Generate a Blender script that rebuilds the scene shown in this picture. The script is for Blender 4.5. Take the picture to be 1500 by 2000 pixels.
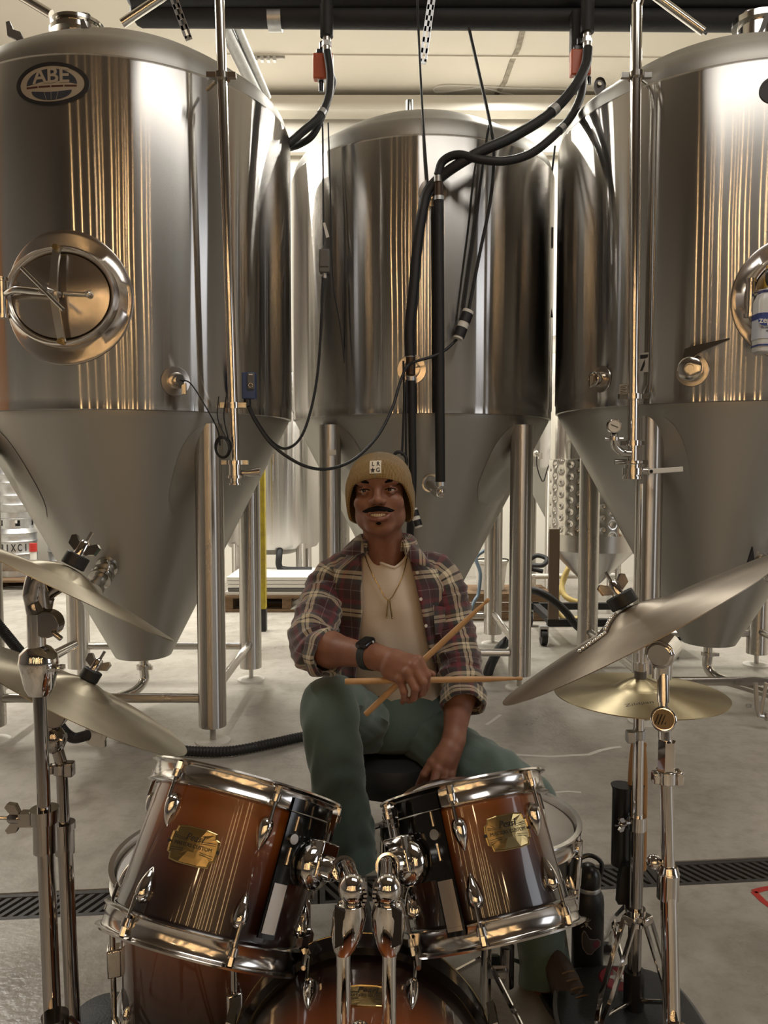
import bpy, math, random
import numpy as np
from mathutils import Vector, Matrix

random.seed(7)
for o in list(bpy.data.objects):
    bpy.data.objects.remove(o, do_unlink=True)
SC = bpy.context.scene
COL = SC.collection
PI = math.pi

# ------------------------------------------------------------------ camera
CAM = Vector((0, 0, 1.25))
PITCH = math.radians(3.5)
FPX = 1500.0
cam_d = bpy.data.cameras.new('camera')
cam = bpy.data.objects.new('camera', cam_d)
COL.objects.link(cam)
cam.location = CAM
cam.rotation_euler = (PI / 2 - PITCH, 0, 0)
cam_d.sensor_fit = 'VERTICAL'
cam_d.sensor_height = 24.0
cam_d.lens = 24.0 * FPX / 2000.0
cam_d.clip_start = 0.05
cam_d.clip_end = 60
SC.camera = cam

# ------------------------------------------------------------------ view
SC.view_settings.view_transform = 'Standard'
SC.view_settings.look = 'None'
SC.view_settings.gamma = 1.0
SC.view_settings.use_curve_mapping = False
SC.view_settings.exposure = 0.0

# ------------------------------------------------------------------ world (windowless room: almost nothing)
W = bpy.data.worlds.new('world')
SC.world = W
W.use_nodes = True
W.node_tree.nodes['Background'].inputs[0].default_value = (0.8, 0.75, 0.65, 1)
W.node_tree.nodes['Background'].inputs[1].default_value = 0.02

# ------------------------------------------------------------------ lights
ROOM_X0, ROOM_X1, ROOM_Y0, ROOM_Y1, ROOM_H = -5.6, 6.0, -5.2, 8.6, 5.2

def area(name, loc, size, power, col, aim=(0, 0, -1), spread=PI):
    d = bpy.data.lights.new(name, 'AREA')
    d.shape = 'RECTANGLE'
    d.size, d.size_y = size
    d.energy = power
    d.color = col
    d.spread = spread
    o = bpy.data.objects.new(name, d)
    COL.objects.link(o)
    o.location = loc
    o.rotation_euler = Vector(aim).to_track_quat('-Z', 'Y').to_euler()
    return o

NEUT = (1.0, 0.965, 0.885)
# the bright brewhouse half of the room: strip lights on the ceiling behind the tanks
for (x, y, p) in ((-3.9, 5.6, 260), (-1.6, 7.0, 200), (1.2, 7.0, 190), (3.6, 6.0, 120)):
    area('strip_light', (x, y, ROOM_H - 0.14), (0.25, 2.2), p, NEUT)
# the dim taproom half behind the camera: a small ceiling lamp and a lit service door in the right wall
area('taproom_ceiling_light', (1.5, 0.7, ROOM_H - 0.14), (3.2, 1.6), 98, (1.0, 0.955, 0.88))
area('service_door_light', (ROOM_X1 - 0.1, -0.6, 1.9), (2.0, 2.6), 45, (0.93, 0.95, 1.0), aim=(-1, 0.12, 0))
# warm strips added in place of string bulbs, stretched tall to streak the tanks
for i, (x, y, z, hgt, wd, p) in enumerate(((-2.35, -3.5, 2.3, 2.4, 0.022, 2.6), (-1.55, -3.7, 2.2, 2.6, 0.03, 4.2), (-1.28, -3.5, 2.5, 2.0, 0.016, 2.0), (-0.62, -3.6, 2.2, 2.6, 0.03, 4.6), (-0.30, -3.5, 2.3, 2.2, 0.014, 1.8), (-0.08, -3.6, 2.1, 2.4, 0.024, 3.2),
                                            (0.22, -3.5, 2.4, 2.2, 0.016, 2.2), (0.62, -3.6, 2.2, 2.6, 0.028, 4.2), (0.98, -3.5, 2.2, 2.4, 0.018, 2.4), (1.75, -3.6, 2.3, 2.4, 0.03, 4.2), (2.15, -3.5, 2.2, 2.4, 0.018, 2.6), (-3.05, -3.6, 2.3, 2.4, 0.026, 3.6), (-3.75, -3.5, 2.2, 2.6, 0.03, 4.6))):
    area('bulb_streak_strip', (x, y, z), (wd, hgt), p * 1.5, (1.0, 0.62, 0.28), aim=(0, 1, 0))
for (x, z) in ((-1.8, 3.2), (0.3, 3.4), (2.2, 3.2)):
    d = bpy.data.lights.new('pendant_bulb', 'POINT')
    d.energy = 9.0
    d.color = (1.0, 0.66, 0.36)
    d.shadow_soft_size = 0.06
    o = bpy.data.objects.new('pendant_bulb', d)
    COL.objects.link(o)
    o.location = (x, -3.0, z)

# ------------------------------------------------------------------ geometry helpers
_s, _c = math.sin(PITCH), math.cos(PITCH)
def ray(px, py):
    u = (px - 750.0) / FPX
    v = (1000.0 - py) / FPX
    return Vector((u, _c + v * _s, -_s + v * _c))
def P(px, py, Y):            # the place seen at that spot of the photo, Y metres into the room
    d = ray(px, py)
    return CAM + d * (Y / d.y)
def F(px, py, z=0.0):        # the place on the floor (or on a level z)
    d = ray(px, py)
    return CAM + d * ((z - CAM.z) / d.z)
def V(*a):
    return Vector(a)
def frame(origin, zdir, xhint=(1, 0, 0)):
    z = Vector(zdir).normalized()
    x = Vector(xhint)
    x = (x - z * x.dot(z))
    if x.length < 1e-5:
        x = Vector((0, 1, 0)); x = x - z * x.dot(z)
    x.normalize()
    y = z.cross(x)
    m = Matrix.Identity(4)
    for i in range(3):
        m[i][0], m[i][1], m[i][2], m[i][3] = x[i], y[i], z[i], origin[i]
    return m
def catmull(pts, n=8, closed=False):
    pts = [Vector(p) for p in pts]
    out = []
    N = len(pts)
    rng = range(N) if closed else range(N - 1)
    for i in rng:
        p1, p2 = pts[i], pts[(i + 1) % N]
        p0 = pts[i - 1] if (closed or i > 0) else p1 * 2 - p2
        p3 = pts[(i + 2) % N] if (closed or i + 2 < N) else p2 * 2 - p1
        for k in range(n):
            t = k / n
            out.append(0.5 * ((2 * p1) + (p2 - p0) * t + (2 * p0 - 5 * p1 + 4 * p2 - p3) * t * t + (3 * p1 - p0 - 3 * p2 + p3) * t ** 3))
    if not closed:
        out.append(pts[-1])
    return out
def lerpf(a, b, t):
    return a + (b - a) * t
def interp(xs, ys, x):
    return float(np.interp(x, xs, ys))

class MB:
    """collects shapes for ONE mesh"""
    def __init__(s, M=None):
        s.v = []; s.f = []; s.a = []; s.M = M; s.cur = (0.0, 0.0, 0.0)
    def av(s, p, a=None):
        p = Vector(p)
        if s.M is not None:
            p = s.M @ p
        s.v.append((p.x, p.y, p.z)); s.a.append(a if a is not None else s.cur)
        return len(s.v) - 1
    def quadgrid(s, rows, closed_u=False, closed_v=False, attrs=None):
        idx = []
        for r, row in enumerate(rows):
            idx.append([s.av(p, attrs[r][k] if attrs else None) for k, p in enumerate(row)])
        R, C = len(idx), len(idx[0])
        for r in range(R if closed_v else R - 1):
            for c in range(C if closed_u else C - 1):
                s.f.append((idx[r][c], idx[r][(c + 1) % C], idx[(r + 1) % R][(c + 1) % C], idx[(r + 1) % R][c]))
        return idx
    def loft(s, rings, caps=True, attrs=None):
        idx = s.quadgrid(rings, closed_u=True, attrs=attrs)
        if caps:
            s.f.append(tuple(reversed(idx[0]))); s.f.append(tuple(idx[-1]))
        return idx
    def box(s, c, size, M=None):
        c = Vector(c); hx, hy, hz = size[0] / 2, size[1] / 2, size[2] / 2
        i = []
        for dz in (-hz, hz):
            for dx, dy in ((-hx, -hy), (hx, -hy), (hx, hy), (-hx, hy)):
                p = Vector((dx, dy, dz))
                if M is not None:
                    p = M.to_3x3() @ p
                i.append(s.av(c + p))
        for q in ((0, 3, 2, 1), (4, 5, 6, 7), (0, 1, 5, 4), (1, 2, 6, 5), (2, 3, 7, 6), (3, 0, 4, 7)):
            s.f.append(tuple(i[k] for k in q))
    def cyl(s, p0, p1, r0, r1=None, n=20, caps=True):
        r1 = r0 if r1 is None else r1
        p0, p1 = Vector(p0), Vector(p1)
        m = frame(p0, p1 - p0)
        x, y = m.col[0].to_3d(), m.col[1].to_3d()
        rings = [[p + (x * math.cos(2 * PI * k / n) + y * math.sin(2 * PI * k / n)) * r for k in range(n)] for p, r in ((p0, r0), (p1, r1))]
        s.loft(rings, caps)
    def tube(s, pts, r, n=10, caps=True, closed=False):
        pts = [Vector(p) for p in pts]
        N = len(pts)
        rings = []
        t0 = (pts[1] - pts[0]).normalized()
        ref = Vector((0, 0, 1)) if abs(t0.z) < 0.9 else Vector((1, 0, 0))
        x = (ref - t0 * ref.dot(t0)).normalized()
        for i in range(N):
            if closed:
                t = (pts[(i + 1) % N] - pts[i - 1]).normalized()
            else:
                t = (pts[min(i + 1, N - 1)] - pts[max(i - 1, 0)]).normalized()
            x = (x - t * x.dot(t)).normalized()
            y = t.cross(x)
            rr = r[i] if isinstance(r, (list, tuple)) else r
            rings.append([pts[i] + (x * math.cos(2 * PI * k / n) + y * math.sin(2 * PI * k / n)) * rr for k in range(n)])
        if closed:
            s.quadgrid(rings, closed_u=True, closed_v=True)
        else:
            s.loft(rings, caps)
    def lathe(s, prof, n=48, M=None, attrs=None, a0=0.0, a1=2 * PI):
        """prof: [(r,z)], turned about local z (M gives the frame)"""
        full = abs(a1 - a0 - 2 * PI) < 1e-6
        rows, at = [], []
        cnt = n if full else n + 1
        for j, (r, z) in enumerate(prof):
            row = []
            for k in range(cnt):
                a = a0 + (a1 - a0) * k / n
                p = Vector((r * math.cos(a), r * math.sin(a), z))
                row.append(M @ p if M is not None else p)
            rows.append(row)
            at.append([attrs[j]] * cnt if attrs else [s.cur] * cnt)
        s.quadgrid(rows, closed_u=full, attrs=at)
    def torus(s, c, axis, R, r, n=32, m=8):
        fm = frame(c, axis)
        s.tube([fm @ Vector((R * math.cos(2 * PI * k / n), R * math.sin(2 * PI * k / n), 0)) for k in range(n)], r, m, closed=True)
    def sphere(s, c, r, n=16, m=10, M=None):
        c = Vector(c)
        rr = r if isinstance(r, (tuple, list)) else (r, r, r)
        rows = []
        for j in range(m + 1):
            a = -PI / 2 + PI * j / m
            row = []
            for k in range(n):
                b = 2 * PI * k / n
                p = Vector((rr[0] * math.cos(a) * math.cos(b), rr[1] * math.cos(a) * math.sin(b), rr[2] * math.sin(a)))
                if M is not None:
                    p = M.to_3x3() @ p
                row.append(c + p)
            rows.append(row)
        s.quadgrid(rows, closed_u=True)
    def prism(s, poly, h, fn=None, h0=0.0):
        """poly: 2D outline; fn maps (u,v,w) to space"""
        fn = fn or (lambda u, v, w: Vector((u, v, w)))
        a = [s.av(fn(u, v, h0)) for u, v in poly]
        b = [s.av(fn(u, v, h0 + h)) for u, v in poly]
        N = len(poly)
        s.f.append(tuple(reversed(a))); s.f.append(tuple(b))
        for k in range(N):
            s.f.append((a[k], a[(k + 1) % N], b[(k + 1) % N], b[k]))
    def patch(s, outer, inner, fn, h, h0=0.0):
        """band between two outlines of the same length, raised h"""
        N = len(outer)
        o = [s.av(fn(u, v, h0 + h)) for u, v in outer]
        i = [s.av(fn(u, v, h0 + h)) for u, v in inner]
        ob = [s.av(fn(u, v, h0)) for u, v in outer]
        ib = [s.av(fn(u, v, h0)) for u, v in inner]
        for k in range(N):
            j = (k + 1) % N
            s.f.append((o[k], o[j], i[j], i[k])); s.f.append((ob[k], ob[j], o[j], o[k])); s.f.append((i[k], i[j], ib[j], ib[k]))
    def raw(s, verts, faces, fn=None):
        b = len(s.v)
        for p in verts:
            s.av(fn(*p) if fn else p)
        for f in faces:
            s.f.append(tuple(b + k for k in f))
    def mesh(s, name, origin=(0, 0, 0), smooth=True, ang=40):
        me = bpy.data.meshes.new(name)
        o = Vector(origin)
        me.from_pydata([(p[0] - o.x, p[1] - o.y, p[2] - o.z) for p in s.v], [], s.f)
        at = me.attributes.new('uvw', 'FLOAT_VECTOR', 'POINT')
        at.data.foreach_set('vector', np.array(s.a, dtype=np.float32).ravel())
        me.validate()
        if smooth:
            me.polygons.foreach_set('use_smooth', np.ones(len(me.polygons), dtype=bool))
            me.set_sharp_from_angle(angle=math.radians(ang))
        me.update()
        return me

def fix_normals(me):
    import bmesh
    bm = bmesh.new(); bm.from_mesh(me)
    bmesh.ops.remove_doubles(bm, verts=bm.verts, dist=1e-6)
    bmesh.ops.recalc_face_normals(bm, faces=bm.faces)
    bm.to_mesh(me); bm.free()

def make_obj(name, mb, mat, parent=None, origin=(0, 0, 0), smooth=True, ang=40, bevel=0.0, subs=0, label=None):
    me = mb.mesh(name, origin, smooth, ang)
    fix_normals(me)
    if smooth:
        me.polygons.foreach_set('use_smooth', np.ones(len(me.polygons), dtype=bool))
        me.set_sharp_from_angle(angle=math.radians(ang))
    me.materials.append(mat)
    o = bpy.data.objects.new(name, me)
    COL.objects.link(o)
    if parent is not None:
        o.parent = parent
    if bevel > 0:
        m = o.modifiers.new('bevel', 'BEVEL'); m.width = bevel; m.segments = 2; m.limit_method = 'ANGLE'; m.angle_limit = math.radians(40)
    if subs:
        m = o.modifiers.new('subdivision', 'SUBSURF'); m.levels = subs; m.render_levels = subs
    if label:
        o['label'] = label
    return o

class Thing:
    def __init__(s, name, label, cat, loc, group=None):
        s.loc = Vector(loc)
        s.root = bpy.data.objects.new(name, None)
        s.root.empty_display_size = 0.1
        COL.objects.link(s.root)
        s.root.location = s.loc
        s.root['label'] = label; s.root['category'] = cat
        if group: s.root['group'] = group
    def part(s, name, mb, mat, parent=None, **kw):
        return make_obj(name, mb, mat, parent or s.root, s.loc, **kw)
def solo(name, mb, mat, label, cat, loc, group=None, **kw):
    o = make_obj(name, mb, mat, None, loc, **kw)
    o.location = loc
    o['label'] = label; o['category'] = cat
    if group: o['group'] = group
    return o
def struct(name, mb, mat, parent=None, **kw):
    o = make_obj(name, mb, mat, parent, (0, 0, 0), **kw)
    if parent is None: o['kind'] = 'structure'
    return o

def text_geo(s, size=1.0, bold=False, extrude=0.0, shear=0.0):
    cu = bpy.data.curves.new('t', 'FONT')
    cu.body = s; cu.size = size; cu.align_x = 'CENTER'; cu.align_y = 'CENTER'; cu.resolution_u = 3; cu.shear = shear
    if bold: cu.offset = 0.02 * size
    ob = bpy.data.objects.new('t', cu)
    COL.objects.link(ob)
    dg = bpy.context.evaluated_depsgraph_get()
    dg.update()
    me = ob.evaluated_get(dg).to_mesh()
    vs = [tuple(v.co) for v in me.vertices]
    fs = [tuple(p.vertices) for p in me.polygons]
    ob.evaluated_get(dg).to_mesh_clear()
    bpy.data.objects.remove(ob, do_unlink=True)
    bpy.data.curves.remove(cu)
    return vs, fs

# ------------------------------------------------------------------ materials
def new_mat(name):
    m = bpy.data.materials.new(name)
    m.use_nodes = True
    nt = m.node_tree
    return m, nt, nt.nodes['Principled BSDF']
def nd(nt, typ, **kw):
    n = nt.nodes.new(typ)
    for k, v in kw.items():
        setattr(n, k, v)
    return n
def setin(n, **kw):
    for k, v in kw.items():
        n.inputs[k.replace('_', ' ')].default_value = v
def rgb(r, g, b):
    f = lambda c: (c / 255 / 12.92) if c / 255 <= 0.04045 else ((c / 255 + 0.055) / 1.055) ** 2.4
    return (f(r), f(g), f(b), 1)
def pm(name, col, rough=0.5, metal=0.0, bump=0.0, bscale=40.0, var=0.0, vscale=6.0, coat=0.0, col2=None, sheen=0.0, spec=0.5, vstretch=(1, 1, 1)):
    m, nt, b = new_mat(name)
    setin(b, Base_Color=col, Roughness=rough, Metallic=metal)
    b.inputs['Specular IOR Level'].default_value = spec
    if coat:
        b.inputs['Coat Weight'].default_value = coat; b.inputs['Coat Roughness'].default_value = 0.04
    if sheen:
        b.inputs['Sheen Weight'].default_value = sheen
    tc = nd(nt, 'ShaderNodeTexCoord')
    if var or col2:
        mp = nd(nt, 'ShaderNodeMapping'); mp.inputs['Scale'].default_value = vstretch
        nt.links.new(tc.outputs['Object'], mp.inputs[0])
        n = nd(nt, 'ShaderNodeTexNoise'); setin(n, Scale=vscale, Detail=6.0, Roughness=0.6)
        nt.links.new(mp.outputs[0], n.inputs['Vector'])
        r = nd(nt, 'ShaderNodeValToRGB')
        r.color_ramp.elements[0].position = 0.32; r.color_ramp.elements[1].position = 0.7
        c2 = col2 or tuple(c * (1 - var) for c in col[:3]) + (1,)
        r.color_ramp.elements[0].color = c2; r.color_ramp.elements[1].color = col
        nt.links.new(n.outputs['Fac'], r.inputs[0])
        nt.links.new(r.outputs[0], b.inputs['Base Color'])
    if bump:
        n2 = nd(nt, 'ShaderNodeTexNoise'); setin(n2, Scale=bscale, Detail=4.0)
        nt.links.new(tc.outputs['Object'], n2.inputs['Vector'])
        bp = nd(nt, 'ShaderNodeBump'); setin(bp, Strength=bump, Distance=0.01)
        nt.links.new(n2.outputs['Fac'], bp.inputs['Height'])
        nt.links.new(bp.outputs[0], b.inputs['Normal'])
    return m
def steel(name, col, rough, aniso, rot=0.0, wave=0.0, wscale=(1.2, 1.2, 0.8), grain=0.0):
    """brushed steel: sharp across, long streaks along the other way"""
    m, nt, b = new_mat(name)
    nt.nodes.remove(b)
    out = nt.nodes['Material Output']
    g = nd(nt, 'ShaderNodeBsdfAnisotropic')
    setin(g, Color=col, Roughness=rough, Anisotropy=aniso, Rotation=rot)
    g2 = nd(nt, 'ShaderNodeBsdfAnisotropic')
    setin(g2, Color=col, Roughness=0.5)
    mix = nd(nt, 'ShaderNodeMixShader'); mix.inputs[0].default_value = grain
    nt.links.new(g.outputs[0], mix.inputs[1]); nt.links.new(g2.outputs[0], mix.inputs[2]); nt.links.new(mix.outputs[0], out.inputs['Surface'])
    tg = nd(nt, 'ShaderNodeTangent', direction_type='RADIAL', axis='Z')
    nt.links.new(tg.outputs[0], g.inputs['Tangent'])
    tc = nd(nt, 'ShaderNodeTexCoord')
    if wave:
        mp = nd(nt, 'ShaderNodeMapping'); mp.inputs['Scale'].default_value = wscale
        nt.links.new(tc.outputs['Object'], mp.inputs[0])
        n = nd(nt, 'ShaderNodeTexNoise'); setin(n, Scale=1.0, Detail=1.5, Roughness=0.35)
        nt.links.new(mp.outputs[0], n.inputs['Vector'])
        bp = nd(nt, 'ShaderNodeBump'); setin(bp, Strength=1.0, Distance=wave)
        nt.links.new(n.outputs['Fac'], bp.inputs['Height'])
        nt.links.new(bp.outputs[0], g.inputs['Normal'])
    n3 = nd(nt, 'ShaderNodeTexNoise'); setin(n3, Scale=3.0, Detail=5.0)
    mp3 = nd(nt, 'ShaderNodeMapping'); mp3.inputs['Scale'].default_value = (1, 1, 0.4)
    nt.links.new(tc.outputs['Object'], mp3.inputs[0]); nt.links.new(mp3.outputs[0], n3.inputs['Vector'])
    mr = nd(nt, 'ShaderNodeMapRange'); setin(mr, From_Min=0.3, From_Max=0.7, To_Min=rough * 0.92, To_Max=rough * 1.08)
    nt.links.new(n3.outputs['Fac'], mr.inputs[0]); nt.links.new(mr.outputs[0], g.inputs['Roughness'])
    return m

STEEL_JACKET = steel('brushed_steel_jacket', (0.50, 0.485, 0.465, 1), 0.150, 0.86, wave=0.010, grain=0.03)
STEEL_CONE = steel('satin_steel_cone', (0.43, 0.42, 0.395, 1), 0.46, 0.5, wave=0.004, grain=0.3)
STEEL_LEG = steel('brushed_steel_leg', (0.56, 0.535, 0.50, 1), 0.28, 0.8, grain=0.1)
STEEL_PIPE = pm('polished_steel_pipe', (0.62, 0.60, 0.56, 1), 0.14, 1.0)
STEEL_SATIN = pm('satin_steel', (0.55, 0.53, 0.50, 1), 0.30, 1.0, bump=0.03, bscale=60)
STEEL_WARM = pm('turned_steel', (0.60, 0.55, 0.50, 1), 0.22, 1.0)
GALV = pm('galvanised_steel', (0.60, 0.61, 0.62, 1), 0.42, 1.0, var=0.2, vscale=25)
CHROME = pm('chrome', (0.66, 0.64, 0.62, 1), 0.05, 1.0)
HOOP_CHROME = pm('hoop_chrome', (0.60, 0.58, 0.56, 1), 0.16, 1.0)
CHROME_D = pm('dark_chrome', (0.36, 0.34, 0.33, 1), 0.08, 1.0)
BRASS = pm('badge_brass', (0.42, 0.32, 0.15, 1), 0.26, 1.0)
BLACK_RUB = pm('black_rubber', (0.008, 0.008, 0.009, 1), 0.55, bump=0.15, bscale=80)
BLACK_FOAM = pm('black_pipe_foam', (0.007, 0.007, 0.008, 1), 0.62, bump=0.25, bscale=30)
BLACK_PL = pm('black_plastic', (0.012, 0.012, 0.013, 1), 0.3)
BLACK_MATT = pm('black_matt_paint', (0.010, 0.010, 0.011, 1), 0.5)
GREY_PL = pm('grey_plastic', (0.10, 0.095, 0.09, 1), 0.5)
WHITE_PL = pm('white_plastic', (0.62, 0.60, 0.55, 1), 0.4)
ORANGE = pm('orange_plastic', (0.42, 0.075, 0.018, 1), 0.4)
BLUE = pm('blue_box', (0.035, 0.06, 0.14, 1), 0.45)
YELLOW_POST = pm('yellow_post_paint', (0.50, 0.40, 0.02, 1), 0.55, col2=(0.30, 0.22, 0.02, 1), vscale=18)
RED = pm('red_paint', (0.40, 0.02, 0.015, 1), 0.45)
INK = pm('black_ink', (0.012, 0.011, 0.011, 1), 0.6)
WHITE_TAPE = pm('white_tape', (0.62, 0.60, 0.55, 1), 0.6)
PAPER = pm('paper_label', (0.55, 0.50, 0.42, 1), 0.7)
WOOD = pm('pallet_wood', (0.20, 0.12, 0.06, 1), 0.8, var=0.5, vscale=12, vstretch=(1, 6, 6))

# ------------------------------------------------------------------ the room
def floor_mat():
    m, nt, b = new_mat('sealed_concrete')
    tc = nd(nt, 'ShaderNodeTexCoord')
    n1 = nd(nt, 'ShaderNodeTexNoise'); setin(n1, Scale=0.9, Detail=7.0, Roughness=0.62, Distortion=0.4)
    n2 = nd(nt, 'ShaderNodeTexNoise'); setin(n2, Scale=14.0, Detail=5.0, Roughness=0.7)
    nt.links.new(tc.outputs['Object'], n1.inputs['Vector']); nt.links.new(tc.outputs['Object'], n2.inputs['Vector'])
    r1 = nd(nt, 'ShaderNodeValToRGB')
    r1.color_ramp.elements[0].position = 0.30; r1.color_ramp.elements[0].color = (0.215, 0.197, 0.168, 1)
    r1.color_ramp.elements[1].position = 0.62; r1.color_ramp.elements[1].color = (0.47, 0.443, 0.395, 1)
    nt.links.new(n1.outputs['Fac'], r1.inputs[0])
    r2 = nd(nt, 'ShaderNodeValToRGB')
    r2.color_ramp.elements[0].position = 0.25; r2.color_ramp.elements[0].color = (0.72, 0.70, 0.66, 1)
    r2.color_ramp.elements[1].position = 0.55; r2.color_ramp.elements[1].color = (1, 1, 1, 1)
    nt.links.new(n2.outputs['Fac'], r2.inputs[0])
    mx = nd(nt, 'ShaderNodeMix', data_type='RGBA', blend_type='MULTIPLY'); mx.inputs[0].default_value = 1.0
    nt.links.new(r1.outputs[0], mx.inputs[6]); nt.links.new(r2.outputs[0], mx.inputs[7])
    nt.links.new(mx.outputs[2], b.inputs['Base Color'])
    mr = nd(nt, 'ShaderNodeMapRange'); setin(mr, From_Min=0.3, From_Max=0.7, To_Min=0.24, To_Max=0.42)
    nt.links.new(n1.outputs['Fac'], mr.inputs[0]); nt.links.new(mr.outputs[0], b.inputs['Roughness'])
    n3 = nd(nt, 'ShaderNodeTexNoise'); setin(n3, Scale=60.0, Detail=4.0)
    nt.links.new(tc.outputs['Object'], n3.inputs['Vector'])
    bp = nd(nt, 'ShaderNodeBump'); setin(bp, Strength=0.25, Distance=0.006)
    nt.links.new(n3.outputs['Fac'], bp.inputs['Height']); nt.links.new(bp.outputs[0], b.inputs['Normal'])
    return m
FLOOR = floor_mat()
CEIL = pm('ceiling_paint', (0.74, 0.70, 0.62, 1), 0.8, bump=0.1, bscale=8, var=0.06, vscale=0.8)
WALLM = pm('wall_paint', (0.70, 0.67, 0.60, 1), 0.85, var=0.05, vscale=1.5)
WALL_DARK = pm('taproom_wall', (0.16, 0.135, 0.115, 1), 0.8, var=0.2, vscale=2)
WALL_GREY = pm('taproom_side_wall', (0.21, 0.205, 0.20, 1), 0.8, var=0.15, vscale=2)
ADDED_WOOD = pm('added_wood_panel', (0.36, 0.16, 0.065, 1), 0.6, var=0.4, vscale=3, vstretch=(3, 3, 0.4))

# the trench drain runs across the floor behind the drum stool
DR_Y = 2.205; DR_W = 0.14
x0, x1, y0, y1 = ROOM_X0, ROOM_X1, ROOM_Y0, ROOM_Y1
def dr_line(x):            # centre line of the trench (slightly askew)
    return DR_Y + 0.09 * x
m = MB()
for (ya, yb) in ((lambda x: y0, lambda x: dr_line(x) - DR_W / 2), (lambda x: dr_line(x) + DR_W / 2, lambda x: y1)):
    i = [m.av((x0, ya(x0), 0)), m.av((x1, ya(x1), 0)), m.av((x1, yb(x1), 0)), m.av((x0, yb(x0), 0))]
    m.f.append(tuple(i))
# trench walls and bottom
for (sx, sgn) in ((x0, 1),):
    a = [m.av((x0, dr_line(x0) - DR_W / 2, 0)), m.av((x1, dr_line(x1) - DR_W / 2, 0)), m.av((x1, dr_line(x1) - DR_W / 2, -0.12)), m.av((x0, dr_line(x0) - DR_W / 2, -0.12))]
    b_ = [m.av((x0, dr_line(x0) + DR_W / 2, 0)), m.av((x1, dr_line(x1) + DR_W / 2, 0)), m.av((x1, dr_line(x1) + DR_W / 2, -0.12)), m.av((x0, dr_line(x0) + DR_W / 2, -0.12))]
    m.f.append(tuple(a)); m.f.append(tuple(b_)); m.f.append((a[3], a[2], b_[2], b_[3]))
fl = bpy.data.meshes.new('floor')
fl.from_pydata(m.v, [], m.f); fl.materials.append(FLOOR)
floor = bpy.data.objects.new('floor', fl); COL.objects.link(floor); floor['kind'] = 'structure'
m = MB(); m.box(((x0 + x1) / 2, (2.6 + y1) / 2, ROOM_H + 0.1), (x1 - x0, y1 - 2.6, 0.2)); ceiling = struct('ceiling', m, CEIL, smooth=False)
m = MB(); m.box(((x0 + x1) / 2, (2.6 + y0) / 2, ROOM_H + 0.1), (x1 - x0, 2.6 - y0, 0.2)); struct('ceiling_taproom', m, WALL_DARK, smooth=False)
m = MB(); m.box(((x0 + x1) / 2, y1 + 0.1, ROOM_H / 2), (x1 - x0, 0.2, ROOM_H)); struct('wall_back', m, WALLM, smooth=False)
m = MB(); m.box(((x0 + x1) / 2, y0 - 0.1, ROOM_H / 2), (x1 - x0, 0.2, ROOM_H)); struct('wall_front', m, WALL_DARK, smooth=False)
m = MB(); m.box((x0 - 0.1, (2.6 + y1) / 2, ROOM_H / 2), (0.2, y1 - 2.6, ROOM_H)); struct('wall_left', m, WALLM, smooth=False)
m = MB(); m.box((x0 - 0.1, (2.6 + y0) / 2, ROOM_H / 2), (0.2, 2.6 - y0, ROOM_H)); struct('wall_left_taproom', m, WALL_GREY, smooth=False)
m = MB(); m.box((x1 + 0.1, (2.6 + y1) / 2, ROOM_H / 2), (0.2, y1 - 2.6, ROOM_H)); struct('wall_right', m, WALLM, smooth=False)
m = MB(); m.box((x1 + 0.1, (2.6 + y0) / 2, ROOM_H / 2), (0.2, 2.6 - y0, ROOM_H)); struct('wall_right_taproom', m, WALL_GREY, smooth=False)
for k, xx in ((5, x0 + 0.02), (6, x1 - 0.02)):  # wood panels added so the middle tank reflects orange bands
    m = MB(); m.box((xx, 2.65, ROOM_H / 2), (0.04, 0.9, ROOM_H)); struct('trim_%d' % k, m, ADDED_WOOD, smooth=False)
# unseen dark panels, added back left to darken the middle tank's edge reflection
m = MB(); m.box((-4.1, ROOM_Y1 - 0.03, 3.1), (3.0, 0.06, 3.6)); struct('trim_7', m, WALL_DARK, smooth=False)
m = MB(); m.box((ROOM_X0 + 0.03, 7.4, 3.1), (0.06, 2.4, 3.6)); struct('trim_8', m, WALL_DARK, smooth=False)
# ------------------------------------------------------------------ fermentation tanks
def hit_cyl(px, py, cx, cy, R):
    d = ray(px, py)
    ox, oy = CAM.x - cx, CAM.y - cy
    a = d.x ** 2 + d.y ** 2; b = 2 * (ox * d.x + oy * d.y); c = ox ** 2 + oy ** 2 - R * R
    disc = max(b * b - 4 * a * c, 0)
    t = (-b - math.sqrt(disc)) / (2 * a)
    p = CAM + d * t
    return math.atan2(p.x - cx, -(p.y - cy)), p.z
def ell(a, b, n=48, c=(0, 0), ph=0.0):
    return [(c[0] + a * math.cos(2 * PI * k / n + ph), c[1] + b * math.sin(2 * PI * k / n + ph)) for k in range(n)]

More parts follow.
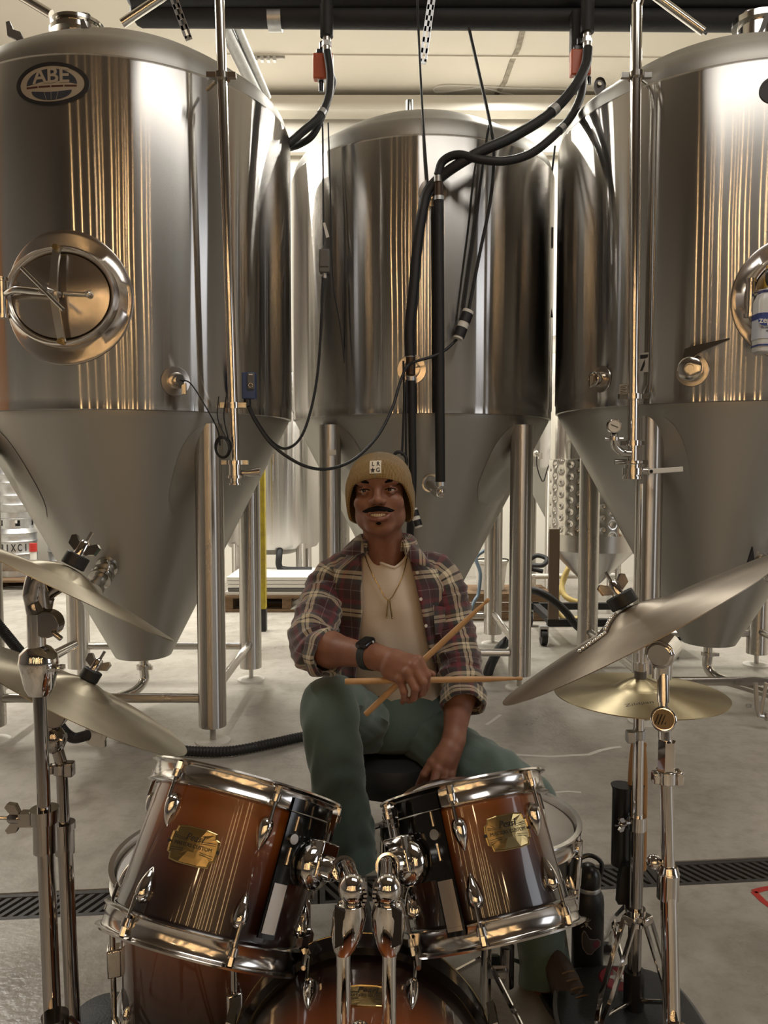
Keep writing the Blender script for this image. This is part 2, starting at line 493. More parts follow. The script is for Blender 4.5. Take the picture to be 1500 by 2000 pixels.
class Tank:
    def __init__(s, name, label, c, R, seam, top, zb, rb, h, legr=0.062, dome=0.27):
        s.c, s.R, s.seam, s.top, s.zb, s.rb, s.h = c, R, seam, top, zb, rb, h
        cx, cy = c
        T = s.T = Thing(name, label, 'tank', (cx, cy, 0))
        M = Matrix.Translation((cx, cy, 0))
        N = 160
        m = MB(); m.M = M
        m.lathe([(R - 0.016, seam), (R - 0.004, seam + 0.004), (R - 0.004, seam + 0.05), (R, seam + 0.056), (R, top - 0.4), (R, top - 0.02), (R - 0.004, top - 0.008), (R - 0.016, top)], N)
        s.jacket = T.part('jacket', m, STEEL_JACKET)
        m = MB(); m.M = M
        kn = 0.12
        prof = [(R - 0.012, top - 0.012)]
        for k in range(9):
            a = k / 8 * PI * 0.36
            prof.append((R - 0.012 - kn * (1 - math.cos(a)), top + 0.0 + kn * math.sin(a)))
        r0, z0 = prof[-1]
        for k in range(1, 15):
            t = k / 14
            prof.append((r0 * (1 - t), z0 + (dome - (z0 - top)) * (1 - (1 - t) ** 2.0)))
        m.lathe(prof, N)
        s.dome = T.part('dome', m, STEEL_CONE)
        m = MB(); m.M = M
        prof = [(0.0, zb - 0.004), (rb * 0.6, zb - 0.004), (rb, zb)]
        for k in range(1, 13):
            t = k / 12
            prof.append((lerpf(rb, R - 0.03, t), lerpf(zb, seam - 0.03, t)))
        prof += [(R - 0.02, seam - 0.012), (R - 0.017, seam + 0.004)]
        m.lathe(prof, N)
        s.cone = T.part('cone', m, STEEL_CONE)
        # legs with a weld pad on the cone, levelling foot and rails
        pos = {}
        for sx in (-1, 1):
            for sy in (-1, 1):
                p = V(cx + sx * h - (0.035 if cx < -1 else 0.0), cy + sy * h, 0); pos[sx, sy] = p
                m = MB(); m.cyl((p.x, p.y, 0.075), (p.x, p.y, seam - 0.045), legr, n=32)
                leg = T.part('leg', m, STEEL_LEG, ang=50)
                m = MB()
                m.cyl((p.x, p.y, 0.008), (p.x, p.y, 0.11), 0.014, n=12)
                T.part('foot_rod', m, STEEL_SATIN, leg)
                m = MB(); m.lathe([(0, 0.012), (0.05, 0.012), (0.078, 0.007), (0.08, 0.0)], 32, Matrix.Translation(p)); T.part('foot_pad', m, WHITE_PL, leg)
                th = math.atan2(sx * h, -sy * h)
                m = MB()
                rows = []
                slope = (R - 0.03 - rb) / (seam - 0.03 - zb)
                for j in range(13):
                    u = j / 12
                    z = seam - 0.50 + 0.475 * u
                    w = 0.155 * math.sqrt(max(0.0, 1 - (abs(2 * u - 1)) ** 3)) + 0.002
                    r = rb + (z - zb) * slope + 0.0018
                    rows.append([V(cx + r * math.sin(th + k / 8 * w / r), cy - r * math.cos(th + k / 8 * w / r), z) for k in range(-8, 9)])
                m.quadgrid(rows)
                T.part('weld_pad', m, STEEL_CONE, leg)
        for a, b_, z in (((-1, -1), (1, -1), 0.20), ((-1, 1), (1, 1), 0.20), ((-1, -1), (-1, 1), 0.22), ((1, -1), (1, 1), 0.22)):
            m = MB(); pa, pb = pos[a].copy(), pos[b_].copy(); pa.z = pb.z = z
            m.cyl(pa, pb, 0.021, n=20); T.part('rail', m, STEEL_LEG)
        # outlet
        m = MB(); m.cyl((cx, cy, zb - 0.06), (cx, cy, zb), 0.024, n=20); T.part('outlet', m, STEEL_PIPE)
        m = MB(); m.cyl((cx, cy, zb - 0.075), (cx, cy, zb - 0.055), 0.037, n=20); m.box((cx + 0.035, cy - 0.02, zb - 0.065), (0.03, 0.02, 0.018)); T.part('outlet_clamp', m, STEEL_SATIN)
    def surf(s, th, z, off=0.0):
        r = s.R + off
        return V(s.c[0] + r * math.sin(th), s.c[1] - r * math.cos(th), z)
    def cone_r(s, z):
        return s.rb + (z - s.zb) * (s.R - 0.03 - s.rb) / (s.seam - 0.03 - s.zb)
    def nrm(s, th):
        return V(math.sin(th), -math.cos(th), 0)
    def fn(s, th, z0):
        """maps (u right, v up, w out) on the jacket"""
        return lambda u, v, w: s.surf(th + u / s.R, z0 + v, w)
    def hit(s, px, py):
        return hit_cyl(px, py, s.c[0], s.c[1], s.R)
    def manway(s, px, py, sc=1.0):
        th, z = s.hit(px, py)
        T = s.T
        n = s.nrm(th); x = V(math.cos(th), math.sin(th), 0); o = s.surf(th, z)
        G = Matrix.Identity(4)
        for i in range(3):
            G[i][0], G[i][1], G[i][2], G[i][3] = x[i], (0, 0, 1)[i], n[i], o[i]
        def oval(rx, ry, w): return [G @ V(rx * sc * math.cos(2 * PI * k / 64), ry * sc * math.sin(2 * PI * k / 64), w) for k in range(64)]
        def wrap(r, w):
            return [s.surf(th + r * sc * math.cos(2 * PI * k / 64) / s.R, z + r * sc * math.sin(2 * PI * k / 64), w) for k in range(64)]
        m = MB()
        m.quadgrid([wrap(0.27, 0.0), wrap(0.268, 0.006), wrap(0.262, 0.008), wrap(0.25, 0.008), oval(0.232, 0.20, 0.0), oval(0.225, 0.193, 0.012)], closed_u=True)
        man = T.part('manway', m, STEEL_WARM)
        m = MB()
        m.quadgrid([oval(0.228, 0.196, -0.02), oval(0.228, 0.196, 0.045), oval(0.222, 0.190, 0.052), oval(0.214, 0.182, 0.048), oval(0.200, 0.168, 0.030), oval(0.197, 0.165, 0.0)], closed_u=True)
        T.part('neck_ring', m, STEEL_WARM, man)
        m = MB()
        rows = [oval(0.2, 0.168, 0.018), oval(0.199, 0.167, 0.036), oval(0.190, 0.158, 0.038)]
        for k in range(1, 9):
            t = 1 - k / 9; rows.append(oval(0.190 * t + 0.0, 0.158 * t, 0.038 + 0.02 * (1 - t * t)))
        m.loft(rows); T.part('door', m, STEEL_WARM, man)
        m = MB()
        for yy, xx in ((0.168, 0.0), (-0.175, 0.012)):
            pass
        strap = [(0.004, 0.180, 0.058), (0.004, 0.09, 0.085), (0.006, 0.0, 0.098), (0.010, -0.09, 0.085), (0.014, -0.185, 0.058)]
        rows = []
        for (u, v, w) in catmull(strap, 5):
            rows.append([G @ V((u + du) * sc, v * sc, w + dw) for du, dw in ((-0.015, 0), (0.015, 0), (0.015, 0.012), (-0.015, 0.012))])
        m.loft(rows); T.part('cross_strap', m, STEEL_SATIN, man, ang=30)
        for v, u in ((0.18, 0.004), (-0.185, 0.014)):
            m = MB(); m.cyl(G @ V(u * sc, v * sc, 0.05), G @ V(u * sc, v * sc, 0.085), 0.012, n=6); T.part('strap_bolt', m, BRASS, man)
        m = MB(); m.cyl(G @ V(0, 0, 0.06), G @ V(-0.012, 0, 0.15), 0.017, n=16); T.part('hub', m, STEEL_PIPE, man)
        m = MB()
        m.tube([G @ V(-0.012 + 0.075 * t, -0.002 - 0.075 * t, 0.145) for t in (-1.15, -0.5, 0, 0.5, 1.0)], 0.008, 10)
        T.part('turn_handle', m, STEEL_PIPE, man)
        m = MB()
        m.tube(catmull([G @ V(-0.215 * sc, 0.005, 0.06), G @ V(-0.15 * sc, 0.012, 0.098), G @ V(-0.07, 0.004, 0.105), G @ V(0, 0, 0.10)], 5), 0.014, 12)
        T.part('hinge_arm', m, STEEL_PIPE, man)
        m = MB(); m.cyl(G @ V(-0.225 * sc, -0.085, 0.06), G @ V(-0.225 * sc, 0.065, 0.06), 0.018, n=16); m.cyl(G @ V(-0.225 * sc, -0.09, 0.06), G @ V(-0.225 * sc, -0.075, 0.06), 0.024, n=16); m.cyl(G @ V(-0.225 * sc, 0.055, 0.06), G @ V(-0.225 * sc, 0.07, 0.06), 0.024, n=16)
        T.part('hinge_pin', m, STEEL_PIPE, man)
        m = MB(); m.cyl(G @ V(0.03, 0.003, 0.075), G @ V(0.125, 0.0, 0.06), 0.008, n=12); m.sphere(G @ V(0.125, 0, 0.062), 0.014, 12, 8); T.part('guide_pin', m, STEEL_PIPE, man)
    def port(s, px, py, r=0.045, cone=False):
        """ferrule with a sampling valve"""
        th, z = s.hit(px, py)
        n = s.nrm(th); o = s.surf(th, z)
        m = MB(); f = frame(o, n, (0, 0, 1))
        m.lathe([(r * 1.7, 0.0), (r * 1.65, 0.004), (r, 0.006), (r * 0.95, 0.03), (r * 0.75, 0.032), (0, 0.032)], 32, f)
        return s.T.part('sample_port', m, STEEL_WARM), f, th, z

tank_l = Tank('fermentation_tank', 'nearest-left steel fermentation tank with an oval logo badge and an oval manway', (-1.24, 3.91), 0.77, 1.475, 2.885, 0.275, 0.14, 0.50, dome=0.38)
tank_m = Tank('fermentation_tank', 'middle steel fermentation tank set back behind the seated man', (0.23, 4.78), 0.79, 1.515, 2.93, 0.28, 0.14, 0.53, dome=0.37)
tank_r = Tank('fermentation_tank', 'right steel fermentation tank marked with a black number seven', (1.80, 4.21), 0.85, 1.53, 2.99, 0.27, 0.14, 0.53, dome=0.40)

# --- left tank fittings
tank_l.manway(127, 582)
TL = tank_l.T
# oval maker badge
th, z = tank_l.hit(100, 164); fn = tank_l.fn(th, z)
BW, BH = 0.153, 0.083
BADGE_TAN = pm('badge_tan', (0.30, 0.25, 0.185, 1), 0.5); BADGE_BLUE = pm('badge_navy', (0.028, 0.032, 0.045, 1), 0.45); BADGE_RED = pm('badge_red', (0.06, 0.02, 0.014, 1), 0.45)
def fill(m, outline, fn, w, c=(0, 0), rings=5):
    rows = []
    for k in range(rings):
        t = 1 - k / rings
        rows.append([fn(c[0] + (u - c[0]) * t, c[1] + (v - c[1]) * t, w) for u, v in outline])
    m.loft([list(r) for r in rows], caps=False)
    m.f.append(tuple(m.av(p) for p in rows[-1]))
m = MB(); m.patch(ell(BW, BH, 72), ell(BW * 0.88, BH * 0.83, 72), fn, 0.004); badge = TL.part('badge', m, BLACK_MATT, label='black oval rim of the maker badge')
m = MB(); fill(m, ell(BW * 0.885, BH * 0.835, 72), fn, 0.002); TL.part('badge_plate', m, BADGE_TAN, badge)
m = MB(); up = [(BW * 0.69 * math.cos(a), -0.002 + BH * 0.72 * math.sin(a)) for a in [PI * k / 24 for k in range(25)]]
fill(m, up, fn, 0.0028, (0, 0.02)); TL.part('badge_globe_top', m, BADGE_BLUE, badge)
m = MB(); lo = [(BW * 0.55 * math.cos(a), -0.025 + BH * 0.46 * math.sin(a)) for a in [PI + PI * k / 24 for k in range(25)]]
fill(m, lo, fn, 0.0028, (0, -0.035)); TL.part('badge_globe_bottom', m, BADGE_BLUE, badge)
for k in range(4):
    m = MB(); u0 = (-0.69 + k * 0.35) * BW
    fill(m, [(u0, -0.013), (u0 + 0.32 * BW, -0.013), (u0 + 0.32 * BW, -0.006), (u0, -0.006)], fn, 0.003, (u0 + 0.16 * BW, -0.0095), 2); TL.part('badge_bar', m, BADGE_RED, badge, smooth=False)
for k in (-1, 0, 1):
    m = MB(); fill(m, [(k * 0.03 - 0.0008 , -0.027), (k * 0.03 + 0.0008, -0.027), (k * 0.02 + 0.0008, -0.062), (k * 0.02 - 0.0008, -0.062)], fn, 0.0034, (k * 0.025, -0.045), 2); TL.part('badge_meridian', m, BADGE_TAN, badge, smooth=False)
vs, fs = text_geo('ABE', 0.088, bold=True)
m = MB(); m.raw([(p[0] * 1.0, p[1] * 0.92 + 0.029, 0.0038) for p in vs], fs, fn); TL.part('badge_letters', m, BADGE_TAN, badge, smooth=False)
# top port, lifting hooks
pc = P(152, 40, 3.72)
zt = tank_l.top + 0.30
m = MB(); c0 = V(pc.x, pc.y, zt - 0.06)
m.lathe([(0.095, 0), (0.095, 0.115), (0.125, 0.118), (0.125, 0.138), (0.10, 0.142), (0.10, 0.155), (0.12, 0.157), (0.12, 0.172), (0.05, 0.185), (0, 0.187)], 40, Matrix.Translation(c0)); tp = TL.part('top_port', m, STEEL_PIPE)
m = MB(); m.tube(catmull([c0 + V(-0.05, 0, 0.18), c0 + V(-0.05, 0, 0.225), c0 + V(0.05, 0, 0.225), c0 + V(0.05, 0, 0.18)], 4), 0.006, 8); TL.part('port_handle', m, STEEL_PIPE, tp)
m = MB(); m.box(c0 + V(0.14, -0.02, 0.13), (0.05, 0.03, 0.035)); m.cyl(c0 + V(0.13, -0.02, 0.145), c0 + V(0.19, -0.02, 0.10), 0.006, n=8); TL.part('port_clamp', m, STEEL_SATIN, tp)
for (px, py) in ((35, 62), (180, 58)):
    d = P(px, py, 3.34)
    m = MB()
    fnh = lambda u, v, w, d=d: V(d.x + u, d.y + w, d.z + v)
    m.prism([(0.02, -0.10), (0.045, -0.09), (0.01, 0.0), (-0.02, 0.01), (-0.035, 0.045), (-0.05, 0.04), (-0.045, -0.015), (-0.01, -0.03)], 0.012, fnh)
    TL.part('lifting_hook', m, GREY_PL, label='grey bent steel hook')
# spray pipe down the front
pa, pb = P(427, -60, 3.16), P(459, 905, 3.22)
m = MB(); m.cyl(pa, pb, 0.0195, n=24); pipe_l = TL.part('spray_pipe', m, STEEL_PIPE)
for py in (141, 786):
    t = (py + 60) / 965
    p = pa.lerp(pb, t)
    m = MB(); ax = (pb - pa).normalized()
    m.cyl(p - ax * 0.012, p + ax * 0.012, 0.032, n=20); m.box(p + V(0.04, -0.01, 0), (0.035, 0.022, 0.02)); m.box(p + V(-0.042, -0.01, 0), (0.035, 0.022, 0.022))
    m.cyl(p, V(tank_l.c[0] + (p.x - tank_l.c[0]) * 0.86, tank_l.c[1] + (p.y - tank_l.c[1]) * 0.86, p.z), 0.008, n=8)
    TL.part('pipe_clamp', m, STEEL_PIPE, pipe_l)
m = MB(); e = pb
m.cyl(e + V(0, 0, -0.005), e + V(0, 0, 0.012), 0.034, n=20); m.cyl(e + V(0, 0, -0.05), e + V(0, 0, -0.005), 0.028, n=20); m.cyl(e + V(0, 0, -0.062), e + V(0, 0, -0.05), 0.036, n=20); m.cyl(e + V(0, 0, -0.085), e + V(0, 0, -0.062), 0.022, n=20); m.cyl(e + V(0, 0, -0.09), e + V(0, 0, -0.083), 0.03, n=20)
m.box(e + V(-0.04, 0, 0.004), (0.03, 0.02, 0.018)); m.box(e + V(0.04, 0, 0.004), (0.03, 0.02, 0.018))
bv = TL.part('pipe_valve', m, STEEL_PIPE, pipe_l)
m = MB(); m.cyl(e + V(0.028, 0, -0.04), e + V(0.05, 0.0, -0.04), 0.012, n=12); m.cyl(e + V(0.05, 0, -0.04), e + V(0.105, 0, -0.036), 0.014, 0.02, n=14); TL.part('valve_knob', m, STEEL_WARM, pipe_l)
# thermometer port with its wire
pt, f, th, z = tank_l.port(343, 745, 0.036)
m = MB(); m.cyl(f @ V(0, 0, 0.03), f @ V(0, 0, 0.075), 0.018, n=16); m.cyl(f @ V(0, 0, 0.05), f @ V(0, 0, 0.058), 0.026, n=6); m.box(f @ V(-0.035, -0.02, 0.06), (0.016, 0.016, 0.045)); TL.part('probe_gland', m, STEEL_PIPE, pt)
m = MB(); q = f @ V(0, 0, 0.075)
m.tube(catmull([q, q + V(0.05, -0.02, -0.02), P(405, 800, 3.10), P(425, 840, 3.18), P(430, 870, 3.2)], 6), 0.003, 6); TL.part('probe_wire', m, BLACK_RUB, pt)
# coil of thin wire hung on the pipe bottom clamp
cc = P(437, 874, 3.17)
m = MB()
for k in range(6):
    R1 = 0.036 + 0.003 * math.sin(k * 2.1); ph = k * 0.7
    m.tube([cc + V(0.8 * R1 * math.cos(a), -0.006 * k + 0.01 * math.sin(a + ph), R1 * 1.15 * math.sin(a)) for a in [2 * PI * j / 28 for j in range(28)]], 0.0026, 5, closed=True)
m.tube(catmull([cc + V(0.01, 0, 0.04), cc + V(-0.025, 0.01, 0.12), cc + V(-0.02, 0.01, 0.21)], 6), 0.0026, 5)
m.tube(catmull([cc + V(0.02, 0, 0.03), cc + V(0.0, 0.01, 0.13), cc + V(0.015, 0.01, 0.23)], 6), 0.0026, 5)
solo('wire_coil', m, BLACK_RUB, 'small coil of thin dark wire tied beside the left tank leg', 'wire', cc)
# sensor box
bx = P(487, 754, 3.38)
TB = Thing('sensor_box', 'small blue control box beside the left tank pipe', 'control box', bx)
m = MB(); m.box(bx, (0.058, 0.05, 0.115)); TB.part('case', m, BLUE, bevel=0.004)
m = MB(); m.box(bx + V(0.012, -0.028, 0.018), (0.03, 0.008, 0.07)); fp = TB.part('face_plate', m, GREY_PL, bevel=0.002)
m = MB(); m.torus(bx + V(0.012, -0.034, 0.0), (0, 1, 0), 0.009, 0.0015, 16, 6); TB.part('dial', m, STEEL_PIPE, fp)
m = MB(); m.box(bx + V(0.012, -0.0335, 0.046), (0.016, 0.003, 0.005)); TB.part('display', m, WHITE_PL, fp)
m = MB(); m.cyl(bx + V(-0.01, 0, -0.085), bx + V(-0.01, 0, -0.055), 0.016, n=12); TB.part('cable_gland', m, BLACK_PL)
# racking valve on the cone
def cone_valve(tk, px, py, Y, arm=None):
    o = P(px, py, Y)
    dx, dy = o.x - tk.c[0], o.y - tk.c[1]
    n = V(dx, dy, 0).normalized(); n = (n * 0.85 + V(0, 0, -0.5)).normalized()
    rr = tk.cone_r(o.z)
    base = V(tk.c[0], tk.c[1], o.z) + V(dx, dy, 0).normalized() * rr
    f = frame(base, n, (1, 0, 0))
    m = MB(); m.lathe([(0.055, -0.02), (0.05, 0.01), (0.036, 0.012), (0.036, 0.05), (0.052, 0.052), (0.052, 0.068), (0.045, 0.07), (0.045, 0.085), (0.052, 0.087), (0.052, 0.1), (0.03, 0.105), (0, 0.105)], 28, f)
    v = tk.T.part('racking_valve', m, STEEL_PIPE)
    m = MB(); m.tube([f @ V(0.03, 0.02, 0.06), f @ V(0.05, 0.06, 0.075), f @ V(0.055, 0.1, 0.08)], 0.006, 8); tk.T.part('valve_handle', m, STEEL_PIPE, v)
    m = MB(); m.cyl(f @ V(0, 0, 0.1), f @ V(0, 0, 0.17), 0.03, n=20); m.cyl(f @ V(0, 0, 0.15), f @ V(0, 0, 0.175), 0.042, n=20); tk.T.part('valve_stub', m, STEEL_SATIN, v)
    return v, f
cone_valve(tank_l, 212, 1105, 3.52)
# outlet elbow running back
cx, cy = tank_l.c
m = MB(); m.tube(catmull([V(cx, cy, 0.21), V(cx, cy, 0.14), V(cx - 0.03, cy - 0.06, 0.10), V(cx - 0.09, cy - 0.14, 0.09), V(cx - 0.18, cy - 0.30, 0.085)], 8), 0.024, 16); TL.part('outlet_elbow', m, STEEL_PIPE)
pe = V(cx - 0.20, cy - 0.86, 0.10)
pe = P(187, 1434, 3.12)
m = MB(); m.cyl(pe + V(-0.01, 0.06, 0), pe + V(0, 0, 0), 0.032, n=20); m.cyl(pe + V(0, -0.012, 0), pe + V(0, 0.01, 0), 0.047, n=20); m.cyl(pe + V(0, -0.016, 0), pe + V(0, -0.01, 0), 0.031, n=20)
m.box(pe + V(-0.03, 0, 0.045), (0.03, 0.02, 0.02)); m.box(pe + V(0.03, 0, -0.04), (0.02, 0.02, 0.025)); m.cyl(pe + V(-0.01, 0.06, 0), V(cx - 0.18, cy - 0.30, 0.085), 0.026, n=16)
TL.part('outlet_valve', m, STEEL_SATIN)

# --- middle tank fittings
TM = tank_m.T
for (px, py, r) in ((845, 376, 0.042), (804, 722, 0.045)):
    tank_m.port(px, py, r)
m = MB(); c0 = P(800, 190, 4.75); c0.z = tank_m.top + 0.34
m.cyl(c0, c0 + V(0, 0, 0.16), 0.022, n=16); TM.part('vent_stub', m, STEEL_PIPE)
# number tag on the left leg
lp = V(tank_m.c[0] - 0.53, tank_m.c[1] - 0.53, 0)
z = P(645, 884, lp.y).z
m = MB(); rows = [[V(lp.x + 0.0645 * math.sin(a), lp.y - 0.0645 * math.cos(a), z + dz) for a in np.linspace(-0.1, 0.65, 8)] for dz in (-0.014, 0.014)]
m.quadgrid(rows); tg = TM.part('leg_tag', m, PAPER)

# --- right tank fittings
TR = tank_r.T
tank_r.manway(1556, 583)
pa, pb = P(1243, 60, 3.54), P(1236, 905, 3.56)
m = MB(); m.tube(catmull([pb, pa.lerp(pb, 0.5), pa, P(1245, 10, 3.54), P(1262, -40, 3.54)], 6), 0.0245, 20); pipe_r = TR.part('spray_pipe', m, STEEL_PIPE)
for py in (145, 770, 864):
    t = (py - 60) / 845; p = pa.lerp(pb, t)
    m = MB(); m.cyl(p - V(0, 0, 0.012), p + V(0, 0, 0.012), 0.036, n=20)
    if py != 864:
        m.box(p + V(0.05, 0, 0), (0.035, 0.022, 0.022)); m.box(p + V(-0.05, 0, 0), (0.035, 0.022, 0.022))
        m.cyl(p, V(tank_r.c[0] + (p.x - tank_r.c[0]) * 0.9, tank_r.c[1] + (p.y - tank_r.c[1]) * 0.9, p.z), 0.008, n=8)
    else:
        m.box(p + V(0.04, 0, 0), (0.02, 0.02, 0.02)); m.box(p + V(-0.045, 0, 0), (0.02, 0.02, 0.02))
    TR.part('pipe_clamp', m, STEEL_PIPE, pipe_r)
e = pb
m = MB()
for z0, z1, r in ((0.0, 0.012, 0.042), (-0.06, -0.005, 0.036), (-0.052, -0.022, 0.046), (-0.072, -0.06, 0.043)):
    m.cyl(e + V(0, 0, z0), e + V(0, 0, z1), r, n=20)
m.box(e + V(-0.05, 0, 0.006), (0.03, 0.02, 0.02)); m.box(e + V(0.05, 0, 0.006), (0.03, 0.02, 0.02)); m.cyl(e + V(-0.03, 0, 0.008), e + V(-0.085, 0, 0.006), 0.011, 0.014, n=10)
TR.part('pipe_valve', m, STEEL_PIPE, pipe_r)
m = MB(); m.cyl(e + V(0.04, -0.0, -0.036), e + V(0.075, -0.0, -0.036), 0.018, n=14); TR.part('valve_stem', m, STEEL_SATIN, pipe_r)
m = MB(); q = e + V(0.085, -0.02, -0.036); Mr = Matrix.Rotation(-0.07, 4, 'Y'); m.box(q + V(0.06, 0, 0.004), (0.16, 0.008, 0.024), Mr); TR.part('lever', m, WHITE_PL, pipe_r, bevel=0.003, label='flat white valve lever')
m = MB(); m.cyl(q + V(-0.008, -0.002, -0.001), q + V(-0.008, -0.008, -0.001), 0.008, n=10); TR.part('lever_bolt', m, BLACK_PL, pipe_r)
# pressure gauge on its elbow
g = P(1199, 832, 3.50)
m = MB(); el = catmull([P(1232, 886, 3.54), P(1216, 884, 3.54), P(1202, 872, 3.53), P(1199, 856, 3.52), P(1199, 846, 3.51)], 6)
m.tube(el, 0.017, 16); ge = TR.part('gauge_elbow', m, STEEL_PIPE, pipe_r)
m = MB(); q = P(1199, 857, 3.52); m.cyl(q - V(0, 0, 0.008), q + V(0, 0, 0.008), 0.024, n=16); m.cyl(q - V(0.042, 0, 0), q + V(0.042, 0, 0), 0.008, n=8); TR.part('gauge_clamp', m, STEEL_SATIN, pipe_r)
m = MB(); f = frame(g, (0, -1, 0), (1, 0, 0)); m.lathe([(0, -0.012), (0.032, -0.012), (0.032, 0.012), (0.029, 0.014), (0.027, 0.010)], 28, f); ga = TR.part('gauge', m, STEEL_PIPE, pipe_r)
m = MB(); m.cyl(f @ V(0, 0, 0.008), f @ V(0, 0, 0.0105), 0.0275, n=28); m.box(f @ V(0, 0, 0), (0.0, 0.0, 0.0)); TR.part('gauge_face', m, PAPER, pipe_r)
m = MB(); m.tube([f @ V(-0.017, 0.007, 0.0125), f @ V(0.016, -0.007, 0.0125)], 0.0014, 6); TR.part('gauge_needle', m, INK, pipe_r)
# ferrules, butterfly valve with black lever
pt, f, th, z = tank_r.port(1174, 741, 0.038)
m = MB(); m.torus(f @ V(0, 0, 0.05), f.col[2].to_3d(), 0.03, 0.006, 20, 8); m.box(f @ V(-0.01, 0.012, 0.055), (0.016, 0.016, 0.05)); m.cyl(f @ V(-0.035, 0.02, 0.05), f @ V(-0.02, -0.02, 0.055), 0.006, n=8); TR.part('port_clamp', m, STEEL_PIPE, pt)
pt, f, th, z = tank_r.port(1352, 724, 0.042)
m = MB(); m.lathe([(0.02, 0.02), (0.045, 0.05), (0.052, 0.055), (0.052, 0.085), (0.046, 0.09), (0.02, 0.09), (0.018, 0.08), (0, 0.08)], 28, f); vv = TR.part('butterfly_valve', m, STEEL_PIPE, pt)
m = MB(); o = f @ V(0, 0, 0.07)
fx = V(math.cos(th), math.sin(th), 0)
lv = lambda u, v, w: o + fx * u + V(0, 0, v) - tank_r.nrm(th) * (w - 0.01)
m.prism([(-0.03, 0.05), (0.015, 0.05), (0.05, 0.075), (0.155, 0.115), (0.158, 0.121), (0.05, 0.105), (0.0, 0.095), (-0.022, 0.088)], 0.02, lv); TR.part('black_lever', m, BLACK_PL, pt, smooth=False, label='black butterfly valve lever')
# number seven sticker
th, z = tank_r.hit(1258, 708); fn = tank_r.fn(th, z)
m = MB(); fill(m, [(-0.02, -0.045), (0.022, -0.045), (0.022, 0.045), (-0.02, 0.045)], fn, 0.0012, (0, 0), 3); st = TR.part('number_sticker', m, pm('sticker_silver', (0.38, 0.36, 0.33, 1), 0.45), smooth=False)
m = MB(); m.raw([fn(u, v, 0.0018) for u, v in ((-0.019, 0.018), (0.006, 0.018), (0.018, 0.022), (0.02, 0.036), (-0.019, 0.036))], [(0, 1, 2, 3, 4)]); m.raw([fn(u, v, 0.0018) for u, v in ((-0.019, -0.038), (-0.007, -0.038), (0.005, -0.012), (0.005, 0.015), (-0.004, 0.0))], [(0, 1, 2, 3, 4)]); TR.part('digit', m, INK, st, smooth=False)
th, z = tank_r.hit(1218, 762); fn = tank_r.fn(th, z)
m = MB(); fill(m, [(-0.022, -0.028), (0.022, -0.028), (0.022, 0.028), (-0.022, 0.028)], fn, 0.0012, (0, 0), 3); st = TR.part('data_plate', m, PAPER, smooth=False)
for k in range(5):
    m = MB(); v = 0.018 - k * 0.008; fill(m, [(-0.017, v), (0.017 - 0.006 * (k % 2), v), (0.017 - 0.006 * (k % 2), v + 0.0025), (-0.017, v + 0.0025)], fn, 0.002, (0, v + 0.001), 2); TR.part('print_line', m, INK, st, smooth=False)
# lifting eye at the left shoulder, tail of second badge at the frame edge
le = P(1172, 162, 4.1)
m = MB(); fnl = lambda u, v, w: le + V(u, w, v)
m.patch([(0.028 * math.cos(a) * (1 if math.sin(a) > 0 else 1.1), 0.03 * math.sin(a) * (1 if math.sin(a) > 0 else 2.2)) for a in [2 * PI * k / 24 for k in range(24)]], ell(0.012, 0.012, 24), fnl, 0.014); TR.part('lifting_eye', m, GREY_PL)
th, z = tank_r.hit(1512, 176); fn = tank_r.fn(th, z)
m = MB(); m.patch(ell(0.06, 0.055, 48), ell(0.05, 0.045, 48), fn, 0.004); m.patch(ell(0.05, 0.045, 48), ell(0.005, 0.004, 48), fn, 0.002); TR.part('badge', m, BLACK_MATT)
for (px, py) in ((1478, 62),):
    d = P(px, py, 3.66); m = MB(); fnh = lambda u, v, w, d=d: V(d.x + u, d.y + w, d.z + v)
    m.prism([(-0.02, -0.05), (0.0, -0.055), (0.045, 0.03), (0.06, 0.075), (0.04, 0.08), (0.02, 0.02)], 0.014, fnh); TR.part('lifting_hook', m, GREY_PL)
c0 = P(1478, 52, 3.95)
m = MB(); m.lathe([(0.09, -0.12), (0.09, 0.0), (0.115, 0.002), (0.115, 0.03), (0.08, 0.035), (0, 0.035)], 32, Matrix.Translation(c0)); m.tube(catmull([c0 + V(-0.06, 0, 0.03), c0 + V(-0.05, 0, 0.075), c0 + V(0.05, 0, 0.075), c0 + V(0.06, 0, 0.03)], 4), 0.006, 8); TR.part('top_port', m, STEEL_PIPE)
cone_valve(tank_r, 1478, 1095, 3.84)
m = MB(); q = P(1467, 1095, 3.55)
lv = lambda u, v, w: q + V(u, w, v)
m.prism([(-0.012, -0.055), (0.012, -0.06), (0.02, -0.03), (0.012, 0.03), (0.006, 0.065), (-0.004, 0.03), (-0.02, -0.03)], 0.012, lv); TR.part('black_lever', m, BLACK_PL, smooth=False, label='black racking valve lever')
cx, cy = tank_r.c
m = MB(); m.tube(catmull([V(cx, cy, 0.2), V(cx, cy, 0.13), V(cx + 0.03, cy - 0.05, 0.085), V(cx + 0.12, cy - 0.18, 0.075), V(cx + 0.24, cy - 0.40, 0.07), V(cx + 0.34, cy - 0.62, 0.07)], 8), 0.026, 16); TR.part('outlet_elbow', m, STEEL_PIPE)
q = P(1487, 1375, 3.55)
m = MB()
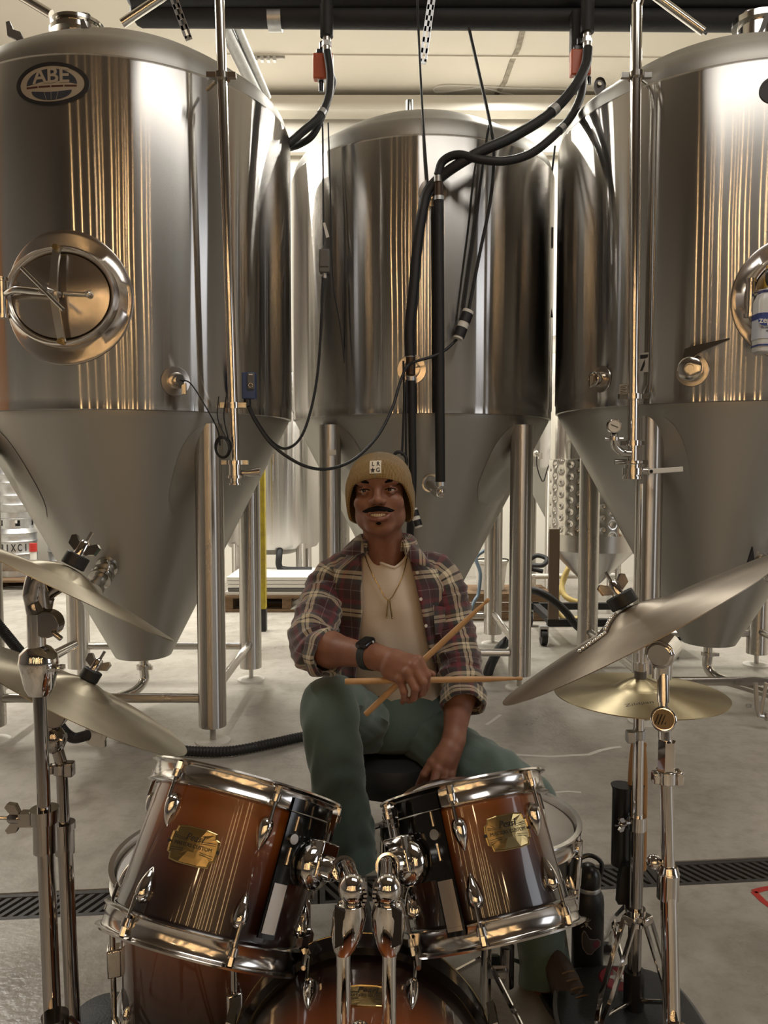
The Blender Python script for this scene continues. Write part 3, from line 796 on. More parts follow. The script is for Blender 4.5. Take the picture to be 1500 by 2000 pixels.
m.tube([q + V(-0.03, 0, 0.10), q + V(-0.02, 0, -0.02), q + V(-0.01, 0, -0.055), q + V(0.03, 0, -0.06)], 0.011, 8); m.tube([q + V(0.02, 0, 0.10), q + V(0.005, 0, 0.0), q + V(0.0, 0, -0.05)], 0.009, 8); m.cyl(q + V(0.02, 0, -0.06), q + V(0.06, 0, -0.06), 0.02, n=12); m.cyl(q + V(-0.06, 0.02, -0.015), q + V(-0.04, 0.02, -0.015), 0.01, n=8)
TR.part('drain_valve', m, STEEL_SATIN)
# ------------------------------------------------------------------ trench drain grates
IRON = pm('cast_iron_grate', (0.035, 0.032, 0.030, 1), 0.6, bump=0.2, bscale=50)
gl = 0.50
first = None
dx_ = 1 / math.sqrt(1 + 0.09 ** 2); ang = math.atan(0.09)
RotD = Matrix.Rotation(ang, 4, 'Z')
n_g = 0
bar_me = None
for k in range(-3, 4):
    xc = 0.06 + k * (gl + 0.004)
    if -0.35 < xc < 0.35:
        pass
    c = V(xc, dr_line(xc), -0.012)
    side = 'to the left of the drum kit' if xc < -0.3 else ('to the right of the drum kit' if xc > 0.3 else 'behind the bass drum')
    order = {-3: 'left-most', -2: 'second from the left', -1: 'third from the left', 0: 'middle', 1: 'third from the right', 2: 'second from the right', 3: 'right-most'}[k]
    T = Thing('drain_grate', f'dark slotted iron floor drain grate, {order} section of the trench', 'grate', c, 'sections of the trench drain')
    T.root.rotation_euler = (0, 0, ang)
    def lp(u, v, w): return c + V(u, v, w)
    m = MB()
    for v in (-0.058, 0.058):
        m.box(lp(0, v, 0), (gl, 0.018, 0.02))
    for u in (-gl / 2 + 0.008, gl / 2 - 0.008):
        m.box(lp(u, 0, 0), (0.016, 0.1, 0.02))
    T.part('frame', m, IRON, smooth=False, bevel=0.0015)
    for j in range(16):
        u = -gl / 2 + 0.03 + j * 0.0293
        m = MB(); s_ = -1 if xc < 0 else 1
        sk = 0.028 * s_
        pts = [(u - 0.0075 + sk, -0.05), (u + 0.0075 + sk, -0.05), (u + 0.0075 - sk, 0.05), (u - 0.0075 - sk, 0.05)]
        m.prism(pts, 0.016, lambda a, b_, w: lp(a, b_, w - 0.008))
        T.part('bar', m, IRON, smooth=False)

# ------------------------------------------------------------------ ceiling trim, cables on the ceiling, conduit
def cpt(px, py): return F(px, py, ROOM_H - 0.006)
m = MB()
a, b_ = cpt(430, 107), cpt(1330, 114)
d = (b_ - a); m.box((a + b_) / 2, (d.length, 0.03, 0.012), Matrix.Rotation(math.atan2(d.y, d.x), 4, 'Z')); struct('trim_1', m, CEIL, smooth=False)
m = MB()
pts = [cpt(1022, 55), cpt(1012, 95), cpt(1000, 120), cpt(986, 160), cpt(968, 188)]
for p, q in zip(pts[:-1], pts[1:]):
    d = q - p; m.box((p + q) / 2 , (d.length, 0.05, 0.01), Matrix.Rotation(math.atan2(d.y, d.x), 4, 'Z'))
struct('trim_2', m, pm('torn_joint_tape', (0.42, 0.38, 0.31, 1), 0.9, var=0.5, vscale=14), smooth=False)
m = MB(); m.box((1.6, ROOM_Y1 - 0.16, ROOM_H - 0.14), (6.0, 0.22, 0.16)); struct('trim_3', m, WALLM, smooth=False, bevel=0.01)
m = MB(); m.box((1.6, ROOM_Y1 - 0.08, ROOM_H - 0.55), (6.0, 0.10, 0.09)); struct('trim_4', m, WALLM, smooth=False, bevel=0.01)
m = MB(); m.tube(catmull([cpt(1160, 176), cpt(1060, 172), cpt(1000, 171), cpt(920, 167), cpt(868, 166), cpt(848, 172), cpt(856, 180), cpt(905, 174), cpt(940, 170), cpt(985, 182), cpt(1003, 187)], 5), 0.012, 6)
solo('ceiling_cable', m, WHITE_PL, 'pale cable looping loosely across the ceiling above the middle tank', 'cable', cpt(1000, 174))
m = MB(); a = cpt(500, 109)
for k in range(4): m.box(a + V(0.06 * k, 0, -0.03), (0.03, 0.05, 0.045))
m.cyl(a + V(-0.05, 0, -0.02), a + V(0.28, 0, -0.02), 0.012, n=8)
solo('conduit_clip', m, GALV, 'small metal conduit clip on the ceiling right of the left tank', 'bracket', a, smooth=False)
m = MB(); m.cyl(P(432, 40, 5.2), P(505, 190, 5.9), 0.045, n=20); solo('roof_conduit', m, GALV, 'thick bright steel conduit rising behind the left tank', 'conduit', P(470, 115, 5.5))
m = MB(); m.cyl(P(458, 40, 5.25), P(522, 190, 5.95), 0.03, n=20); solo('roof_conduit', m, GALV, 'thinner steel conduit rising beside the thick one behind the left tank', 'conduit', P(490, 115, 5.6))

# ------------------------------------------------------------------ overhead cooling mains and hangers
T = Thing('cooling_main', 'lower black foam-insulated cooling pipe running across the tops of the tanks', 'pipe', P(750, 38, 4.3))
a, b_ = P(275, 30, 4.3), P(1620, 40, 4.3)
m = MB(); m.tube([a + V(-0.05, 0, -0.012), a + V(-0.035, 0, 0), a, a.lerp(b_, 0.3), a.lerp(b_, 0.6), b_], [0.02, 0.05, 0.06, 0.06, 0.06, 0.06], 24); T.part('insulation', m, BLACK_FOAM)
for px in (537,):
    p = P(px, 37, 4.3); m = MB(); m.cyl(p - V(0.036, 0, 0), p + V(0.036, 0, 0), 0.0625, n=28); T.part('wrap_band', m, GALV, label='silver wrap band')
m = MB(); a, b_ = P(258, -8, 4.25), P(1620, -12, 4.25)
m.tube([a + V(-0.03, 0, -0.01), a, a.lerp(b_, 0.5), b_], [0.03, 0.066, 0.068, 0.068], 24)
solo('cooling_main', m, BLACK_FOAM, 'upper black foam-insulated cooling pipe at the very top of the picture', 'pipe', P(750, -10, 4.25))
def strut(p, q, label, w=0.036, holes=True):
    T = Thing('strut_channel', label, 'strut', q)
    d = (q - p); L = d.length; f = frame(p, d, (1, 0, 0)); 
    m = MB(f)
    # face with real slots: rails and rungs
    nh = max(2, int(L / 0.05))
    for s_ in (-1, 1):
        m.box((s_ * (w / 2 - 0.006), 0, L / 2), (0.012, 0.003, L)); m.box((s_ * w / 2, 0.012, L / 2), (0.003, 0.024, L))
    for k in range(nh + 1):
        m.box((0, 0, L * k / nh), (w, 0.003, L / nh * 0.45))
    T.part('channel', m, GALV, smooth=False)
    return T
strut(P(850, -50, 4.12), P(826, 120, 4.12), 'perforated steel strut hanging from the roof above the middle tank')
strut(P(322, -50, 4.0), P(368, 74, 4.0), 'perforated steel strut slanting down behind the left tank dome')
strut(P(1440, -30, 4.4), P(1376, 62, 4.4), 'perforated steel strut slanting down behind the right tank dome')
for (p, q, lab) in ((P(330, -15, 3.75), P(238, 46, 3.75), 'short steel pipe slanting off the left tank top'), (P(20, -20, 3.8), P(100, 28, 3.8), 'short steel pipe at the top left corner of the picture'), (P(1270, -15, 4.0), P(1374, 62, 4.0), 'steel pipe slanting down onto the right tank dome')):
    m = MB(); m.cyl(p, q, 0.021, n=16); solo('roof_pipe', m, STEEL_PIPE, lab, 'pipe', q)

# ------------------------------------------------------------------ solenoid valves and hoses
def solenoid(px, py, Y, label):
    q = P(px, py, Y); T = Thing('control_valve', label, 'valve', q)
    m = MB(); m.cyl(q + V(0, 0, 0.0), q + V(0, 0, 0.16), 0.034, n=20); m.cyl(q + V(0, 0, 0.155), q + V(0, 0, 0.20), 0.03, 0.026, n=20); T.part('foam_sleeve', m, BLACK_FOAM)
    m = MB(); m.cyl(q + V(0, 0, -0.085), q + V(0, 0, 0.005), 0.021, n=16); m.cyl(q + V(0, 0, -0.05), q + V(0, 0, -0.025), 0.026, n=6); T.part('fitting', m, STEEL_SATIN)
    m = MB(); m.box(q + V(-0.022, 0.05, -0.13), (0.105, 0.05, 0.13)); T.part('actuator', m, ORANGE, bevel=0.006)
    m = MB(); m.box(q + V(-0.02, 0.06, -0.055), (0.075, 0.045, 0.035)); m.cyl(q + V(-0.02, 0.05, -0.04), q + V(-0.02, 0.05, 0.0), 0.022, n=12); T.part('actuator_cap', m, BLACK_PL, bevel=0.006)
    m = MB(); m.box(q + V(-0.01, 0.06, -0.19), (0.085, 0.045, 0.012)); T.part('actuator_base', m, GALV, bevel=0.003)
    m = MB(); m.cyl(q + V(-0.035, 0.06, -0.25), q + V(-0.035, 0.06, -0.195), 0.014, n=10); m.cyl(q + V(0.03, 0.06, -0.23), q + V(0.03, 0.06, -0.195), 0.011, n=10); T.part('cable_entry', m, BLACK_PL)
    return q
q1 = solenoid(638, 72, 4.15, 'orange actuated valve hanging from the cooling pipe right of the left tank')
q2 = solenoid(1147, 64, 4.12, 'orange actuated valve hanging from the cooling pipe left of the right tank')
m = MB(); p = P(1127, 60, 4.22); m.box(p + V(0, 0, -0.03), (0.07, 0.07, 0.26)); solo('pipe_drop', m, BLACK_FOAM, 'square black insulated drop beside the right orange valve', 'pipe', p, bevel=0.012)
def hose(name, pts, r, label, mat=BLACK_RUB, n=10, cat='hose', bands=()):
    cp = catmull(pts, 10)
    T = Thing(name, label, cat, cp[-1])
    m = MB(); m.tube(cp, r, n); T.part('hose_body', m, mat)
    for (i, w) in bands:
        i = min(max(int(i * (len(cp) - 1)), 1), len(cp) - 2)
        d = (cp[i + 1] - cp[i - 1]).normalized(); m = MB(); m.cyl(cp[i] - d * w / 2, cp[i] + d * w / 2, r * 1.12, n=16); T.part('hose_clamp', m, GALV)
    return T
hose('cooling_hose', [P(639, 100, 4.14), P(645, 150, 4.12), P(640, 195, 4.08), P(622, 230, 4.02), P(590, 258, 3.98), P(556, 288, 3.95), P(530, 310, 4.05)], 0.021, 'outer black cooling hose curving down behind the left tank', bands=((0.45, 0.03),))
hose('cooling_hose', [P(646, 145, 4.16), P(650, 165, 4.17), P(634, 215, 4.12), P(612, 262, 4.08), P(585, 282, 4.1), P(555, 292, 4.2)], 0.018, 'inner black cooling hose doubled under the outer one by the left tank', bands=((0.4, 0.03),))
hose('cooling_hose', [P(1148, 95, 4.12), P(1143, 130, 4.08), P(1118, 175, 4.0), P(1070, 225, 3.92), P(1000, 268, 3.86), P(945, 293, 3.84), P(900, 318, 3.86), P(862, 345, 3.9), P(835, 375, 3.92), P(825, 415, 3.92), P(815, 480, 3.92), P(808, 560, 3.92), P(800, 640, 3.92), P(801, 696, 3.92)], 0.026, 'upper black cooling hose sweeping from the right orange valve down the middle tank', bands=((0.22, 0.04),))
hose('cooling_hose', [P(1139, 140, 4.18), P(1135, 185, 4.1), P(1115, 228, 4.0), P(1085, 262, 3.92), P(1040, 298, 3.86), P(990, 314, 3.82), P(940, 312, 3.82), P(895, 302, 3.85), P(865, 315, 3.88), P(855, 342, 3.89)], 0.021, 'lower black cooling hose looping into the upright pipe on the middle tank', bands=((0.3, 0.04),))
def uppipe(pts, r, label, fit=None):
    T = Thing('cooling_pipe', label, 'pipe', pts[-1]); m = MB(); m.tube(catmull(pts, 6), r, 14); T.part('insulation', m, BLACK_FOAM)
    if fit:
        for p, rr, h, mt in fit:
            m = MB(); m.cyl(p - V(0, 0, h / 2), p + V(0, 0, h / 2), rr, n=16); T.part('fitting', m, mt)
    return T
T = uppipe([P(857, 390, 3.9), P(858, 600, 3.9), P(859, 800, 3.9), P(860, 948, 3.92)], 0.025, 'straight black insulated pipe down the front of the middle tank', [(P(855, 350, 3.89), 0.021, 0.03, STEEL_SATIN), (P(856, 370, 3.9), 0.024, 0.09, pm('bronze_fitting', (0.08, 0.055, 0.04, 1), 0.4, 0.8)), (P(857, 388, 3.9), 0.027, 0.02, GALV), (P(860, 945, 3.92), 0.028, 0.02, GALV)])
m = MB(); a = P(860, 955, 3.92); zc = P(838, 945, 4.2); m.tube(catmull([a, a + V(0, 0.01, -0.025), P(850, 960, 4.05), zc], 6), 0.022, 12); T.part('elbow', m, STEEL_WARM)
m = MB(); m.torus(P(842, 944, 4.11), (0.2, 1, 0), 0.045, 0.008, 24, 8); T.part('elbow_clamp', m, STEEL_SATIN)
bf = bpy.data.materials['bronze_fitting']
uppipe([P(804, 742, 3.92), P(805, 840, 3.92), P(806, 935, 3.92), P(803, 1000, 3.92), P(800, 1060, 3.98), P(800, 1085, 4.12), P(800, 1092, 4.42)], 0.020, 'short black insulated pipe ending behind the beanie', [(P(801, 692, 3.92), 0.023, 0.03, GALV), (P(802, 715, 3.92), 0.024, 0.09, bf), (P(803, 740, 3.92), 0.025, 0.02, GALV)])
m = MB(); m.tube(catmull([P(788, 705, 3.9), P(789, 780, 3.9), P(787, 850, 3.9), P(785, 890, 3.9)], 6), 0.006, 8); m.tube(catmull([P(794, 742, 3.91), P(793, 850, 3.9), P(793, 930, 3.92)], 6), 0.006, 8)
m.tube(catmull([P(768, 902, 3.9), P(772, 886, 3.9), P(784, 884, 3.9), P(794, 898, 3.9), P(790, 925, 3.9), P(796, 950, 3.9)], 6), 0.009, 8)
solo('loose_cable', m, BLACK_RUB, 'black cables tied along the short insulated pipe above the beanie', 'cable', P(789, 800, 3.9))
def cable(pts, r, label):
    m = MB(); m.tube(catmull(pts, 10), r, 8); return solo('cable', m, BLACK_RUB, label, 'cable', pts[0])
cable([P(814, -30, 4.0), P(820, 120, 3.98), P(828, 260, 3.94), P(836, 365, 3.93)], 0.006, 'straight black cable dropping from the roof to the middle tank')
cable([P(916, 55, 4.1), P(935, 140, 4.05), P(957, 240, 3.98), P(965, 300, 3.96), P(958, 390, 3.95), P(938, 490, 3.95), P(915, 606, 3.95)], 0.0085, 'thicker black cable kinking down to the dangling plug')
cable([P(955, 245, 4.0), P(942, 330, 3.98), P(930, 430, 3.97), P(917, 520, 3.96), P(905, 606, 3.95)], 0.007, 'thin black cable doubled beside the one to the dangling plug')
cable([P(893, 662, 3.93), P(872, 682, 3.9), P(845, 696, 3.87), P(812, 706, 3.86), P(795, 716, 3.86), P(782, 745, 3.8), P(765, 800, 3.72), P(735, 855, 3.65), P(690, 898, 3.55), P(640, 916, 3.45), P(590, 908, 3.38), P(535, 872, 3.36), P(500, 825, 3.36), P(484, 792, 3.38)], 0.0075, 'long black cable sagging from the dangling plug to the blue box')
cable([P(486, 792, 3.38), P(500, 820, 3.4), P(530, 862, 3.5), P(560, 876, 3.65), P(590, 850, 3.8), P(612, 780, 3.95), P(624, 690, 4.02), P(631, 540, 4.05)], 0.007, 'black cable rising from the blue box to the grey junction box')
cable([P(630, 232, 4.12), P(631, 330, 4.08), P(632, 480, 4.05)], 0.005, 'thin black cable hanging down to the grey junction box')
cable([P(641, 240, 4.12), P(646, 400, 4.1), P(650, 540, 4.1), P(668, 660, 4.12), P(674, 720, 4.13)], 0.004, 'thinnest black cable running past the grey junction box')
cable([P(1084, 285, 4.5), P(1076, 360, 4.5), P(1071, 440, 4.5), P(1068, 500, 4.5), P(1070, 560, 4.5), P(1078, 620, 4.5)], 0.006, 'black cable in the bright gap left of the right tank')
# dangling plug
def connector(p, q, label, r=0.03):
    T = Thing('plug_connector', label, 'plug', q); d = (q - p); 
    for t0, t1, rr, mt, nm in ((0, 0.12, r * 0.95, WHITE_PL, 'plug_cap'), (0.1, 0.42, r, BLACK_RUB, 'plug_body'), (0.42, 0.62, r * 0.92, WHITE_PL, 'plug_band'), (0.62, 0.93, r, BLACK_RUB, 'socket_body'), (0.93, 1.0, r * 0.85, WHITE_PL, 'socket_cap')):
        m = MB(); m.cyl(p + d * t0, p + d * t1, rr, n=16); T.part(nm, m, mt)
connector(P(915, 607, 3.93), P(894, 662, 3.91), 'black and white plug connector dangling in front of the middle tank')
connector(P(807, 994, 3.86), P(818, 1030, 3.84), 'small black and white plug hanging just right of the beanie', 0.022)
def jbox(px, py, Y, label, s=(0.055, 0.05, 0.12)):
    c = P(px, py, Y); T = Thing('junction_box', label, 'box', c)
    m = MB(); m.box(c, s); T.part('case', m, GREY_PL, bevel=0.006)
    m = MB(); m.box(c + V(0, -s[1] / 2 - 0.003, 0.01), (s[0] * 0.8, 0.006, s[2] * 0.7)); T.part('cover', m, GREY_PL, bevel=0.002)
    m = MB(); m.cyl(c + V(0, 0, -s[2] / 2 - 0.025), c + V(0, 0, -s[2] / 2), 0.012, n=10); T.part('gland', m, GALV)
jbox(634, 511, 4.05, 'grey junction box hanging between the left and middle tanks')
jbox(1069, 466, 4.5, 'dark box in the gap between the middle and right tanks', (0.06, 0.05, 0.12))
m = MB(); c = P(635, 449, 4.05)
m.raw([c + V(u, w, v) for u, v, w in ((-0.012, 0.035, 0), (0.0, 0.038, 0), (0.022, -0.035, -0.004), (0.006, -0.042, -0.004), (-0.012, 0.035, 0.003), (0.0, 0.038, 0.003), (0.022, -0.035, -0.001), (0.006, -0.042, -0.001))], [(0, 1, 2, 3), (7, 6, 5, 4), (0, 4, 5, 1), (1, 5, 6, 2), (2, 6, 7, 3), (3, 7, 4, 0)])
solo('paper_tag', m, WHITE_TAPE, 'small white paper tag tied above the grey junction box', 'tag', c, smooth=False)

# ------------------------------------------------------------------ spray bottle hung on the right manway
c = P(1507, 600, 3.26); T = Thing('spray_bottle', 'white spray bottle with yellow cap and blue label at the right edge', 'bottle', c)
def rr(a, b_, r, n=6):
    o = []
    for (sx, sy, a0) in ((1, 1, 0), (-1, 1, PI / 2), (-1, -1, PI), (1, -1, 1.5 * PI)):
        for k in range(n + 1):
            t = a0 + PI / 2 * k / n; o.append((sx * (a - r) + r * math.cos(t), sy * (b_ - r) + r * math.sin(t)))
    return o
prof = [(-0.19, 0.058), (-0.185, 0.066), (-0.1, 0.068), (0.02, 0.067), (0.05, 0.055), (0.075, 0.03), (0.085, 0.024)]
m = MB(); m.loft([[c + V(u, v, z) for u, v in rr(a, a * 0.6, a * 0.3)] for z, a in prof]); T.part('body', m, pm('bottle_white', (0.55, 0.55, 0.53, 1), 0.35))
m = MB(); m.loft([[c + V(u, v, z) for u, v in rr(a, a * 0.62, a * 0.3)] for z, a in ((-0.135, 0.069), (-0.05, 0.069))], caps=False); lb = T.part('label_wrap', m, pm('label_pale', (0.50, 0.53, 0.58, 1), 0.4))
BLU = pm('label_blue', (0.03, 0.05, 0.19, 1), 0.4)
yf = -0.069 * 0.62 - 0.0012
for (z0, z1) in ((-0.055, -0.03), (-0.165, -0.158), (0.055, 0.066)):
    m = MB(); a_ = 0.0695 if z1 < 0 else 0.05; m.loft([[c + V(u, v, z) for u, v in rr(a_, a_ * 0.63, a_ * 0.3)] for z in (z0, z1)], caps=False); T.part('label_stripe', m, BLU, lb)
m = MB(); m.raw([c + V(-0.046 + 0.03 * math.cos(a), yf - 0.001, -0.062 + 0.022 * math.sin(a)) for a in [2 * PI * k / 24 for k in range(24)]], [tuple(range(24))]); T.part('logo_oval', m, BLU, lb, smooth=False)
vs, fs = text_geo('zep', 0.036, bold=True); m = MB(); m.raw([c + V(-0.047 + p[0], yf - 0.0022, -0.062 + p[1]) for p in vs], fs); T.part('logo_text', m, WHITE_PL, lb, smooth=False)
for k, (t, zz) in enumerate((('PROFESSIONAL', -0.092), ('sprayer', -0.103))):
    vs, fs = text_geo(t, 0.012, bold=True); m = MB(); m.raw([c + V(-0.024 + p[0], yf - 0.001, zz + p[1]) for p in vs], fs); T.part('label_text', m, INK, lb, smooth=False)
YEL = pm('yellow_cap', (0.55, 0.33, 0.03, 1), 0.4)
m = MB(); m.cyl(c + V(0, 0, 0.08), c + V(0, 0, 0.12), 0.031, n=20); m.cyl(c + V(0, 0, 0.12), c + V(0, 0, 0.165), 0.031, 0.026, n=20); m.sphere(c + V(0, 0, 0.165), (0.026, 0.03, 0.014), 16, 8); T.part('spray_head', m, YEL)
m = MB(); m.tube(catmull([c + V(-0.01, -0.02, 0.15), c + V(-0.045, -0.05, 0.14), c + V(-0.05, -0.055, 0.10), c + V(-0.04, -0.05, 0.08)], 5), 0.007, 8); T.part('trigger', m, BLACK_PL)

# ------------------------------------------------------------------ things at the back of the brewhouse
def keg(c, label, text=None, group='kegs stacked at the back left'):
    T = Thing('beer_keg', label, 'keg', c, group)
    M = Matrix.Translation(c)
    m = MB(); m.lathe([(0.0, 0.03), (0.15, 0.03), (0.19, 0.09), (0.197, 0.13), (0.203, 0.14), (0.197, 0.15), (0.197, 0.22), (0.205, 0.235), (0.197, 0.25), (0.197, 0.35), (0.205, 0.365), (0.197, 0.38), (0.197, 0.44), (0.203, 0.45), (0.19, 0.47), (0.15, 0.52), (0.05, 0.54), (0, 0.54)], 40, M); b = T.part('body', m, GALV)
    m = MB(); m.lathe([(0.165, 0.0), (0.17, 0.0), (0.17, 0.1), (0.165, 0.1)], 40, M); T.part('foot_ring', m, GALV)
    m = MB()
    for k in range(6):
        a0 = k * PI / 3 + 0.14; m.lathe([(0.17, 0.5), (0.17, 0.6), (0.163, 0.6), (0.163, 0.5)], 8, M, a0=a0, a1=a0 + PI / 3 - 0.28)
    m.lathe([(0.172, 0.585), (0.174, 0.6), (0.168, 0.604), (0.162, 0.598)], 40, M); m.lathe([(0.17, 0.49), (0.17, 0.525)], 40, M); T.part('handle_collar', m, GALV)
    if text:
        fn = lambda u, v, w: c + V((0.2 + w) * math.sin(u / 0.2), -(0.2 + w) * math.cos(u / 0.2), v)
        for k, ch in enumerate(text):
            vs, fs = text_geo(ch, 0.10, bold=True); m = MB(); th0 = (-0.62 + 0.30 * k)
            m.raw([(p[0] * 0.62 + th0 * 0.2, p[1] + 0.30, 0.002) for p in vs], fs, fn); T.part('stencil_letter', m, INK, b, smooth=False)
    return T
kz = 0.10
k0 = P(34, 1100, 8.0); k0.z = kz
keg(k0, 'beer keg stencilled in black letters behind the left tank', 'BRIXCITY')
keg(k0 + V(0.0, 0.0, 0.605), 'beer keg standing on top of the stencilled keg')
keg(k0 + V(0.44, 0.22, 0), 'plain beer keg behind the red-topped post')
keg(k0 + V(-0.43, 0.05, 0), 'plain beer keg left of the stencilled keg')
T = Thing('pallet', 'low pale pallet under the kegs at the back left', 'pallet', (k0.x, k0.y + 0.1, 0))
for j in range(9):
    m = MB(); m.box((k0.x - 0.1, k0.y - 0.32 + j * 0.105, 0.086), (1.5, 0.09, 0.022)); T.part('board', m, WOOD, smooth=False)
for x in (-0.8, -0.1, 0.6):
    m = MB(); m.box((k0.x + x, k0.y + 0.1, 0.037), (0.09, 0.95, 0.074)); T.part('stringer', m, WOOD, smooth=False)
c = P(66, 1112, 7.35); c.z = 0
T = Thing('guard_post', 'slim pale guard post with a red top beside the kegs', 'post', c)
m = MB(); m.cyl(c, c + V(0, 0, 0.42), 0.03, n=16); m.cyl(c, c + V(0, 0, 0.01), 0.07, n=16); T.part('tube', m, WHITE_PL)
m = MB(); m.cyl(c + V(0, 0, 0.42), c + V(0, 0, 0.5), 0.036, n=16); T.part('cap', m, RED)
# yellow rack post
c = F(513, 1232)
T = Thing('rack_post', 'yellow painted post with a blackened foot behind the left tank', 'post', c)
m = MB(); m.box(c + V(0, 0, 0.72), (0.058, 0.07, 1.1)); T.part('yellow_post', m, YELLOW_POST, smooth=False, bevel=0.004)
m = MB(); m.box(c + V(0, 0, 0.085), (0.06, 0.072, 0.17)); T.part('black_foot', m, BLACK_MATT, smooth=False, bevel=0.004)
m = MB(); m.box(c + V(-0.035, 0.01, 0.75), (0.014, 0.05, 1.04)); T.part('pale_edge', m, WHITE_PL, smooth=False)
# serving tank
cx, cy = P(533, 1000, 7.45).x, 7.45
T = Thing('serving_tank', 'plain upright serving tank far behind between left and middle tanks', 'tank', (cx, cy, 0))
Mt = Matrix.Translation((cx, cy, 0)); R_ = 0.455
m = MB(); m.lathe([(0, 0.38), (0.2, 0.40), (R_ - 0.03, 0.47), (R_, 0.52), (R_, 2.0), (R_ - 0.05, 2.1), (0, 2.2)], 80, Mt); T.part('body', m, STEEL_JACKET)
for sx in (-1, 1):
    for sy in (-1, 1):
        m = MB(); m.cyl((cx + sx * 0.3, cy + sy * 0.3, 0.0), (cx + sx * 0.3, cy + sy * 0.3, 0.52), 0.045, n=16); T.part('leg', m, STEEL_LEG)
m = MB(); q = P(545, 1088, 7.0); m.tube(catmull([q + V(0, 0.1, 0.12), q + V(0, 0, 0.0), q + V(0.0, 0, -0.08), q + V(0.05, 0, -0.115), q + V(0.3, 0, -0.12)], 5), 0.03, 12); T.part('drain_pipe', m, BLACK_FOAM)
m = MB(); q = P(527, 920, 7.0)
m.raw([q + V(u, 0, v) for u, v in ((-0.03, -0.09), (0.03, -0.09), (0.03, 0.06), (-0.03, 0.06))], [(0, 1, 2, 3)]); T.part('data_label', m, pm('label_bluegrey', (0.35, 0.38, 0.44, 1), 0.5), smooth=False)
# pallets and sheet stack
c = F(560, 1196)
T = Thing('pallet', 'dark wooden pallet on the floor left of the seated man', 'pallet', (c.x, c.y + 0.4, 0))
for j in range(7):
    m = MB(); m.box((c.x, c.y + 0.04 + j * 0.1, 0.13), (1.1, 0.085, 0.022)); T.part('board', m, WOOD, smooth=False)
for j in range(3):
    m = MB(); m.box((c.x, c.y + 0.05 + j * 0.28, 0.013), (1.1, 0.1, 0.022)); T.part('bottom_board', m, WOOD, smooth=False)
for x in (-0.5, 0, 0.5):
    m = MB(); m.box((c.x + x, c.y + 0.34, 0.072), (0.08, 0.66, 0.094)); T.part('stringer', m, WOOD, smooth=False)
for k in range(5):
    m = MB(); m.box((c.x + 0.01 * (k % 3), c.y + 0.34, 0.158 + k * 0.031), (1.05 - 0.02 * (k % 2), 0.62, 0.026)); solo('cardboard_sheet', m, WHITE_TAPE if k != 1 else GREY_PL, ('lowest', 'dark second', 'middle', 'second from top', 'topmost')[k] + ' flat sheet in the stack on the pallet left of the man', 'sheet', (c.x, c.y + 0.34, 0.145 + k * 0.031), 'flat sheets on the pallet', smooth=False)
def crumple(c, s, label, mat, seed):
    rnd = random.Random(seed); m = MB(); rows = []
    for j in range(9):
        a = PI * 0.5 * j / 8
        rows.append([c + V(s[0] * math.cos(a) * math.cos(b_) * (1 + rnd.uniform(-.25, .25)), s[1] * math.cos(a) * math.sin(b_) * (1 + rnd.uniform(-.25, .25)), s[2] * math.sin(a) * (1 + rnd.uniform(-.3, .3))) for b_ in [2 * PI * k / 16 for k in range(16)]])
    m.loft(rows); solo('plastic_wrap', m, mat, label, 'plastic wrap', c, smooth=False)
crumple(F(592, 1192) , (0.16, 0.1, 0.13), 'crumpled clear plastic wrap beside the dark pallet', pm('crumpled_plastic', (0.35, 0.34, 0.31, 1), 0.25), 3)
# cone-bottomed tank at the far back right
cx, cy = P(1146, 900, 7.1).x, 7.1
T = Thing('conical_tank', 'pale conical tank far behind between the middle and right tanks', 'tank', (cx, cy, 0))
Mt = Matrix.Translation((cx, cy, 0))
m = MB(); m.lathe([(0, 0.30), (0.12, 0.30), (0.62, 1.22)], 80, Mt); T.part('cone', m, STEEL_CONE)
m = MB(); m.lathe([(0.62, 1.22), (0.63, 1.24), (0.63, 2.2), (0.4, 2.4), (0, 2.45)], 80, Mt); T.part('jacket', m, STEEL_JACKET)
for sx in (-1, 1):
    for sy in (-1, 1):
        m = MB(); m.cyl((cx + sx * 0.42, cy + sy * 0.42, 0.0), (cx + sx * 0.42, cy + sy * 0.42, 1.2), 0.045, n=16); T.part('leg', m, STEEL_LEG)
m = MB(); q = P(1048, 886, 6.55); m.sphere(q, 0.03, 10, 8); m.cyl(q, q + V(0, 0.1, 0), 0.02, n=10); m.box(q + V(0.03, -0.01, -0.02), (0.03, 0.03, 0.05)); sv = T.part('sample_valve', m, STEEL_PIPE)
m = MB(); m.tube(catmull([q, q + V(0.0, -0.02, -0.1), q + V(0.03, -0.02, -0.2), q + V(0.06, -0.02, -0.23), q + V(0.1, -0.02, -0.1), q + V(0.17, -0.02, 0.02), q + V(0.16, -0.02, 0.2)], 6), 0.005, 6); T.part('probe_wire', m, BLACK_RUB, sv)
# dimple-jacket tank on a caster trolley
cx, cy = 1.53, 5.62; R_ = 0.315
T = Thing('dimple_jacket_tank', 'slim tank with a dimpled cooling jacket on a caster trolley between the legs', 'tank', (cx, cy, 0))
Mt = Matrix.Translation((cx, cy, 0))
m = MB(); m.lathe([(0, 0.38), (0.06, 0.38), (R_ - 0.02, 0.62), (R_ - 0.004, 0.635), (R_ - 0.004, 0.76)], 64, Mt); T.part('bottom_cone', m, STEEL_SATIN)
m = MB(); m.lathe([(R_, 1.29), (R_ - 0.004, 1.292), (R_ - 0.004, 1.75), (0.2, 1.9), (0, 1.92)], 64, Mt); T.part('upper_shell', m, STEEL_PIPE)
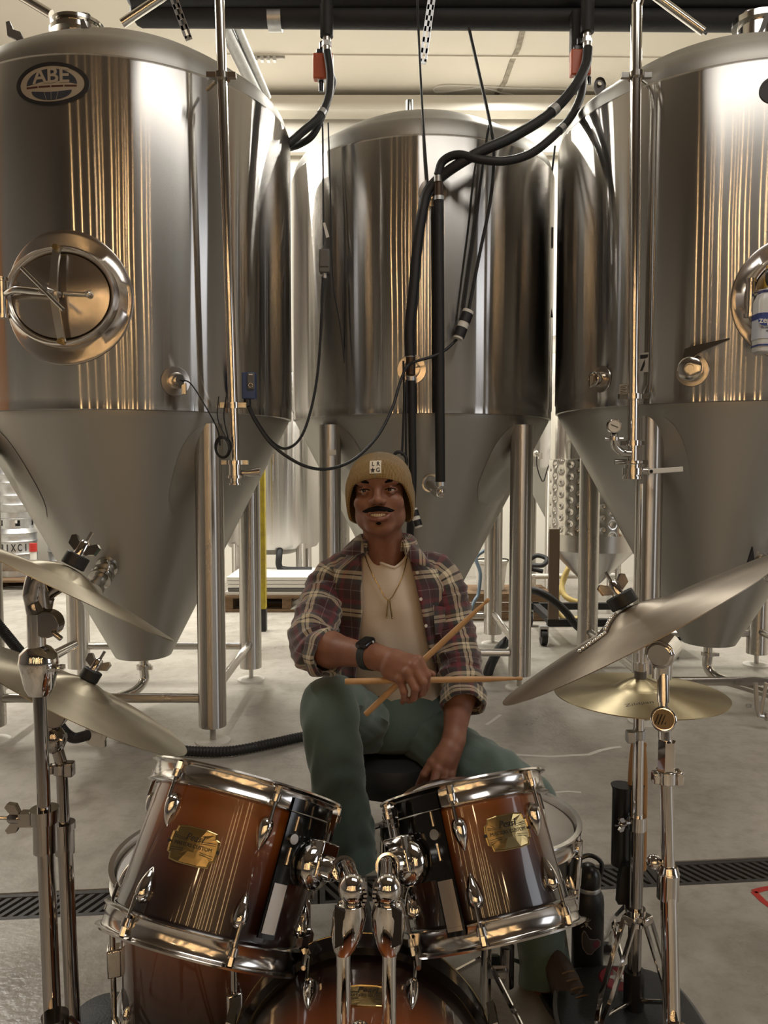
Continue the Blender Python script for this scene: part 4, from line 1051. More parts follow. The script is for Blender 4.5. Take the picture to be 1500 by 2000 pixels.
# dimpled sheet: a grid pushed in around each spot weld
m = MB(); rows = []
nt_, nz_ = 168, 60
for j in range(nz_ + 1):
    z = 0.755 + (1.29 - 0.755) * j / nz_
    row = []
    for k in range(nt_ + 1):
        th = -2.6 + 5.2 * k / nt_
        u = th * R_ / 0.075; v = (z - 0.755) / 0.083
        iu = round(u); off = 0.5 * (iu % 2)
        dv = (v - off) - round(v - off); du = (u - iu)
        d2 = (du * 0.075) ** 2 + (dv * 0.083) ** 2
        r = R_ + 0.004 - 0.012 * math.exp(-d2 / (2 * 0.011 ** 2))
        row.append(V(cx + r * math.sin(th - 0.3), cy - r * math.cos(th - 0.3), z))
    rows.append(row)
m.quadgrid(rows); T.part('dimple_jacket', m, STEEL_PIPE)
q = P(1084, 1035, 5.26)
m = MB(); lgx = q.x; m.box((lgx, 5.28, (0.80 + 0.14) / 2 + 0.0), (0.072, 0.02, 0.68)); T.part('flat_leg', m, pm('brown_steel', (0.22, 0.17, 0.13, 1), 0.5, 0.6), smooth=False)
m = MB(); 
for (dx, dy) in ((-0.33, -0.33), (0.3, -0.33), (-0.33, 0.3), (0.3, 0.3)):
    pass
m.box((cx - 0.02, cy - 0.33, 0.155), (0.75, 0.05, 0.05)); m.box((cx - 0.02, cy + 0.3, 0.155), (0.75, 0.05, 0.05)); m.box((cx - 0.35, cy, 0.155), (0.05, 0.68, 0.05)); m.box((cx + 0.33, cy, 0.155), (0.05, 0.68, 0.05)); T.part('trolley_frame', m, BLACK_MATT, smooth=False)
for (dx, dy) in ((-0.42, -0.34), (-0.14, -0.34), (0.33, -0.34), (-0.40, 0.3), (0.33, 0.3)):
    m = MB(); p = V(cx + dx, cy + dy, 0.055); m.cyl(p + V(-0.02, 0, 0), p + V(0.02, 0, 0), 0.055, n=20); cs = T.part('caster_wheel', m, BLACK_RUB)
    m = MB(); m.box(p + V(0, 0, 0.07), (0.06, 0.05, 0.02)); m.box(p + V(-0.028, 0, 0.035), (0.006, 0.04, 0.07)); m.box(p + V(0.028, 0, 0.035), (0.006, 0.04, 0.07)); T.part('caster_fork', m, GALV, cs, smooth=False)
# bucket on a crate
c = P(958, 1150, 6.35)
T = Thing('wooden_crate', 'low tan wooden crate under the white bucket', 'crate', (c.x + 0.1, c.y, 0))
for j in range(3):
    m = MB(); m.box((c.x + 0.1, c.y - 0.25, 0.04 + j * 0.075), (0.75, 0.022, 0.068)); T.part('front_slat', m, WOOD, smooth=False)
for j in range(6):
    m = MB(); m.box((c.x + 0.1, c.y - 0.21 + j * 0.085, c.z - 0.014), (0.75, 0.078, 0.02)); T.part('top_slat', m, WOOD, smooth=False)
for sx in (-0.25, 0.45):
    m = MB(); m.box((c.x + sx, c.y, 0.105), (0.03, 0.46, 0.205)); T.part('end_board', m, WOOD, smooth=False)
T = Thing('bucket', 'white plastic bucket on the tan crate behind the legs', 'bucket', c)
m = MB(); m.lathe([(0, 0.0), (0.11, 0.0), (0.135, 0.22), (0.145, 0.222), (0.145, 0.245), (0.135, 0.248), (0.128, 0.24), (0.105, 0.01)], 32, Matrix.Translation(c)); T.part('pail', m, WHITE_PL)
m = MB(); m.tube(catmull([c + V(-0.14, 0, 0.22), c + V(-0.12, -0.1, 0.26), c + V(0, -0.15, 0.27), c + V(0.12, -0.1, 0.26), c + V(0.14, 0, 0.22)], 5), 0.006, 6); T.part('handle', m, BLACK_PL)
# hoses at the back
YH = pm('yellow_hose', (0.48, 0.36, 0.12, 1), 0.5)
hose('yellow_hose', [P(1132, 1098, 6.3), P(1112, 1108, 6.3), P(1099, 1135, 6.3), P(1100, 1158, 6.25), P(1116, 1172, 6.2), P(1150, 1180, 6.2), P(1175, 1182, 6.25)], 0.022, 'front loop of pale yellow hose beyond the dimpled tank', YH)
hose('yellow_hose', [P(1112, 1100, 6.4), P(1106, 1120, 6.4), P(1095, 1150, 6.35), P(1088, 1170, 6.3), F(1100, 1206, 0.024), F(1140, 1208, 0.024)], 0.022, 'crossing rear loop of pale yellow hose beyond the dimpled tank', YH)
hose('black_hose', [P(1032, 1152, 5.05), P(1055, 1157, 4.98), P(1080, 1172, 4.95), P(1105, 1195, 4.95), P(1126, 1222, 4.98), P(1150, 1240, 5.1)], 0.026, 'thick black hose arching between the right-hand tank legs')
hose('black_hose', [P(995, 1248, 4.75), P(975, 1268, 4.65), P(958, 1300, 4.55), P(945, 1335, 4.5), P(920, 1352, 4.45)], 0.03, 'thick black hose drooping behind the man on the right')
hose('blue_hose', [P(946, 1075, 5.9), P(930, 1090, 5.85), P(938, 1120, 5.8), P(934, 1160, 5.75), P(925, 1178, 5.7), F(905, 1236, 0.015), F(880, 1240, 0.015)], 0.014, 'thin blue-grey hose curling behind the man on the right', pm('bluegrey_hose', (0.10, 0.14, 0.18, 1), 0.4))
hose('black_hose', [P(1035, 1092, 6.6), P(1050, 1085, 6.55), P(1068, 1092, 6.5), P(1060, 1104, 6.45), P(1040, 1104, 6.5), P(1036, 1110, 6.55), P(1060, 1116, 6.5)], 0.02, 'small coil of black hose by the far conical tank')
m = MB(); m.cyl(P(1030, 1126, 6.42), P(1200, 1124, 6.42), 0.022, n=12); m.cyl(P(1042, 1122, 6.42), V(P(1042, 1120, 6.42).x, 6.42, 0), 0.022, n=12); m.cyl(P(1190, 1124, 6.42), V(P(1190, 1122, 6.42).x, 6.42, 0), 0.022, n=12); solo('pipe_rail', m, WHITE_PL, 'low pale pipe rail at the back beyond the dimpled tank', 'rail', P(1100, 1122, 6.7))
# ribbed suction hose on the floor left, in two visible runs
def ribbed(pts, r, label):
    cp = catmull(pts, 26); m = MB()
    m.tube(cp, [r * (1.0 if i % 2 else 1.14) for i in range(len(cp))], 14)
    solo('ribbed_hose', m, BLACK_RUB, label, 'hose', cp[len(cp) // 2])
hz = 0.024
ribbed([F(215, 1418, hz + 0.05), F(255, 1440, hz + .01), F(300, 1455, hz), F(370, 1467, hz), F(450, 1467, hz), F(530, 1452, hz), F(600, 1437, hz), F(680, 1425, hz)], 0.02, 'ribbed black hose lying on the floor between left tank and stool')
ribbed([F(-420, 1560, 0.022), F(-330, 1520, 0.022), P(-200, 1330, 3.0), P(-120, 1170, 3.0), P(-75, 1145, 3.0), P(-40, 1178, 3.0), P(0, 1225, 3.0), P(30, 1262, 2.98), P(60, 1298, 2.96), P(90, 1345, 2.95), P(112, 1408, 2.98), P(140, 1440, 3.0), P(172, 1436, 3.06)], 0.019, 'ribbed black hose hanging at the left edge behind the cymbals')
# caster of a cart under the right tank
c = F(1325, 1285); T = Thing('hand_cart', 'low black hand cart with a caster under the right tank', 'cart', (c.x, c.y + 0.2, 0))
m = MB(); m.box((c.x - 0.06, c.y + 0.12, 0.135), (0.45, 0.28, 0.03)); T.part('deck', m, BLACK_MATT, smooth=False, bevel=0.004)
for dx in (0.0, -0.25):
    p = V(c.x + dx, c.y + 0.06, 0.05); m = MB(); m.cyl(p + V(-0.018, 0, 0), p + V(0.018, 0, 0), 0.05, n=20); w_ = T.part('caster_wheel', m, BLACK_RUB); m = MB(); m.cyl(p + V(-0.021, 0, 0), p + V(0.021, 0, 0), 0.02, n=12); m.box(p + V(0, 0, 0.06), (0.06, 0.06, 0.015)); T.part('caster_fork', m, GALV, w_)
# tape strips on the floor
def strip(pts, w, mat, label):
    m = MB(); rows = []
    for i, p in enumerate(pts):
        d = (pts[min(i + 1, len(pts) - 1)] - pts[max(i - 1, 0)]).normalized(); n = V(-d.y, d.x, 0) * w / 2
        rows.append([p + n + V(0, 0, 0.0012), p - n + V(0, 0, 0.0012), p - n + V(0, 0, 0.0004), p + n + V(0, 0, 0.0004)])
    m.loft(rows); solo('floor_tape', m, mat, label, 'tape', pts[0], smooth=False)
strip([F(1000, 1474), F(1075, 1478), F(1150, 1474), F(1172, 1466), F(1195, 1461), F(1213, 1459)], 0.02, WHITE_TAPE, 'bent strip of white tape on the floor right of the stool')
strip([F(950, 1416), F(962, 1408), F(978, 1396)], 0.018, WHITE_TAPE, 'short strip of white tape on the floor beside the man')
strip([F(1085, 1548), F(1110, 1546), F(1135, 1548)], 0.012, WHITE_TAPE, 'faint strip of tape on the floor behind the snare drum')
strip([F(1472, 1742), F(1490, 1737), F(1515, 1733)], 0.02, RED, 'upper red tape stripe at the right edge of the floor')
strip([F(1472, 1742), F(1490, 1760), F(1515, 1778)], 0.02, RED, 'lower red tape stripe at the right edge of the floor')
# ------------------------------------------------------------------ drum kit
def PC(px, py, zc): return CAM + ray(px, py) * zc
def sunburst(name, lo, hi, axis=2, zs=(0.0, 1.0), stops=None):
    """lacquered maple with a painted fade along the shell"""
    m, nt, b = new_mat(name)
    tc = nd(nt, 'ShaderNodeTexCoord'); sp = nd(nt, 'ShaderNodeSeparateXYZ')
    nt.links.new(tc.outputs['Object'], sp.inputs[0])
    mr = nd(nt, 'ShaderNodeMapRange'); setin(mr, From_Min=zs[0], From_Max=zs[1], To_Min=0.0, To_Max=1.0)
    nt.links.new(sp.outputs[axis], mr.inputs[0])
    r = nd(nt, 'ShaderNodeValToRGB')
    st = stops or [(0.0, (0.006, 0.0015, 0.001, 1)), (0.30, (0.018, 0.0035, 0.002, 1)), (0.58, (0.105, 0.026, 0.006, 1)), (0.85, (0.26, 0.08, 0.012, 1)), (1.0, (0.22, 0.065, 0.010, 1))]
    el = r.color_ramp.elements
    while len(el) < len(st): el.new(0.5)
    for e, (p, c) in zip(el, st): e.position = p; e.color = c
    nt.links.new(mr.outputs[0], r.inputs[0])
    n = nd(nt, 'ShaderNodeTexNoise'); mp = nd(nt, 'ShaderNodeMapping'); mp.inputs['Scale'].default_value = (40, 40, 5)
    nt.links.new(tc.outputs['Object'], mp.inputs[0]); nt.links.new(mp.outputs[0], n.inputs['Vector']); setin(n, Scale=1.0, Detail=3.0)
    r2 = nd(nt, 'ShaderNodeValToRGB'); r2.color_ramp.elements[0].color = (0.78, 0.78, 0.78, 1); r2.color_ramp.elements[1].color = (1.1, 1.1, 1.1, 1); nt.links.new(n.outputs['Fac'], r2.inputs[0])
    mx = nd(nt, 'ShaderNodeMix', data_type='RGBA', blend_type='MULTIPLY'); mx.inputs[0].default_value = 1.0
    nt.links.new(r.outputs[0], mx.inputs[6]); nt.links.new(r2.outputs[0], mx.inputs[7]); nt.links.new(mx.outputs[2], b.inputs['Base Color'])
    setin(b, Roughness=0.35); b.inputs['Coat Weight'].default_value = 1.0; b.inputs['Coat Roughness'].default_value = 0.05
    return m
HEAD = pm('drum_head', (0.62, 0.60, 0.57, 1), 0.5)
HEAD_CLEAR = pm('clear_drum_head', (0.25, 0.24, 0.22, 1), 0.2)
PANEL = pm('black_mount_panel', (0.006, 0.006, 0.006, 1), 0.12)
PALE_STRIP = pm('pale_strip_metal', (0.50, 0.44, 0.38, 1), 0.35, 0.9)

class Rig:
    """a thing whose parts live in its own tilted frame"""
    def __init__(s, name, label, cat, M, group=None):
        s.root = bpy.data.objects.new(name, None); COL.objects.link(s.root); s.root.empty_display_size = 0.1
        s.root.matrix_world = M; s.M = M
        s.root['label'] = label; s.root['category'] = cat
        if group: s.root['group'] = group
    def part(s, name, mb, mat, parent=None, **kw):
        return make_obj(name, mb, mat, parent or s.root, (0, 0, 0), **kw)
def hoop_prof(R, sgn, z):
    p = [(R + 0.002, -0.022), (R + 0.013, -0.022), (R + 0.019, -0.019), (R + 0.013, -0.015), (R + 0.0115, 0.008), (R + 0.014, 0.012), (R + 0.021, 0.014), (R + 0.020, 0.017), (R + 0.009, 0.016), (R + 0.0075, 0.010), (R + 0.0075, -0.018), (R + 0.002, -0.022)]
    return [(r, z + sgn * h) for r, h in p]
def lug_mesh(mb, a, R, z0, z1, w=0.012):
    """teardrop lug: rounded at z0, pointed at z1"""
    rows = []
    for k in range(13):
        t = k / 12; z = lerpf(z0, z1, t)
        ww = w * (math.sqrt(max(0, 1 - ((t - 0.28) / 0.28) ** 2)) if t < 0.28 else math.cos((t - 0.28) / 0.72 * PI / 2) ** 0.8) + 0.0006
        hh = 0.016 * (ww / w) ** 0.9
        row = []
        for j in range(9):
            b_ = PI * j / 8
            du = ww * math.cos(b_); dr = hh * math.sin(b_)
            an = a + du / R
            row.append(V((R + dr) * math.sin(an), -(R + dr) * math.cos(an), z))
        rows.append(row)
    mb.quadgrid(rows)
def drum(name, label, M, R, L, nl, a0, shell_mat, lug=0.058, top=HEAD, group=None, rods_full=False, hoopm=HOOP_CHROME):
    """local -Y faces the camera, z up the shell axis"""
    T = Rig(name, label, 'drum', M, group)
    m = MB(); m.lathe([(R - 0.006, -L / 2), (R, -L / 2), (R, L / 2), (R - 0.006, L / 2)], 96); T.part('shell', m, shell_mat)
    for sgn, hm in ((1, top), (-1, HEAD_CLEAR)):
        z = sgn * (L / 2 + 0.002)
        m = MB(); m.lathe(hoop_prof(R, sgn, z), 96); h = T.part('hoop', m, hoopm, ang=60)
        m = MB(); m.lathe([(R + 0.006, z - sgn * 0.012), (R + 0.004, z), (R - 0.004, z + sgn * 0.002), (0, z + sgn * 0.002)], 64); T.part('drum_head', m, hm)
        for k in range(nl):
            a = a0 + 2 * PI * k / nl
            m = MB()
            rr = R + 0.016
            p = V(rr * math.sin(a), -rr * math.cos(a), 0)
            z_l = sgn * (L / 2 - lug * 0.72)
            m.cyl(p + V(0, 0, z_l), p + V(0, 0, z + sgn * 0.006), 0.003, n=8)
            m.cyl(p + V(0, 0, z - sgn * 0.012), p + V(0, 0, z - sgn * 0.001), 0.0075, 0.0085, n=10); m.cyl(p + V(0, 0, z), p + V(0, 0, z + sgn * 0.012), 0.0055, n=6)
            T.part('tension_rod', m, hoopm, h)
            m = MB(); lug_mesh(m, a, R, sgn * (L / 2 - lug * 0.55), sgn * (L / 2 - lug * 1.45))
            T.part('lug', m, CHROME)
    return T
def tom_frame(top, bot):
    """z from bottom to top, local -Y towards the camera"""
    z = (top - bot).normalized(); c = (top + bot) / 2
    back = (c - CAM); back = (back - z * back.dot(z)).normalized()
    x = back.cross(z)
    M = Matrix.Identity(4)
    for i in range(3):
        M[i][0], M[i][1], M[i][2], M[i][3] = x[i], back[i], z[i], c[i]
    return M
def badge(T, R, a, z, w, h, texts):
    fn = lambda u, v, d: V((R + d) * math.sin(a + u / R), -(R + d) * math.cos(a + u / R), z + v)
    ol = []
    for sx, sy in ((1, 1), (-1, 1), (-1, -1), (1, -1)):
        q = [(w, 0.12 * h), (w * 0.97, h * 0.55), (w * 0.84, h * 0.62), (w * 0.80, h * 0.92), (w * 0.4, h)]
        if sx * sy < 0: q = q[::-1]
        ol += [(sx * u, sy * v) for u, v in q]
    m = MB(); rows = [[fn(u * t, v * t, d) for u, v in ol] for t, d in ((1, 0), (1, 0.0022), (0.95, 0.003), (0.92, 0.0018), (0.6, 0.0018), (0.3, 0.0018))]
    m.loft(rows); b = T.part('badge', m, BRASS, smooth=False, label='scalloped brass badge')
    for sx in (-1, 1):
        m = MB(); m.cyl(fn(sx * w * 0.985, 0, 0.0005), fn(sx * w * 0.985, 0, 0.0042), 0.0028, n=10); T.part('badge_pin', m, INK, b)
    for (s_, size, v, mt, sh) in texts:
        vs, fs = text_geo(s_, size, bold=False, shear=sh); m = MB(); m.raw([(p[0], p[1] + v, 0.0025) for p in vs], fs, fn); T.part('badge_text', m, mt, b, smooth=False)
    for k in range(4):
        for sx in (-1, 1):
            m = MB(); v = (0.3, 0.22, -0.24, -0.34)[k] * h; m.raw([fn(sx * w * 0.35, v, 0.0024), fn(sx * w * 0.85, v * 1.25, 0.0024), fn(sx * w * 0.85, v * 1.25 + 0.0007, 0.0024), fn(sx * w * 0.35, v + 0.0007, 0.0024)], [(0, 1, 2, 3)]); T.part('badge_line', m, INK, b, smooth=False)

SB_TOM12 = sunburst('sunburst_large_tom', 0, 0, zs=(-0.13, 0.13)); SB_TOM10 = sunburst('sunburst_small_tom', 0, 0, zs=(-0.11, 0.11))
BT = (('Pearl', 0.015, 0.0115, INK, 0.25), ('MASTERS CUSTOM', 0.0076, 0.0, INK, 0.0))
def mount(T, R, a, z, s):
    """suspension panel and clamp on the side of a tom; s = side the strip is on"""
    fn = lambda u, v, d: V((R + d) * math.sin(a + u / R), -(R + d) * math.cos(a + u / R), z + v)
    def plate(name, pts, d, h, mat, par=None):
        m = MB()
        # columns across so that it follows the shell
        us = np.linspace(pts[0], pts[1], 9)
        rows = [[fn(u, v, dd) for u in us] for v, dd in ((pts[2], d), (pts[2], d + h), (pts[3], d + h), (pts[3], d))]
        m.quadgrid(rows, closed_v=True); return T.part(name, m, mat, par, smooth=True, ang=30)
    p = plate('mount_panel', (-0.045, 0.06, -0.035, 0.088), 0.012, 0.004, PANEL)
    plate('mount_leg', (-0.05 * s - 0.014, -0.05 * s + 0.014, -0.115, 0.088), 0.012, 0.005, PANEL, p)
    plate('pale_strip', (-0.05 * s - 0.011, -0.05 * s + 0.011, -0.108, -0.038), 0.0175, 0.001, PALE_STRIP, p)  # pale metal strip; on the small tom it stands for a white reflection
    m = MB(); q = fn(-0.05 * s, 0.028, 0.0175); n_ = V(math.sin(a - 0.05 * s / R), -math.cos(a - 0.05 * s / R), 0); m.cyl(q, q + n_ * 0.004, 0.008, n=16); m.cyl(fn(-0.05 * s, -0.01, 0.018), fn(-0.05 * s, 0.015, 0.018), 0.0022, n=6); m.cyl(fn(-0.05 * s, 0.04, 0.018), fn(-0.05 * s, 0.062, 0.018), 0.0022, n=6); T.part('mount_screw', m, STEEL_WARM, p)
    m = MB(); nn = V(math.sin(a), -math.cos(a), 0); o = fn(0.0, 0.0, 0.016); f = frame(o, nn, (0, 0, 1))
    m.lathe([(0.036, 0.0), (0.038, 0.008), (0.036, 0.02), (0.030, 0.026), (0.02, 0.03), (0.018, 0.05), (0.0, 0.05)], 28, f)
    m.box(o + nn * 0.018 + V(0, 0, 0.01), (0.05, 0.03, 0.055), Matrix.Rotation(a, 4, 'Z')); c = T.part('mount_clamp', m, CHROME, p, bevel=0.003)
    m = MB(); m.cyl(o + nn * 0.02 + V(0, 0, 0.03), o + nn * 0.02 + V(0, 0, 0.055), 0.005, n=8); m.prism([(-0.006, 0.05), (0.006, 0.05), (0.009, 0.085), (0.0, 0.09), (-0.009, 0.085)], 0.006, lambda u, v, w: o + nn * (0.018 + w) + V(u * math.cos(a), u * math.sin(a), v)); T.part('wing_screw', m, CHROME, p)
    return o + nn * 0.05

# large rack tom (camera left) and small rack tom (camera right)
M1 = tom_frame(PC(481, 1543, 1.365), PC(394, 1836, 1.262))
L1 = (PC(481, 1543, 1.365) - PC(394, 1836, 1.262)).length
tom1 = drum('rack_tom', 'larger amber sunburst rack tom on the left with brass badge', M1, 0.152, L1 - 0.012, 6, math.radians(-43), SB_TOM12, group='rack toms over the bass drum')
badge(tom1, 0.152, math.radians(-21), 0.012, 0.042, 0.027, BT)
mt1 = M1 @ mount(tom1, 0.152, math.radians(52), 0.03, 1)
M2 = tom_frame(PC(906, 1553, 1.345), PC(966, 1815, 1.255))
L2 = (PC(906, 1553, 1.345) - PC(966, 1815, 1.255)).length
tom2 = drum('rack_tom', 'smaller amber sunburst rack tom on the right with brass badge', M2, 0.127, L2 - 0.012, 6, math.radians(-8), SB_TOM10, group='rack toms over the bass drum')
badge(tom2, 0.127, math.radians(26), 0.03, 0.04, 0.026, BT)
mt2 = M2 @ mount(tom2, 0.127, math.radians(-46), 0.02, -1)

# bass drum lying behind the frame edge, badge and vent uppermost
BX, BY0, BY1, BZ, BR = -0.035, 0.80, 1.175, 0.278, 0.197
Mb = Matrix.Identity(4)
for i, (xx, yy, zz) in enumerate((((1, 0, 0)), ((0, 0, 1)), ((0, -1, 0)))): pass
Mb = Matrix(((1, 0, 0, BX), (0, 0, 1, (BY0 + BY1) / 2), (0, -1, 0, BZ), (0, 0, 0, 1)))   # local z = room +y, local -y = up
SBB = sunburst('sunburst_bass', 0, 0, zs=(-0.19, 0.19), stops=[(0.0, (0.02, 0.004, 0.002, 1)), (0.25, (0.20, 0.05, 0.01, 1)), (0.45, (0.36, 0.105, 0.016, 1)), (0.62, (0.22, 0.055, 0.01, 1)), (0.84, (0.02, 0.004, 0.002, 1)), (1.0, (0.004, 0.001, 0.001, 1))])
T = Rig('bass_drum', 'amber sunburst bass drum under the toms at the bottom edge', 'drum', Mb)
LB = BY1 - BY0
m = MB(); m.lathe([(BR - 0.006, -LB / 2), (BR, -LB / 2), (BR, LB / 2), (BR - 0.006, LB / 2)], 120); T.part('shell', m, SBB)
for sgn in (-1, 1):
    z0, z1 = sgn * (LB / 2 - 0.012), sgn * (LB / 2 + 0.026)
    m = MB(); m.lathe([(BR + 0.006, z0), (BR + 0.018, z0), (BR + 0.019, (z0 + z1) / 2), (BR + 0.018, z1), (BR + 0.006, z1), (BR + 0.006, z0)], 120); hp = T.part('hoop', m, pm('black_lacquer_hoop', (0.006, 0.005, 0.005, 1), 0.15) if sgn < 0 else bpy.data.materials['black_lacquer_hoop'], label='black lacquered hoop')
    m = MB(); m.torus(V(0, 0, z1), (0, 0, 1), BR + 0.0175, 0.0014, 120, 6); T.part('hoop_edge', m, BRASS, hp)
    m = MB(); m.lathe([(BR + 0.004, z0 + sgn * 0.008), (BR, sgn * (LB / 2 + 0.003)), (0, sgn * (LB / 2 + 0.003))], 64); T.part('drum_head', m, HEAD_CLEAR)
    for k in range(8):
        a = math.radians(22.5 + 45 * k)
        m = MB(); lug_mesh(m, a, BR, sgn * (LB / 2 - 0.045), sgn * (LB / 2 - 0.105), 0.011); T.part('lug', m, CHROME)
        m = MB(); rr_ = BR + 0.016; p = V(rr_ * math.sin(a), -rr_ * math.cos(a), 0); m.cyl(p + V(0, 0, sgn * (LB / 2 - 0.06)), p * 1.06 + V(0, 0, sgn * (LB / 2 + 0.03)), 0.0035, n=8)
        q = p * 1.07; m.box(q + V(0, 0, sgn * (LB / 2 + 0.01)), (0.012, 0.012, 0.05), Matrix.Rotation(a, 4, 'Z')); m.cyl(q + V(0, 0, sgn * (LB / 2 - 0.03)), q + V(0, 0, sgn * (LB / 2 - 0.055)), 0.006, 0.004, n=8); T.part('claw', m, CHROME, hp)
badge_z = 0.09
badge(T, BR, math.radians(3), badge_z, 0.034, 0.022, BT)
m = MB(); vp = V(BR * math.sin(0.01), -BR * math.cos(0.01), 0.027); m.torus(vp + V(0, -0.001, 0), (0, 1, 0), 0.0085, 0.003, 20, 8); T.part('vent_grommet', m, CHROME)
m = MB(); m.cyl(vp, vp + V(0, -0.0012, 0), 0.0075, n=16); T.part('vent_hole', m, INK)
for s_ in (-1, 1):
    m = MB(); m.cyl(V(s_ * 0.17, 0.08, -0.06), V(s_ * 0.30, 0.268, -0.12), 0.009, n=12); m.box(V(s_ * 0.185, 0.075, -0.06), (0.04, 0.05, 0.05)); m.sphere(V(s_ * 0.30, 0.266, -0.12), 0.012, 10, 8); T.part('spur', m, CHROME)
# tom posts and arms standing in the bass drum
def tom_arm(label, ppx, jp, mp, zin):
    top = P(*jp, 1.0); base = V(P(ppx, 2000, 0.98).x, 0.985, zin); kt = V(top.x, 1.0, top.z)
    T = Thing('tom_holder', label, 'drum hardware', base)
    tp = kt + V(0, 0, -0.075)
    tp = V(P(ppx, 1860, 1.0).x, 1.0, P(ppx, 1860, 1.0).z)
    m = MB(); m.cyl(base, tp + V(0, 0, 0.02), 0.0098, n=24); T.part('post', m, CHROME)
    s_ = 1 if mp.x > kt.x else -1
    # open-sided clamp casting
    m = MB(); rows = []
    h = kt.z - tp.z
    for t, rx, ry in ((0.0, 0.012, 0.012), (0.12, 0.017, 0.016), (0.35, 0.0215, 0.019), (0.75, 0.023, 0.02), (0.95, 0.018, 0.018), (1.0, 0.01, 0.012)):
        c = tp.lerp(V(kt.x, 1.0, tp.z + h * 0.9), t); rows.append([c + V(rx * math.cos(a) , ry * math.sin(a), 0) for a in [2 * PI * k / 20 for k in range(20)]])
    m.loft(rows); cl = T.part('post_clamp', m, CHROME)
    m = MB(); c = tp.lerp(kt, 0.55) + V(s_ * 0.011, -0.0185, 0); m.prism([(-0.006, -0.028), (0.006, -0.022), (0.007, 0.022), (-0.006, 0.03)], 0.004, lambda u, v, w: c + V(u, w, v)); T.part('clamp_slot', m, INK, cl, smooth=False)
    # knuckle and arm up to the tom
    m = MB(); m.sphere(kt + V(0, 0, 0.006), (0.019, 0.018, 0.021), 24, 16); kn = T.part('knuckle', m, CHROME)
    for k in range(5):
        a = -0.6 + 0.3 * k; m = MB(); p = kt + V(-s_ * 0.018 * math.cos(a), -0.006, 0.006 + 0.02 * math.sin(a)); m.box(p, (0.005, 0.022, 0.003)); T.part('knuckle_tooth', m, CHROME_D, kn, smooth=False)
    mid = kt.lerp(mp, 0.45) + V(0, 0, 0.02)
    m = MB(); m.tube(catmull([kt + V(0, 0, 0.008), kt.lerp(mid, 0.6) + V(0, 0, 0.006), mid, mp], 8), 0.0145, 20); T.part('arm', m, CHROME)
    m = MB(); d = (mp - mid).normalized(); m.cyl(mid, mid + d * 0.018, 0.018, n=20); T.part('arm_collar', m, CHROME)
    m = MB(); q = kt.lerp(mid, 0.45) + V(0, -0.018, 0.004); m.cyl(q, q + V(0, -0.006, 0.002), 0.006, n=10); T.part('arm_screw', m, CHROME)
tom_arm('left chrome tom holder post holding the larger tom', 671, (688, 1745), mt1, BZ + BR - 0.004)
tom_arm('right chrome tom holder post holding the smaller tom', 760, (757, 1745), mt2, BZ + BR - 0.004)

# floor tom
fc = P(424, 1675, 1.60)
Mf = Matrix.Translation((fc.x, fc.y, fc.z - 0.165))
SB_FT = sunburst('sunburst_floor_tom', 0, 0, zs=(-0.17, 0.16))
ft = drum('floor_tom', 'amber sunburst floor tom standing behind the larger rack tom', Mf, 0.2, 0.32, 8, math.radians(-6), SB_FT)
for a in (-1.25, 0.35, 2.6):
    m = MB(); p = V(0.215 * math.sin(a), -0.215 * math.cos(a), 0); m.cyl(p + V(0, 0, 0.06), V(p.x, p.y, -(fc.z - 0.165) + 0.01), 0.0065, n=12); lg = ft.part('leg', m, CHROME)
    m = MB(); m.box(p * 0.985 + V(0, 0, -0.02), (0.03, 0.03, 0.06), Matrix.Rotation(a, 4, 'Z')); ft.part('leg_bracket', m, CHROME, lg, bevel=0.004)
    m = MB(); z = -(fc.z - 0.165); m.cyl(V(p.x, p.y, z + 0.001), V(p.x, p.y, z + 0.035), 0.014, 0.011, n=12); ft.part('rubber_foot', m, BLACK_RUB, lg)

# snare drum on its stand
sc = P(951, 1597, 1.63)
Ms = frame((sc.x, sc.y, sc.z - 0.07), V(0.05, 0.03, 1), (1, 0, 0))
BLK_SHELL = pm('black_snare_shell', (0.018, 0.018, 0.018, 1), 0.35)
sn = drum('snare_drum', 'black snare drum with white head behind the smaller tom', Ms, 0.178, 0.13, 8, math.radians(20), BLK_SHELL, lug=0.045)
m = MB(); a = math.radians(66); p = V(0.19 * math.sin(a), -0.19 * math.cos(a), 0); m.box(p + V(0, 0, 0.0), (0.03, 0.026, 0.075), Matrix.Rotation(a, 4, 'Z')); th_ = sn.part('strainer', m, CHROME, bevel=0.006)
m = MB(); m.cyl(p * 1.05 + V(0, 0, 0.045), p * 1.05 + V(0, 0, -0.08), 0.0035, n=8); m.cyl(p * 1.03 + V(0, 0, 0.03), p * 1.03 + V(0, 0, 0.065), 0.008, n=10); sn.part('strainer_lever', m, CHROME, th_)
T = Thing('snare_stand', 'chrome and black snare stand between the man and the smaller tom', 'drum stand', (sc.x, sc.y, 0))
m = MB(); b0 = V(sc.x, sc.y, 0); zt = sc.z - 0.19; m.cyl(b0 + V(0, 0, 0.04), b0 + V(0, 0, zt), 0.0125, n=16); T.part('tube', m, CHROME)
